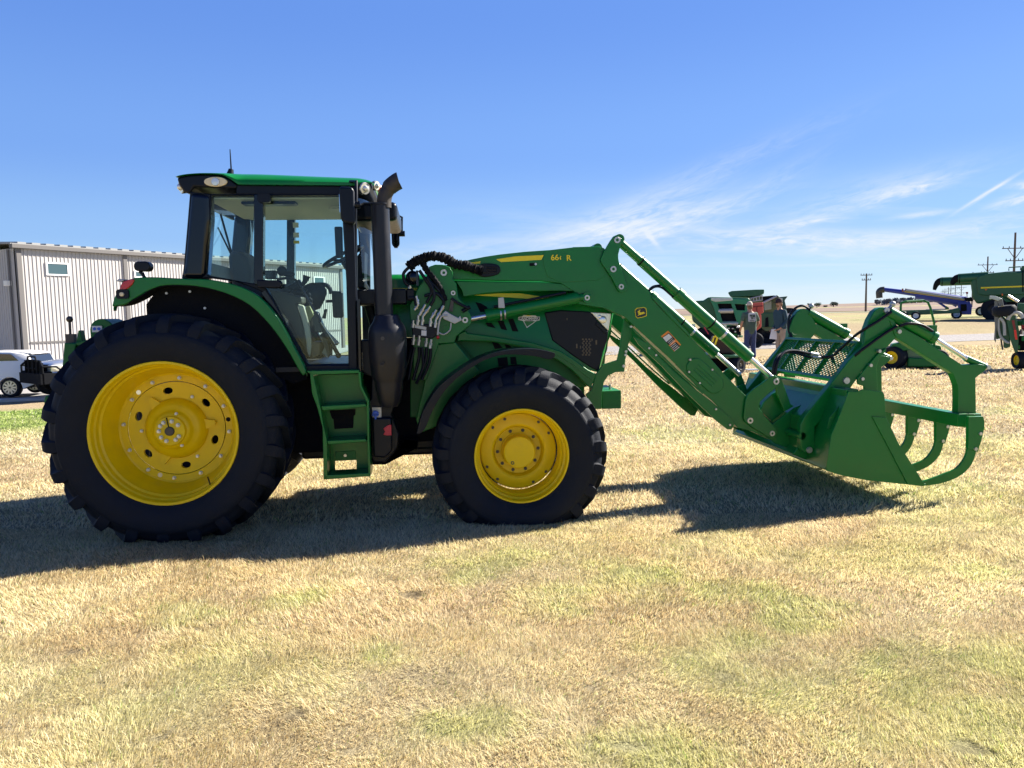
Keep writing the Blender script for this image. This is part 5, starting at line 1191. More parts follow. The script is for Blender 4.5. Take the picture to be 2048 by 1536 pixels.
def wmat(name, c1, c2, s, bump=.3, dist=.02):
    m, nt, b = bsdf(name); g = N(nt, 'ShaderNodeNewGeometry'); n = N(nt, 'ShaderNodeTexNoise', Scale=s, Detail=8, Roughness=.7); nt.links.new(g.outputs['Position'], n.inputs['Vector'])
    r = N(nt, 'ShaderNodeMapRange'); r.inputs[1].default_value = .35; r.inputs[2].default_value = .65; nt.links.new(n.outputs[0], r.inputs[0])
    x = N(nt, 'ShaderNodeMixRGB'); x.inputs[1].default_value = (*c1, 1); x.inputs[2].default_value = (*c2, 1); nt.links.new(r.outputs[0], x.inputs[0]); nt.links.new(x.outputs[0], b.inputs['Base Color'])
    b.inputs['Roughness'].default_value = .95; bp = N(nt, 'ShaderNodeBump', Strength=bump, Distance=dist); nt.links.new(n.outputs[0], bp.inputs['Height']); nt.links.new(bp.outputs[0], b.inputs['Normal']); return m
def g2(x, y): p = gnd(x, y); return (p.x, p.y)
GRAV = wmat('gravel', (.17, .16, .155), (.34, .32, .31), 9, 1.0, .05)
SOIL = wmat('tilled_soil', (.12, .078, .055), (.20, .135, .095), .35, .5, .3)
CONC = wmat('concrete', (.25, .24, .235), (.33, .315, .30), 1.5, .1)
sheet('gravel_road', (g2(560, 762), g2(2400, 662), g2(2400, 652), g2(560, 745)), GRAV)
e0, e1 = g2(-300, 812), g2(430, 772)
sheet('parking_lot', (e0, e1, (e1[0] - 2, 75), (-60, 60)), CONC, .03, 30, 20)
# field and far road
def worldat(pxx, Y): p = at_y(pxx, 600, Y); return (p.x, Y)
sheet('tilled_field', (worldat(1200, 128), worldat(2500, 128), worldat(2500, 1600), worldat(1200, 1600)), SOIL, .05, 60, 60)
sheet('farm_road', (worldat(1300, 112), worldat(2300, 104), worldat(2300, 107), worldat(1300, 117)), CONC, .05, 60, 2)
cb0 = Vector((*e0, 0)); cb1 = Vector((*e1, 0)); P = [cb0.lerp(cb1, k / 30) for k in range(31)]
MB().tube([(p.x, p.y, terrain(p.x, p.y) + .03) for p in P], .09, seg=6, smooth=False).build('kerb', mat('kerb_concrete', (.46, .44, .41), .9), None)
tag(bpy.data.objects['kerb'], kind='structure')

# ---------------------------------------------------------------- warehouse
WALL = mat('metal_cladding', (.45, .43, .41), .45, metal=.0, var=.03, vscale=.4)
WTRIM = mat('cladding_trim', (.13, .122, .118), .5)
ROOFM = mat('roof_metal', (.30, .31, .31), .45)
WGL = mat('window_pane', (.05, .09, .10), .08, coat=.3, spec=.8)
c0 = at_y(30, 487, 42.8); c1_ = at_y(682, 531, 66.5); H0 = c0.z; gz0 = -1.15
wd = Vector((c1_.x - c0.x, c1_.y - c0.y, 0)); WLn = wd.length; wd.normalize(); wn = Vector((wd.y, -wd.x, 0))
WMx = Matrix(((wd.x, -wn.x, 0, c0.x), (wd.y, -wn.y, 0, c0.y), (0, 0, 1, 0), (0, 0, 0, 1)))   # x along the wall, y into the building
WH = empty('warehouse', 'long pale ribbed metal warehouse with small square windows, behind the tractor at left', 'warehouse', M=WMx)
WIm = WMx.inverted()
def wallpt(x, y, yl=0): d = WIm.to_3x3() @ ray(x, y); o = WIm @ CO; return o + d * ((yl - o.y) / d.y)
bay = wallpt(248, 560).x; pitch = bay / 28
def ribbed(mb, x0, x1, z0, z1, fx, flip=1):
    n = int((x1 - x0) / pitch); pts = []
    for i in range(n + 1):
        x = x0 + i * pitch
        for dx, dy in ((0, 0), (.76, 0), (.82, -.035), (.93, -.035)):
            if x + dx * pitch <= x1: pts.append((x + dx * pitch, dy))
    pts.append((x1, 0))
    for a, b in zip(pts, pts[1:]): mb.quad(fx(a[0], a[1], z0), fx(b[0], b[1], z0), fx(b[0], b[1], z1), fx(a[0], a[1], z1))
m = MB(); ribbed(m, 0, WLn, gz0, H0 - .25, lambda x, y, z: (x, y, z)); m.build('wall', WALL, WH, smooth=False)
m = MB(); ribbed(m, .2, 24, gz0, H0 - .25, lambda x, y, z: (y, x, z)); m.build('end_wall', WALL, WH, smooth=False)
MB().bx(.1, WLn - .1, .1, 24, gz0, H0 - .4).build('wall_core', WTRIM, WH)
for bx_ in (0.0, bay, bay * 2, wallpt(563, 600).x):
    if bx_ < WLn: MB().bx(bx_ - .02, bx_ + .24, -.10, .05, gz0, H0 - .22).build('pilaster', WTRIM, WH)
MB().bx(WLn - .25, WLn + .05, -.10, .1, gz0, H0 - .22).build('pilaster', WTRIM, WH)
MB().bx(-.35, WLn + .3, -.30, -.02, H0 - .27, H0 - .02).build('gutter', WTRIM, WH, bevel=.03)
m = MB(); m.loft([[(-.4, -.25, H0), (-.4, 12, H0 + .7), (-.4, 24.3, H0), (-.4, 24.3, H0 - .05), (-.4, 12, H0 + .65), (-.4, -.25, H0 - .05)], [(WLn + .4, -.25, H0), (WLn + .4, 12, H0 + .7), (WLn + .4, 24.3, H0), (WLn + .4, 24.3, H0 - .05), (WLn + .4, 12, H0 + .65), (WLn + .4, -.25, H0 - .05)]])
m.build('roof', ROOFM, WH, smooth=False)
k = 0; x = 0; m = MB()
while x < WLn: 
    m.loft([[(x, -.24, H0 - .0), (x + bay / 14, -.24, H0 - .0), (x + bay / 14, -.24, H0 + .09), (x, -.24, H0 + .09)], [(x, 12, H0 + .66), (x + bay / 14, 12, H0 + .66), (x + bay / 14, 12, H0 + .80), (x, 12, H0 + .80)]]); x += bay / 8.2
sm = m.build('roof_seams', ROOFM, WH, smooth=False)
MB().bx(0.4, WLn, -.05, .0, wallpt(150, 682).z - .05, wallpt(150, 682).z + .05).build('wall_rail', WTRIM, WH)
for (x0, y0, x1, y1) in ((91, 524, 139, 552), (268, 541, 292, 556), (627, 553, 649, 570), (530, 548, 546, 562)):
    a = wallpt(x0, y0, -.06); b = wallpt(x1, y1, -.06)
    f = MB().holed([(a.x, b.z), (b.x, b.z), (b.x, a.z), (a.x, a.z)], [[(a.x + .10, b.z + .08), (b.x - .10, b.z + .08), (b.x - .10, a.z - .08), (a.x + .10, a.z - .08)]], -.08, -.03).build('window', WHITE, WH, smooth=False)
    MB().quad((a.x + .08, -.055, b.z + .06), (b.x - .08, -.055, b.z + .06), (b.x - .08, -.055, a.z - .06), (a.x + .08, -.055, a.z - .06)).build('pane', WGL, f, smooth=False)
# far-left end: downpipe, lamp, dark door
MB().cyl((-.12, .55, gz0), (-.12, .55, H0 - .3), .06).build('downpipe', WTRIM, WH)
MB().bx(-.35, -.05, .5, .8, H0 - 2.3, H0 - 2.0).build('wall_lamp', mat('lamp_white', (.8, .78, .7), .5), WH, bevel=.03)
MB().bx(-.06, .05, 3.2, 8.0, gz0, gz0 + 4.2).build('roller_door', mat('door_dark', (.03, .03, .04), .5), WH)

# ---------------------------------------------------------------- helpers for vehicles
def bgwheel(root, x, y, z, r, w, rimm, name='wheel', rr=.6, spokes=0, face=-1, tm=None):
    o = MB().lathe([(w / 2, r * rr), (w / 2, r * .9), (w * .35, r), (-w * .35, r), (-w / 2, r * .9), (-w / 2, r * rr)], (0, 0, 0), seg=32).build(name, tm or RUB, root, loc=(x, y, z))
    d = MB().lathe([(-w / 2 + .005, r * rr), (-w / 2 + .03, r * rr * .9), (-w / 2 + .05, r * rr * .5), (-w / 2 + .01, r * .15), (-w / 2 + .01, .0005)], (0, 0, 0), seg=28).build('rim', rimm, o)
    if spokes:
        d.data.materials[0] = DSTEEL; m = MB()
        for k in range(spokes):
            a = 2 * math.pi * k / spokes; u_ = Vector((math.cos(a), 0, math.sin(a))); v_ = Vector((-math.sin(a), 0, math.cos(a)))
            q = [u_ * .03 + v_ * r * .07, u_ * r * rr + v_ * r * .10, u_ * r * rr - v_ * r * .10, u_ * .03 - v_ * r * .07]
            m.prism([(t.x, t.z) for t in q], -w / 2 - .012, -w / 2 + .01)
        m.lathe([(-w / 2, r * rr), (-w / 2 - .012, r * rr), (-w / 2 - .012, r * rr * .9), (-w / 2, r * rr * .9)], (0, 0, 0), seg=28).build('spokes', rimm, o)
    return o
def carbody(name, side, width, m, root, tuck=.10, bevel=.05):
    "side outline lofted across the width, drawn in towards the roof"
    zs = [z for _, z in side]; zb = .95
    secs = []
    zmax = max(zs)
    for t in (-1, -.96, -.8, 0, .8, .96, 1):
        ring = []
        for x, z in side:
            k = max(0, (z - zb) / (zmax - zb + 1e-6)); hw = width / 2 - tuck * 1.6 * k
            pinch = .0 if abs(t) < .9 else (.02 if abs(t) < 1 else .05)
            ring.append(Vector((x * (1 - (.012 if abs(t) == 1 else 0)), t * hw, z - (pinch if z > .6 else 0))))
        secs.append(ring)
    return MB(), secs
# white SUV, rear end showing at the left edge; heads to the left
SUVP = mat('white_car_paint', (.80, .80, .80), .25, coat=.6)
CGL = mat('car_glass', (.02, .025, .03), .05, coat=.5, spec=.8)
F = Frame(23, 790, 0.0, Y=28.3, z=terrain(*g2(23, 790)[:2]))
fz = F.p(23, 790).z
F.M = F.M @ Matrix.Translation((0, 0, fz)); F.I = F.M.inverted()
SV = empty('suv', 'white SUV parked at the left edge, its rear wheel and tailgate showing', 'car', M=Matrix.Translation((.50, 0, 0)) @ F.M @ Matrix.Rotation(R(4), 4, 'Z'))
side = [(-3.55, .35), (-3.5, .75), (-3.35, .95), (-2.3, 1.12), (-1.55, 1.58), (-.9, 1.66), (.0, 1.64), (.42, 1.56), (.62, 1.50), (.80, 1.12), (.86, .95), (.84, .45), (.45, .30), (.43, .38)] + circ(0, .36, .42, 10, 10, 170) + [(-.43, .28), (-2.25, .28)] + circ(-2.70, .36, .42, 10, 10, 170) + [(-3.14, .28)]
mb, secs = carbody('body', side, 1.82, SUVP, SV); mb.loft(secs).build('body', SUVP, SV, angle=50)
for s_ in (-1, 1):
    MB().prism([(-2.1, 1.12), (-1.5, 1.52), (-.85, 1.58), (-.85, 1.12)], s_ * .80 - .02, s_ * .80 + .02).build('side_window', CGL, SV)
    MB().prism([(-.78, 1.12), (-.78, 1.58), (.05, 1.54), (.45, 1.18), (.3, 1.12)], s_ * .80 - .02, s_ * .80 + .02).build('side_window', CGL, SV)
MB().prism([(.45, 1.52), (.64, 1.49), (.82, 1.14), (.66, 1.14)], -.70, .70).build('rear_window', CGL, SV)
MB().prism([(.15, 1.62), (.68, 1.56), (.70, 1.52), (.2, 1.58)], -.66, .66).build('spoiler', SUVP, SV)
for s_ in (-1, 1): MB().prism([(.55, 1.0), (.88, .98), (.86, .82), (.6, .86)], s_ * .86 - .05, s_ * .86 + .03).build('tail_light', RED, SV)
MB().prism([(.4, .28), (.80, .34), (.86, .48), (.40, .46)], -.86, .86).build('rear_bumper', BLK, SV)
MB().bx(-.45, -2.25, -.92, .92, .26, .42).build('sill', BLK, SV)
for x in (0, -2.70):
    for y in (-.80, .80): bgwheel(SV, x, y, .35, .35, .24, mat('alloy', (.6, .6, .6), .3, metal=.6), spokes=10, rr=.70)
# silver pickup with a black bull bar
F = Frame(147, 789, 0.0, Y=27.4, z=0); fz = F.p(147, 789).z
yaw_t = R(50)
PT = empty('pickup_truck', 'silver pickup truck with black steel grille guard, parked by the warehouse', 'truck', M=F.M @ Matrix.Translation((0, 0, fz)) @ Matrix.Rotation(yaw_t, 4, 'Z'))
SLV = mat('silver_car_paint', (.50, .53, .57), .3, metal=.3, coat=.5)
side = [(-.95, .55), (-.98, 1.05), (-.85, 1.20), (.45, 1.32), (.75, 1.40), (1.35, 1.88), (2.9, 1.90), (3.15, 1.35), (4.9, 1.35), (4.9, .6), (4.2, .55)] + circ(3.65, .45, .5, 8, 10, 170) + [(.12, .5)] + circ(-.4, .45, .45, 8, 10, 170)
mb, secs = carbody('body', side, 1.95, SLV, PT); mb.loft(secs).build('body', SLV, PT, angle=45)
MB().prism([(.62, 1.40), (.80, 1.38), (1.36, 1.82), (1.25, 1.84)], -.76, .76).build('windscreen', CGL, PT)
for s_ in (-1, 1): MB().prism([(.95, 1.38), (1.42, 1.80), (2.75, 1.80), (2.85, 1.38)], s_ * .86 - .02, s_ * .86 + .02).build('side_window', CGL, PT)
for s_ in (-1, 1): MB().bx(-1.0, -.62, s_ * .80 - .16, s_ * .80 + .16, .90, 1.14).build('headlight', LENS, PT, bevel=.03)
MB().bx(-1.02, -.9, -.55, .55, .78, 1.15).build('grille', BLKG, PT)
gbm = MB().bx(-1.35, -1.10, -1.0, 1.0, .50, .86).prism([(-1.25, .50), (-.62, .58), (-.55, .86), (-1.25, .88)], -1.02, -.86).prism([(-1.25, .50), (-.62, .58), (-.55, .86), (-1.25, .88)], .86, 1.02)
for yy in (-.55, -.2, .2, .55): gbm.bx(-1.30, -1.24, yy - .025, yy + .025, .80, 1.30)
gbm.tube([(-1.27, -.98, .85), (-1.27, -.98, 1.10), (-1.20, -.60, 1.28), (-1.27, .0, 1.30), (-1.20, .60, 1.28), (-1.27, .98, 1.10), (-1.27, .98, .85)], .035, smooth=False)
gbm.tube([(-1.25, -.40, 1.28), (-1.25, -.34, 1.42), (-1.25, .34, 1.42), (-1.25, .40, 1.28)], .03, smooth=False).bx(-1.28, -1.22, -.55, .55, 1.0, 1.05)
for s_ in (-1, 1): gbm.tube([(-1.27, s_ * .98, 1.1), (-.85, s_ * 1.02, 1.08), (-.6, s_ * 1.0, .86)], .03, smooth=False)
gbm.bx(-1.24, -1.20, -.72, .72, .84, 1.27)
for s_ in (-1, 1): gbm.bx(-1.27, -.95, s_ * .78 - .14, s_ * .78 + .14, .84, .92).bx(-1.20, -1.16, s_ * .66 - .10, s_ * .66 + .10, .9, 1.22)
gbm.build('bull_bar', BLKM, PT, bevel=.01)
for x in (-.45, 3.65):
    for y in (-.84, .84): bgwheel(PT, x, y, .42, .42, .28, BLKM, spokes=0)

# ---------------------------------------------------------------- utility poles
WOOD = mat('pole_wood', (.12, .09, .075), .9)
def pole(pxx, Y, top_px, arms, label, w_=1.4):
    p = at_y(pxx, top_px, Y); gz = terrain(p.x, p.y)
    o = empty('utility_pole', label, 'utility pole', 'utility poles beyond the field', M=Matrix.Translation((p.x, p.y, gz)))
    h = p.z - gz; MB().cyl((0, 0, -.3), (0, 0, h), .17, .11, seg=10).build('post', WOOD, o)
    for (dz, hw) in arms:
        m = MB().bx(-hw, hw, -.05, .05, h - dz - .05, h - dz + .05)
        if hw > 1.5:
            for s_ in (-1, 1): m.cyl((s_ * hw * .6, -.05, h - dz), (0, -.1, h - dz - 1.3), .04, seg=6)
        m.build('crossarm', WOOD, o)
        for x in (-hw * .92, -hw * .45, hw * .45, hw * .92): MB().cyl((x, 0, h - dz + .05), (x, 0, h - dz + .26), .05, .04, seg=8).build('insulator', DSTEEL, o)
    return o
pole(1733, 120, 547, [(.25, .9), (1.0, .7)], 'lone wooden utility pole standing at the edge of the ploughed field')
pole(2031, 95, 465, [(1.9, 1.55), (3.4, 1.1)], 'tallest wooden utility pole with crossarms, behind the combine at the right edge')
pole(1976, 141, 513, [(1.5, 1.8), (2.9, 1.2)], 'second wooden utility pole from the right, with a braced crossarm')
pole(1946, 208, 544, [(1.4, 1.8)], 'utility pole whose tip shows above the unloading auger')
ORD = ['rightmost', 'second from right', 'third from right', 'third from left', 'second from left', 'leftmost']
for i, (x, Y, ty_) in enumerate(((1923, 300, 567), (1911, 330, 569), (1902, 365, 571), (1897, 400, 574), (1890, 430, 577), (1886, 470, 579))):
    o = pole(x, Y, ty_, [(1.5, 2.0), (3.6, 2.0)], ORD[i] + ' of the small distant utility poles beneath the unloading augers'); o['group'] = 'far row of utility poles'

# ---------------------------------------------------------------- far trees
LEAF = mat('far_foliage', (.13, .16, .12), .9, var=.25, vscale=1.0)  # leaf colour greyed and lightened to carry the haze of distance
def tree(pxx, Y, wpx, toppx, label, group=None, seed=0, mt=None):
    rg = random.Random(seed); p = at_y(pxx, toppx, Y); gz = terrain(p.x, p.y); h = p.z - gz; w_ = wpx / FPX * Y
    o = empty('tree', label, 'tree', group, M=Matrix.Translation((p.x, p.y, gz)))
    MB().cyl((0, 0, -.2), (0, 0, h * .5), .35, .2, seg=8).cyl((0, 0, h * .3), (w_ * .2, 0, h * .6), .2, .1, seg=6).cyl((0, 0, h * .3), (-w_ * .2, .2, h * .6), .2, .1, seg=6).build('trunk', WOOD, o)
    m = MB()
    cl_ = [(rg.uniform(-.5, .5) * w_ * .75, rg.uniform(-.4, .4) * w_ * .6, h * rg.uniform(.35, .85), w_ * rg.uniform(.14, .26)) for _ in range(12)]
    for (cx_, cy_, cz_, r) in cl_:
        for _ in range(70):
            v_ = Vector((rg.gauss(0, 1), rg.gauss(0, 1), rg.gauss(0, 1))).normalized() * r * rg.uniform(.55, 1.05)
            q = Vector((cx_, cy_, min(cz_ + v_.z * .8, h))) + Vector((v_.x, v_.y, 0)); s_ = w_ * rg.uniform(.025, .05)
            a = Vector((rg.gauss(0, 1), rg.gauss(0, 1), rg.gauss(0, 1))).normalized() * s_; b = Vector((rg.gauss(0, 1), rg.gauss(0, 1), rg.gauss(0, 1))).normalized() * s_
            m.quad(q - a, q - b, q + a, q + b)
    m.build('crown', mt or LEAF, o, smooth=False); return o
tree(1621, 500, 12, 606, 'leftmost of three far round trees on the skyline, the small one', 'far trees on the skyline', 1)
tree(1634, 500, 15, 605, 'middle one of the three far round trees on the skyline', 'far trees on the skyline', 2)
tree(1651, 505, 9, 611, 'low bush between two far round trees on the skyline', 'far trees on the skyline', 5)
tree(1667, 500, 18, 604, 'rightmost and largest of the far round trees on the skyline', 'far trees on the skyline', 3)
rg_ = random.Random(11)
m = MB()
for i in range(900):
    x = rg_.uniform(1752, 2060); Y = rg_.uniform(450, 480); p = at_y(x, 606 - rg_.random() * (4 + 5 * min(1, (x - 1752) / 60)), Y); s_ = rg_.uniform(.8, 1.6)
    a = Vector((rg_.gauss(0, 1), rg_.gauss(0, 1), rg_.gauss(0, 1))).normalized() * s_; b = Vector((rg_.gauss(0, 1), rg_.gauss(0, 1), rg_.gauss(0, 1))).normalized() * s_
    m.quad(p - a, p - b, p + a, p + b)
ob = m.build('far_treeline', mat('treeline', (.10, .13, .15), .9), None, smooth=False); tag(ob, 'far dark line of woodland on the horizon behind the blue auger', 'woodland', kind='stuff')
# ---------------------------------------------------------------- blue grain auger (conveyor)
BLUE = mat('blue_paint', (.02, .04, .33), .4); GREY = mat('grey_pipe', (.42, .42, .43), .4, metal=.3)
BGREEN = mat('faded_green_paint', (.015, .105, .045), .4, var=.08)
F = Frame(1913, 634, R(-29), Y=58)
def fr(F, x, y, yl=0, c='M'): return F.p(x, y, yl, c)
AU = empty('grain_auger', 'long blue grain auger on wheels, its spout raised to the left', 'grain auger', M=F.M)
p0 = fr(F, 110, 268); p1 = fr(F, 1250, 440)
MB().cyl(p0, fr(F, 700, 345), .16, .22, seg=14).cyl(fr(F, 560, 335), p1, .36, .40, seg=14).build('auger_tube', BLUE, AU)
MB().tube([fr(F, 130, 270), fr(F, 85, 275), fr(F, 58, 300), fr(F, 58, 340), fr(F, 62, 385)], .24, seg=12).build('spout', DSTEEL, AU)
MB().cyl(fr(F, 425, 275, -.3), fr(F, 1230, 400, -.3), .12, seg=10).build('top_pipe', GREY, AU)
MB().cyl(fr(F, 400, 292, -.35), fr(F, 1230, 415, -.35), .06, seg=8).build('truss_cable', mat('tan_paint', (.45, .33, .08), .5), AU)
for x in (380, 425): MB().cyl(fr(F, x, 255, -.3), fr(F, x, 300, -.3), .06, seg=8).build('truss_post', mat('rust_red', (.25, .07, .04), .6), AU)
MB().cyl(fr(F, 800, 395), fr(F, 1000, 530), .08, seg=8).cyl(fr(F, 1000, 430), fr(F, 1120, 500), .08, seg=8).build('lift_strut', BLUE, AU)
q = F.P([(1140, 440), (1300, 430), (1330, 500), (1320, 612), (1180, 612), (1140, 560)], 0, 'M')
MB().prism(q, -.5, .6).build('engine_frame', BLUE, AU, bevel=.03)
q = F.P([(1175, 470), (1260, 470), (1262, 560), (1180, 570)], -.52, 'M')
MB().prism(q, -.54, -.4).build('engine', BLKM, AU, bevel=.03)
MB().prism(F.P([(1220, 380), (1330, 380), (1350, 430), (1250, 430)], 0, 'M'), -.5, .5).build('hopper', BLKM, AU)
a = fr(F, 1262, 320); MB().prism(F.P([(1245, 302), (1282, 302), (1278, 330), (1255, 330)], 0, 'M'), -.05, .05).prism(F.P([(1258, 330), (1268, 330), (1272, 380), (1262, 380)], 0, 'M'), -.04, .04).build('red_flag_plate', REDP, AU)
for (x, y, r) in ((1118, 610, .34), (1450, 570, .30)):
    p = fr(F, x, y); bgwheel(AU, p.x, -.6, p.z + .02, .36, .25, mat('pale_blue_rim', (.35, .45, .62), .4), rr=.6)
# ---------------------------------------------------------------- long green header trailer
F = Frame(1860, 632, R(-28), Y=54)
HT = empty('header_trailer', 'long low green header on a trailer behind the mower roll bar', 'trailer', M=F.M)
MB().prism(F.P([(365, 560), (700, 545), (980, 560), (1160, 515), (1160, 590), (1000, 598), (400, 625), (365, 610)], 0, 'M'), -.5, .8).build('header_body', BGREEN, HT, bevel=.03)
MB().prism(F.P([(700, 540), (980, 530), (980, 548), (700, 552)], -.3, 'M'), -.3, -.2).build('header_rail', GREY, HT)
MB().prism(F.P([(980, 495), (1020, 520), (1010, 545), (960, 540)], -.3, 'M'), -.35, -.1).build('hitch', BGREEN, HT)
for x in (388, 562):
    p = fr(F, x, 627); bgwheel(HT, p.x, -.6, p.z, .30, .22, WHITE, rr=.6)
    MB().tube([fr(F, x - 50, 610, -.6), fr(F, x - 30, 588, -.6), fr(F, x, 580, -.6), fr(F, x + 35, 592, -.6), fr(F, x + 48, 610, -.6)], .07, seg=6).build('wheel_arch', BGREEN, HT)

# ---------------------------------------------------------------- combines at the right
F = Frame(1985, 636, R(-33), Y=53)
CB = empty('combine_harvester', 'green combine harvester with yellow stripe standing at the right edge', 'combine harvester', M=F.M)
MB().prism(F.P([(1310, 150), (1340, 130), (1400, 60), (1560, 45), (1800, 20), (2300, 0), (2300, 470), (1900, 440), (1700, 350), (1600, 420), (1400, 470), (1340, 380), (1320, 250)], 0, 'M'), 0, 3.0).build('body', BGREEN, CB, bevel=.15, segs=3)
MB().prism(F.P([(1395, 120), (1440, 80), (1560, 50), (1700, 40), (2400, 10), (2400, 330), (1500, 350), (1420, 330), (1400, 220)], -.12, 'M'), -.12, .05).build('side_panel', BGREEN, CB, bevel=.06, segs=3)
MB().prism(F.P([(1455, 235), (2300, 205), (2300, 225), (1455, 256)], -.14, 'M'), -.15, -.12).build('yellow_stripe', YDEC, CB)
MB().prism(F.P([(2022, 0), (2040, 0), (2040, 300), (2026, 300)], -.14, 'M'), -.16, -.12).build('panel_gap', BLKM, CB)
MB().prism(F.P([(1510, 262), (1540, 262), (1526, 285)], -.16, 'M'), -.17, -.13).build('reflector', ORG, CB)
MB().prism(F.P([(1740, 325), (1758, 325), (1758, 355), (1742, 355)], -.3, 'M'), -.3, -.2).build('marker_light', ORG, CB)
p = fr(F, 1640, 560); bgwheel(CB, p.x, .3, p.z + .1, .82, .5, BLK, rr=.5)
p = fr(F, 2180, 560); bgwheel(CB, p.x, .3, p.z + .2, 1.0, .7, YEL, rr=.5)
MB().prism(F.P([(1560, 470), (1900, 430), (2300, 470), (2300, 560), (1700, 560)], .3, 'M'), .3, 2.6).build('chassis', BLKM, CB)
MB().cyl(fr(F, 1145, 118, .3), fr(F, 1560, 90, .3), .34, seg=18).build('unloading_auger', BGREEN, CB)
MB().tube([fr(F, 1170, 118, .3), fr(F, 1120, 122, .3), fr(F, 1080, 155, .3), fr(F, 1058, 205, .3)], .45, seg=16, rfun=lambda t: .36 - .24 * t).build('auger_spout', BLKM, CB)
MB().prism(F.P([(2000, 20), (2014, -55), (2200, -70), (2200, 10)], .3, 'M'), .2, 2.0).build('grain_tank_lid', BGREEN, CB)
MB().tube([fr(F, 1840, 10, .5), fr(F, 1840, -35, .5), fr(F, 2000, -45, .5), fr(F, 2000, 0, .5)], .04, smooth=False).build('hand_rail', BGREEN, CB)
F2 = Frame(1985, 636, R(-31), Y=62)
C2 = empty('combine_harvester', 'second green combine, only its unloading auger showing beyond the first', 'combine harvester', M=F2.M)
MB().cyl(fr(F2, 900, 160), fr(F2, 1500, 140), .36, seg=18).build('unloading_auger', BGREEN, C2)
MB().tube([fr(F2, 930, 160), fr(F2, 880, 165), fr(F2, 840, 205), fr(F2, 815, 275)], .4, seg=16, rfun=lambda t: .38 - .26 * t).build('auger_spout', BLKM, C2)
MB().prism(F2.P([(1500, 100), (2300, 60), (2300, 480), (1500, 470)], .5, 'M'), .5, 3.2).build('body', BGREEN, C2, bevel=.1)
p = fr(F2, 1700, 560); bgwheel(C2, p.x, .8, p.z + .1, .8, .5, BLK, rr=.5)
p = fr(F2, 2200, 560); bgwheel(C2, p.x, .8, p.z + .1, .9, .6, YEL, rr=.5)
# ---------------------------------------------------------------- folded implement at the right edge
F = Frame(2040, 738, R(-33))
IM = empty('folded_planter', 'folded green implement with a wheel lying on top, cut by the right edge', 'farm implement', M=F.M)
def fe_(x, y, yl=0): return F.p(x, y, yl, 'E')
def fE(pts, yl=0): return F.P(pts, yl, 'E')
# wheel lying flat on the folded wing
a = fe_(495, 745); rx_ = (fe_(650, 745) - fe_(340, 745)).length / 2
o = MB().lathe([(.10, rx_ * .5), (.12, rx_ * .85), (.06, rx_), (-.06, rx_), (-.12, rx_ * .85), (-.10, rx_ * .5)], (0, 0, 0), axis='Z', seg=36).build('wheel', RUB, IM, loc=a)
o.rotation_euler = (R(4), R(-6), 0)
MB().lathe([(.09, rx_ * .52), (.05, rx_ * .4), (.05, .0005)], (0, 0, 0), axis='Z', seg=24).lathe([(-.09, rx_ * .52), (-.05, rx_ * .4), (-.05, .0005)], (0, 0, 0), axis='Z', seg=24).build('rim', YEL, o)
MB().prism(fE([(375, 620), (420, 615), (425, 820), (400, 1000), (390, 1140), (368, 1100), (380, 950), (370, 800)]), -.08, .08).prism(fE([(410, 590), (470, 590), (490, 690), (430, 695)]), -.1, .1).build('hanging_plate', mat('dull_steel', (.16, .17, .17), .5, metal=.4), IM, bevel=.01)
MB().prism(fE([(320, 560), (400, 570), (470, 600), (420, 625), (340, 600), (312, 605)]), -.15, .1).build('pale_shield', mat('pale_grey_green', (.42, .50, .48), .4), IM, bevel=.01)
MB().prism(fE([(395, 820), (480, 810), (560, 900), (570, 1190), (515, 1210), (485, 1200), (480, 1080), (395, 1100)]), .0, .6).build('wing_frame', BGREEN, IM, bevel=.02)
MB().prism(fE([(510, 810), (640, 800), (680, 1000), (660, 1260), (625, 1260), (560, 1080)]), -.1, .4).build('main_frame', BGREEN, IM, bevel=.02)
MB().prism(fE([(585, 865), (618, 860), (640, 980), (612, 985)], -.12), -.13, -.1).build('red_strip', mat('dark_red', (.22, .02, .02), .4), IM)
MB().prism(fE([(612, 985), (640, 980), (658, 1098), (630, 1102)], -.12), -.13, -.1).build('reflector_strip', mat('bright_red', (.85, .03, .02), .3), IM)
MB().prism(fE([(700, 880), (760, 870), (900, 880), (900, 1060), (710, 1030)], 0), 0, .6).build('seed_box', REDP, IM, bevel=.03)
MB().tube([fe_(430, 840, -.05), fe_(425, 950, -.05), fe_(450, 1060, -.05), fe_(520, 1130, -.05), fe_(560, 1140, -.05)], .03).tube([fe_(540, 860, -.15), fe_(570, 800, -.15), fe_(640, 770, -.15), fe_(700, 790, -.15), fe_(720, 840, -.15)], .045).tube([fe_(440, 830, -.1), fe_(490, 900, -.1), fe_(500, 1050, -.1)], .035).build('pale_hose', mat('pale_hose', (.42, .44, .42), .5), IM)
MB().cyl(fe_(540, 560, -.1), fe_(665, 640, -.1), .035).build('cylinder_rod', CHROME, IM)
MB().tube([fe_(455, 1090), fe_(462, 1150), fe_(476, 1225)], .02).build('brown_hose', DSTEEL, IM)
MB().prism(fE([(660, 650), (900, 660), (900, 790), (720, 780), (650, 720)]), .2, .9).build('upper_frame', BGREEN, IM, bevel=.03)
rng = random.Random(9)
for k in range(26):
    x, y = rng.uniform(640, 900), rng.uniform(800, 1230); p = fe_(x, y, rng.uniform(-.15, .1)); s_ = rng.uniform(.02, .06)
    MB().box(p, (s_ * 1.6, s_, s_ * 2.2), rng.uniform(0, 3)).build('bracket', rng.choice([GREEN_S, GREEN_S, STEEL, BGREEN, BLKM]), IM, bevel=.004)
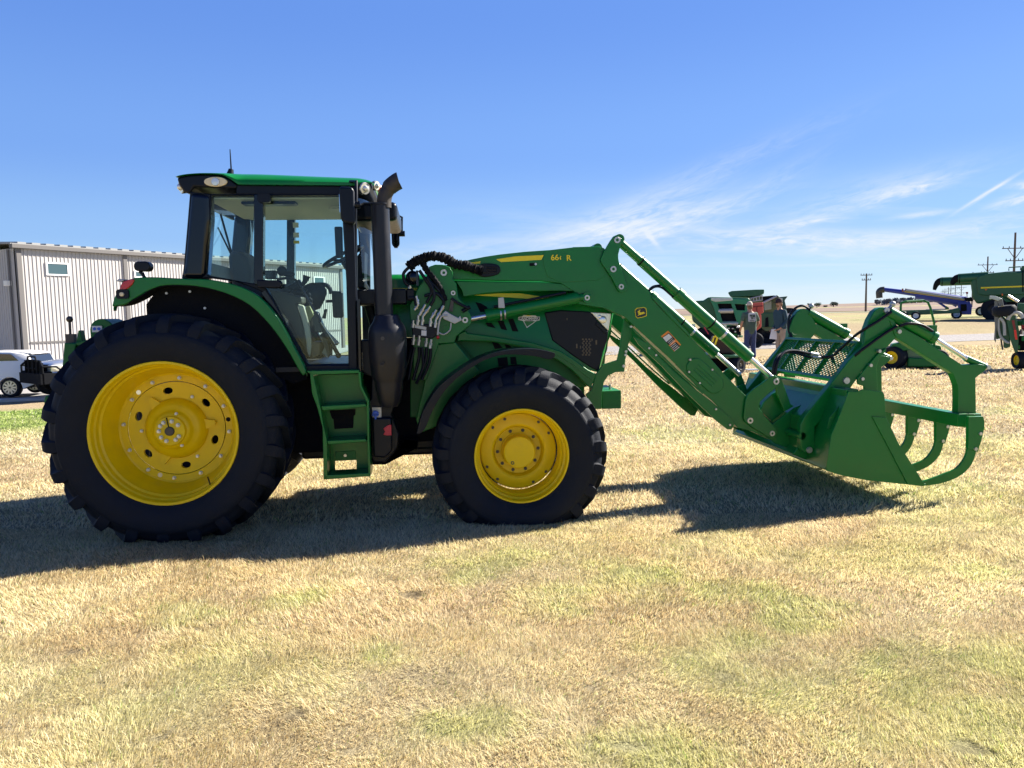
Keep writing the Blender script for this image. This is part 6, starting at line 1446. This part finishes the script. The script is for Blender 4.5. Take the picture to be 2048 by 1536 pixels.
MB().prism(fE([(640, 1060), (900, 1060), (900, 1240), (660, 1240)]), .05, .5).build('row_unit', BLKM, IM, bevel=.02)
p = fe_(705, 1355); r_ = (fe_(700, 1245) - fe_(700, 1465)).length / 2
o = MB().lathe([(.12, r_ * .55), (.15, r_ * .85), (.09, r_), (-.09, r_), (-.15, r_ * .85), (-.12, r_ * .55)], (0, 0, 0), seg=36).build('wheel', RUB, IM, loc=(p.x, 0, r_ * .98))
MB().lathe([(-.12, r_ * .56), (-.08, r_ * .45), (-.10, r_ * .2), (-.10, .0005)], (0, 0, 0), seg=24).build('rim', YEL, o); o.rotation_euler = (0, 0, R(-62))
# ---------------------------------------------------------------- zero-turn mower
F = Frame(1790, 737, R(-20))
ZM = empty('ride_on_mower', 'green ride-on mower with tall roll bar and yellow rear wheel, behind the grapple', 'mower', M=F.M)
def fg(x, y, yl=0, c='G'): return F.p(x, y, yl, c)
def fG(pts, yl=0): return F.P(pts, yl, 'G')
p = fg(1150, 655); 
bgwheel(ZM, p.x + .05, .05, .29, .29, .40, YEL, rr=.56)
bgwheel(ZM, p.x + .05, 1.05, .27, .27, .30, YEL, rr=.56)
wob = [x for x in sc.objects if x.parent == ZM and x.name.startswith('wheel')]
for o in wob: o.rotation_euler = (0, 0, R(-28))
MB().prism(fG([(1105, 560), (1150, 500), (1230, 485), (1310, 520), (1320, 560), (1200, 575), (1130, 545)]), -.1, .25).build('mudguard', GREEN_S, ZM, bevel=.02)
MB().prism(fG([(1290, 560), (1310, 540), (1500, 560), (1600, 620), (1640, 700), (1300, 715)], .1), .1, 1.0).build('body', GREEN_S, ZM, bevel=.03)
MB().prism(fG([(1300, 560), (1420, 560), (1480, 600), (1480, 650), (1310, 640)], .06), .05, .1).build('side_cover', mat('grey_green', (.10, .20, .10), .5), ZM, bevel=.01)
MB().prism(fG([(1310, 640), (1600, 655), (1680, 700), (1660, 735), (1300, 735)]), -.05, 1.2).build('mower_deck', GREEN_S, ZM, bevel=.03)
MB().prism(fG([(1360, 290), (1420, 275), (1480, 290), (1490, 400), (1380, 400)], .4), .3, .8).build('seat', mat('seat_yellow', (.55, .45, .08), .6), ZM, bevel=.04)
MB().tube([fg(1236, 540, .2), fg(1236, 120, .2), fg(1242, 80, .2), fg(1290, 66, .2), fg(1470, 58, .6), fg(1515, 75, .6), fg(1540, 130, .6), fg(1578, 280, .6), fg(1580, 540, .6)], .030, smooth=False, seg=8).build('roll_bar', GREEN_S, ZM)
MB().cyl(fg(1580, 285, .6), fg(1612, 272, .6), .012).build('roll_bar_pin', REDP, ZM)
MB().prism(fG([(1545, 500), (1640, 520), (1650, 560), (1545, 545)], .7), .6, 1.0).build('mudguard', GREEN_S, ZM, bevel=.02)
p = fg(1640, 590, .8); bgwheel(ZM, p.x, .9, .22, .22, .2, YEL, rr=.5)
MB().sph(fg(1065, 655), .045, 12).cyl(fg(1065, 655), fg(1110, 620), .015).build('tow_ball', CHROME, ZM)
MB().cyl((p.x, 0.1, .12), (p.x, .5, .12), .10).build('caster_wheel', RUB, ZM)
# ---------------------------------------------------------------- round baler behind the men
F = Frame(1432, 694, R(-15), Y=27.5)
BA = empty('round_baler', 'green round baler with dark open side, behind the loader cylinders', 'baler', M=F.M)
def fp_(x, y, yl=0): return F.p(x, y, yl, 'P')
def fP(pts, yl=0): return F.P(pts, yl, 'P')
MB().prism(fP([(150, 330), (240, 305), (340, 298), (410, 255), (460, 248), (1010, 262), (1030, 300), (1030, 640), (880, 650), (860, 700), (640, 690), (500, 760), (300, 700), (180, 600)], .3), .3, 2.2).build('body', BGREEN, BA, bevel=.06)
MB().holed(fP([(430, 270), (1030, 285), (1030, 480), (880, 640), (620, 690), (560, 640), (490, 400)], .15), [fP([(548, 345), (748, 345), (830, 610), (622, 612)], .15), fP([(800, 350), (950, 355), (950, 445), (828, 440)], .15)], .12, .30).build('side_frame', mat('light_green_paint', (.02, .20, .10), .35), BA, bevel=.01)
MB().prism(fP([(545, 340), (750, 340), (835, 615), (620, 615)], .28), .26, .3).prism(fP([(798, 345), (955, 350), (955, 560), (850, 560)], .28), .26, .3).build('dark_opening', BLKM, BA)
for y0 in (455, 640): MB().cyl(fp_(560, y0, .2), fp_(780 if y0 < 500 else 850, y0 - 5, .2), .09, seg=12).build('roller', SILV, BA)
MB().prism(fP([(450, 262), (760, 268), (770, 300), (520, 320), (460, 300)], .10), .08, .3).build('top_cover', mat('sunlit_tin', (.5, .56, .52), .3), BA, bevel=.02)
MB().prism(fP([(200, 308), (235, 308), (235, 328), (205, 328)], .25), .2, .3).build('marker_light', ORG, BA)
MB().prism(fP([(640, 700), (760, 680), (880, 690), (900, 830), (820, 850), (700, 800)], .2), .1, .6).build('pickup_reel', BLKM, BA, bevel=.05)
p = fp_(360, 800); bgwheel(BA, p.x, .5, .48, .48, .35, BLK, rr=.5); bgwheel(BA, p.x, 1.9, .48, .48, .35, BLK, rr=.5)
MB().prism(fP([(345, 695), (365, 690), (425, 790), (410, 795)], -.1), -.12, -.08).build('red_strip', REDP, BA)
rng = random.Random(4)
for k in range(14):
    p = fp_(rng.uniform(640, 900), rng.uniform(680, 850), rng.uniform(-.1, .2)); s_ = rng.uniform(.03, .08)
    MB().box(p, (s_ * 2, s_, s_), rng.uniform(0, 3)).build('bracket', rng.choice([GREEN_S, BGREEN, STEEL]), BA, bevel=.004)
# combine behind the baler: raised grain tank, ladder, cab
F = Frame(1510, 690, R(-18), Y=34)
CC = empty('combine_harvester', 'combine with raised green grain tank covers, behind the baler and the two men', 'combine harvester', M=F.M)
MB().prism(fP([(703, 180), (760, 160), (1100, 140), (1232, 138), (1230, 190), (1190, 215), (1100, 235), (740, 250), (710, 205)]), 0, 1.6).build('grain_tank_cover', BGREEN, CC, bevel=.03)
MB().prism(fP([(760, 250), (1200, 240), (1440, 225), (1480, 300), (1540, 440), (1560, 720), (1250, 750), (1180, 690), (800, 690)], .3), .3, 2.4).build('body', mat('olive_green_panel', (.13, .19, .09), .5), CC, bevel=.04)
MB().prism(fP([(1190, 480), (1390, 480), (1380, 690), (1190, 690)], .2), .15, .3).build('side_door', BGREEN, CC, bevel=.02)
MB().prism(fP([(1230, 330), (1340, 300), (1340, 430), (1235, 445)], .2), .15, .3).build('pale_panel', mat('pale_panel', (.33, .38, .28), .5), CC, bevel=.02)
MB().prism(fP([(1210, 240), (1380, 225), (1420, 245), (1215, 320)], .1), .05, .3).build('dark_hood', BLKM, CC)
MB().cyl(fp_(1220, 330), fp_(1420, 235), .05).build('rail', GREY, CC)
for k in range(5): MB().cyl(fp_(1035 + k * 42, 265 - 8 * k), fp_(1035 + k * 42, 320 - 8 * k), .02, seg=6).build('ladder_rung', GREY, CC)
MB().cyl(fp_(1030, 268), fp_(1210, 228), .025).cyl(fp_(1030, 315), fp_(1210, 290), .025).build('ladder_rail', GREY, CC)
MB().prism(fP([(1450, 250), (1575, 238), (1530, 300), (1560, 420), (1545, 445), (1480, 430), (1440, 310)], -.3), -.4, .3).build('cab', mat('dark_green_glass', (.015, .06, .045), .15), CC, bevel=.02)
MB().prism(fP([(1455, 270), (1500, 262), (1500, 325), (1460, 325)], -.42), -.43, -.4).build('cab_pane', mat('pale_glass', (.3, .55, .55), .1), CC)
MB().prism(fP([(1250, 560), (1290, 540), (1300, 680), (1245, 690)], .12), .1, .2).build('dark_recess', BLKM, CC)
p = fp_(1290, 700); bgwheel(CC, p.x, 1.0, .55, .55, .4, BLK, rr=.5)
p = fp_(1590, 600, .5); bgwheel(CC, p.x, 1.0, .8, .8, .4, BLK, rr=.5)
rng = random.Random(14)
for k in range(12):
    p = fp_(rng.uniform(1530, 1620), rng.uniform(480, 700), rng.uniform(-.1, .2)); s_ = rng.uniform(.04, .10)
    MB().box(p, (s_ * 2, s_, s_), rng.uniform(0, 3)).build('bracket', rng.choice([GREEN_S, BGREEN, STEEL, BLKM]), CC, bevel=.004)
F = Frame(1516, 690, R(-18), Y=31)
RM = empty('red_implement', 'red painted sheet metal implement between the green baler and the combine', 'farm implement', M=F.M)
q = fP([(1050, 340), (1215, 322), (1222, 480), (1185, 490), (1190, 690), (1120, 740), (1060, 700)])
MB().prism(q, 0, 1.2).build('housing', mat('faded_red_paint', (.55, .09, .07), .45), RM, bevel=.03)
MB().band(fP([(1130, 380), (1120, 420), (1140, 560), (1150, 680)], -.01), .02, -.02, .0).band(fP([(1060, 395), (1215, 380)], -.01), .02, -.02, .0).build('seam', mat('dark_red', (.22, .02, .02), .4), RM)
for yy in (.4, 1.0): bgwheel(RM, q[4][0] - .2, yy, .3, .3, .2, BLK)
# ---------------------------------------------------------------- low wheeled implement in front of the baler
F = Frame(1455, 750, R(-5))
LI = empty('trailed_mower', 'low green trailed frame on a black tyre with dark rubber roller', 'farm implement', M=F.M)
MB().prism(fP([(380, 1100), (420, 1080), (900, 1110), (920, 1130), (400, 1150)]), -.05, .8).build('frame', BGREEN, LI, bevel=.015)
MB().prism(fP([(500, 830), (560, 825), (700, 900), (860, 1085), (520, 1085), (490, 960)], .2), .15, .7).build('rubber_curtain', mat('brown_rubber', (.035, .018, .012), .7), LI, bevel=.04)
MB().tube([fp_(470, 910, .1), fp_(500, 830, .1), fp_(540, 850, .1), fp_(510, 950, .1)], .02).build('yellow_strap', YDEC, LI)
a = fp_(860, 1265, .1); r_ = (fp_(800, 1120, .1) - fp_(800, 1400, .1)).length / 2
for xx in (fp_(840, 1260, .1).x,):
    o = bgwheel(LI, xx - .02, .15, r_, r_, .28, DSTEEL, rr=.5); o.rotation_euler = (0, 0, R(50))
    o = bgwheel(LI, xx - .75, .35, r_, r_, .28, DSTEEL, rr=.5); o.rotation_euler = (0, 0, R(50))
MB().prism(fP([(420, 1150), (900, 1150), (920, 1240), (560, 1360), (470, 1340)], .35), .35, .6).build('skid', BLKM, LI, bevel=.02)
p = gnd(1504, 743)
MB().box((p.x, p.y, p.z + .05), (.30, .22, .025), .2).build('notice_board', mat('pale_slate', (.45, .48, .55), .4), None)
tag(bpy.data.objects['notice_board'], 'flat pale board lying on the grass beside the black tyre', 'board')
# ================================================================== people
def skin(name, V, E, Rr, m, parent=None, sub=2, extra=None, smooth=True):
    me = bpy.data.meshes.new(name + '_skel'); me.from_pydata([Vector(v) for v in V], E, [])
    o = bpy.data.objects.new(name + '_skel', me); sc.collection.objects.link(o)
    mod = o.modifiers.new('s', 'SKIN'); mod.use_smooth_shade = True
    for i, r in enumerate(Rr):
        rr = r if isinstance(r, tuple) else (r, r); me.skin_vertices[0].data[i].radius = rr
    me.skin_vertices[0].data[0].use_root = True
    sb = o.modifiers.new('b', 'SUBSURF'); sb.levels = sub; sb.render_levels = sub
    bpy.context.view_layer.update()
    nm = bpy.data.meshes.new_from_object(o.evaluated_get(bpy.context.evaluated_depsgraph_get()))
    bpy.data.objects.remove(o)
    b = bmesh.new(); b.from_mesh(nm)
    if extra:
        mb = MB(); extra(mb); tmp = bpy.data.meshes.new('t'); mb.bm.to_mesh(tmp); mb.bm.free(); b.from_mesh(tmp)
    out_ = bpy.data.meshes.new(name); b.to_mesh(out_); b.free(); out_.materials.clear(); out_.materials.append(m)
    out_.polygons.foreach_set('use_smooth', [True] * len(out_.polygons))
    q = bpy.data.objects.new(name, out_); sc.collection.objects.link(q); q.parent = parent; return q
SKIN = mat('skin', (.42, .22, .15), .55); HAIRM = mat('sandy_hair', (.22, .12, .06), .8)
def person(px_, py_, yaw, label, shirt, trousers, capm, shoes, longsleeve, arms, legs, lean, shirtextra=None, Y=None, scale=1.0, beard=None, bun=False):
    "figure faces its own -y; arms/legs give the joint places of both sides"
    F = Frame(px_, py_, yaw, Y=Y); o = empty('person', label, 'person', M=F.M @ Matrix.Scale(scale, 4))
    hip = Vector((0, 0, .95)); ch = Vector((0, -.02 + lean * .5, 1.36)); nk = Vector((0, lean * .8 - .01, 1.50)); hd = Vector((0, lean - .03, 1.66))
    V = [hip, ch, nk, hd + Vector((0, -.005, -.04)), hd + Vector((0, 0, .07))]; E = [(0, 1), (1, 2), (2, 3), (3, 4)]; Rr = [(.15, .11), (.17, .11), .055, (.072, .088), (.068, .085)]
    ext = []
    for s_, (el, wr, hn) in zip((-1, 1), arms):
        i = len(V); V += [Vector((s_ * .18, ch.y, 1.43)), Vector(el), Vector(wr), Vector(hn)]; E += [(1, i), (i, i + 1), (i + 1, i + 2), (i + 2, i + 3)]; Rr += [.058, .043, .028, (.036, .018)]
        d = (Vector(hn) - Vector(wr)).normalized()
        for k in range(4):
            ln = (.072, .082, .078, .060)[k]; ext.append((Vector(hn) + Vector((0, (k - 1.5) * .019, 0)), d, ln))
        ext.append((Vector(wr).lerp(Vector(hn), .6) + Vector((0, -.03, 0)), (d + Vector((0, -.7, 0))).normalized(), .055))
    for s_, (kn, an, toe) in zip((-1, 1), legs):
        i = len(V); V += [Vector((s_ * .09, 0, .88)), Vector(kn), Vector(an)]; E += [(0, i), (i, i + 1), (i + 1, i + 2)]; Rr += [.085, .058, .042]
    def fing(mb):
        for p, d, ln in ext:
            mid_ = p + d * ln * .55; tip = mid_ + (d + Vector((0, -.5, -.1))).normalized() * ln * .45
            mb.tube([p - d * .02, p + d * ln * .2, mid_, tip], .009, seg=6, sub=2, rfun=lambda t: .0095 - .003 * t)
        # nose, ears, eyes' ridge
        mb.sph(hd + Vector((0, -.088, .0)), .016, 8, (.8, 1, 1.3)); 
        for s_ in (-1, 1): mb.sph(hd + Vector((s_ * .073, .0, .0)), .022, 8, (.4, .8, 1.3))
    body = skin('body', V, E, Rr, SKIN, o, extra=fing)
    for s_ in (-1, 1): MB().sph(hd + Vector((s_ * .028, -.078, .018)), .009, 8).build('eye', BLKG, body)
    # shirt
    V = [hip + Vector((0, 0, -.20)), hip + Vector((0, .0, .10)), ch, Vector((0, ch.y, 1.47))]; E = [(0, 1), (1, 2), (2, 3)]; Rr = [(.205, .155), (.20, .15), (.205, .14), (.09, .08)]
    for s_, (el, wr, hn) in zip((-1, 1), arms):
        i = len(V); e = Vector(el); w_ = Vector(wr); sh = Vector((s_ * .19, ch.y, 1.43))
        if longsleeve: V += [sh, e, w_.lerp(e, .08)]; E += [(2, i), (i, i + 1), (i + 1, i + 2)]; Rr += [.078, .058, .045]
        else: V += [sh, sh.lerp(e, .45), sh.lerp(e, .85)]; E += [(2, i), (i, i + 1), (i + 1, i + 2)]; Rr += [.08, .072, .070]
    sh_ = skin('shirt', V, E, Rr, shirt, body)
    if shirtextra: shirtextra(sh_, ch)
    V = [hip + Vector((0, 0, .12)), hip + Vector((0, 0, -.02))]; E = [(0, 1)]; Rr = [(.185, .145), (.18, .14)]
    for s_, (kn, an, toe) in zip((-1, 1), legs):
        i = len(V); V += [Vector((s_ * .095, 0, .82)), Vector(kn), Vector(an) + Vector((0, 0, .01))]; E += [(1, i), (i, i + 1), (i + 1, i + 2)]; Rr += [.105, .078, .068]
    skin('trousers', V, E, Rr, trousers, body)
    for (kn, an, toe) in legs:
        a = Vector(an); t = Vector(toe); a.z = .045; t.z = .035
        back = a + (a - t).normalized() * .06
        MB().loft([[p + Vector((math.cos(q) * .0, 0, 0)) for p in []] for _ in []] or [[c_ + Vector((math.cos(u_) * w2, 0, max(-c_.z + .002, math.sin(u_) * h2))) for u_ in [2 * math.pi * j / 12 for j in range(12)]] for c_, w2, h2 in ((back, .03, .04), (a, .045, .075), (a.lerp(t, .5), .05, .055), (t, .045, .04), (t + (t - a).normalized() * .03, .025, .02))]).build('shoe', shoes, body)
    # cap: dome and peak
    dm = MB().lathe([(-.02, .092), (.03, .090), (.07, .075), (.10, .045), (.112, .0005)], (0, 0, 0), axis='Z', seg=20)
    pk = [(-.062, -.06), (-.055, -.13), (-.03, -.17), (.03, -.17), (.055, -.13), (.062, -.06)]
    dm.loft([[Vector((x, y, .0 - (.012 if abs(x) > .05 else 0))) for x, y in pk], [Vector((x, y, .010 - (.012 if abs(x) > .05 else 0))) for x, y in pk]])
    cp_ = dm.build('cap', capm, body); cp_.location = hd + Vector((0, .004, .055)); cp_.scale = (.92, 1.12, 1.0)
    cp_.rotation_euler = (R(8 if beard else 0), 0, 0)
    MB().sph(hd + Vector((0, .045, -.02)), .070, 14, (1.05, .75, 1.2)).build('hair', HAIRM, body)
    if beard: MB().sph(hd + Vector((0, -.045, -.065)), .045, 12, (1.2, 1.0, .9)).build('beard', HAIRM, body)
    return o, body
def back_print(sh_, ch):
    pts = rrect(-.115, .115, 1.20, 1.46, .03)
    MB().prism([(x, z) for x, z in pts], ch.y + .118, ch.y + .155).build('shirt_print', mat('print_grey', (.48, .50, .56), .8), sh_, bevel=.012)
    m_ = mat('print_dark', (.05, .08, .06), .8)
    for x, z, w_, h_ in ((-.06, 1.385, .07, .05), (.03, 1.39, .09, .045), (-.02, 1.345, .14, .03), (0, 1.30, .05, .05), (-.06, 1.30, .03, .03), (0, 1.245, .15, .012), (0, 1.222, .12, .010)):
        MB().bx(x - w_ / 2, x + w_ / 2, ch.y + .154, ch.y + .158, z - h_ / 2, z + h_ / 2).build('print_motif', m_, sh_)
FAB = lambda n, c: mat(n, c, .9, var=.12, vscale=9, bump=.3, bscale=14)
# man seen from behind: faces away
person(1500, 719, R(180 + 8), 'man in grey-green printed T-shirt, jeans and pale cap, seen from behind', FAB('grey_green_cotton', (.075, .12, .09)), FAB('denim', (.04, .06, .16)), FAB('pale_cap', (.55, .48, .40)), BLKM, False,
       [((-.27, .0, 1.15), (-.24, -.16, .98), (-.21, -.24, .96)), ((.27, .0, 1.15), (.25, -.14, .96), (.22, -.22, .93))],
       [((-.11, -.03, .50), (-.12, .03, .08), (-.14, -.15, .03)), ((.12, .0, .50), (.15, .03, .08), (.17, -.15, .03))], -.03, shirtextra=back_print, Y=23.4)
# man in profile looking down to the left
o, body = person(1562, 716, R(-72), 'man in dark blue jacket, tan trousers and dark cap, looking down, papers in hand', FAB('navy_jacket', (.025, .065, .095)), FAB('tan_trousers', (.36, .29, .24)), FAB('dark_cap', (.03, .02, .03)), BLKM, True,
       [((-.22, .02, 1.14), (-.17, -.16, .93), (-.14, -.23, .90)), ((.23, .0, 1.14), (.18, -.18, .95), (.14, -.24, .92))],
       [((-.09, -.04, .50), (-.10, .04, .08), (-.10, -.14, .03)), ((.09, .02, .50), (.10, .09, .08), (.10, -.09, .03))], -.06, Y=23.0, scale=1.04, beard=True)
pap = MB().prism([(-.0, 0), (.20, .02), (.17, -.30), (-.06, -.27)], -.004, .004).build('papers', mat('paper', (.75, .78, .88), .8), None)
tag(pap, 'white sheets of paper held by the man in the dark jacket', 'papers')
pm = body.parent.matrix_world @ Matrix.Translation((-.10, -.26, .93)) @ Matrix.Rotation(R(80), 4, 'Z')
pap.matrix_world = pm
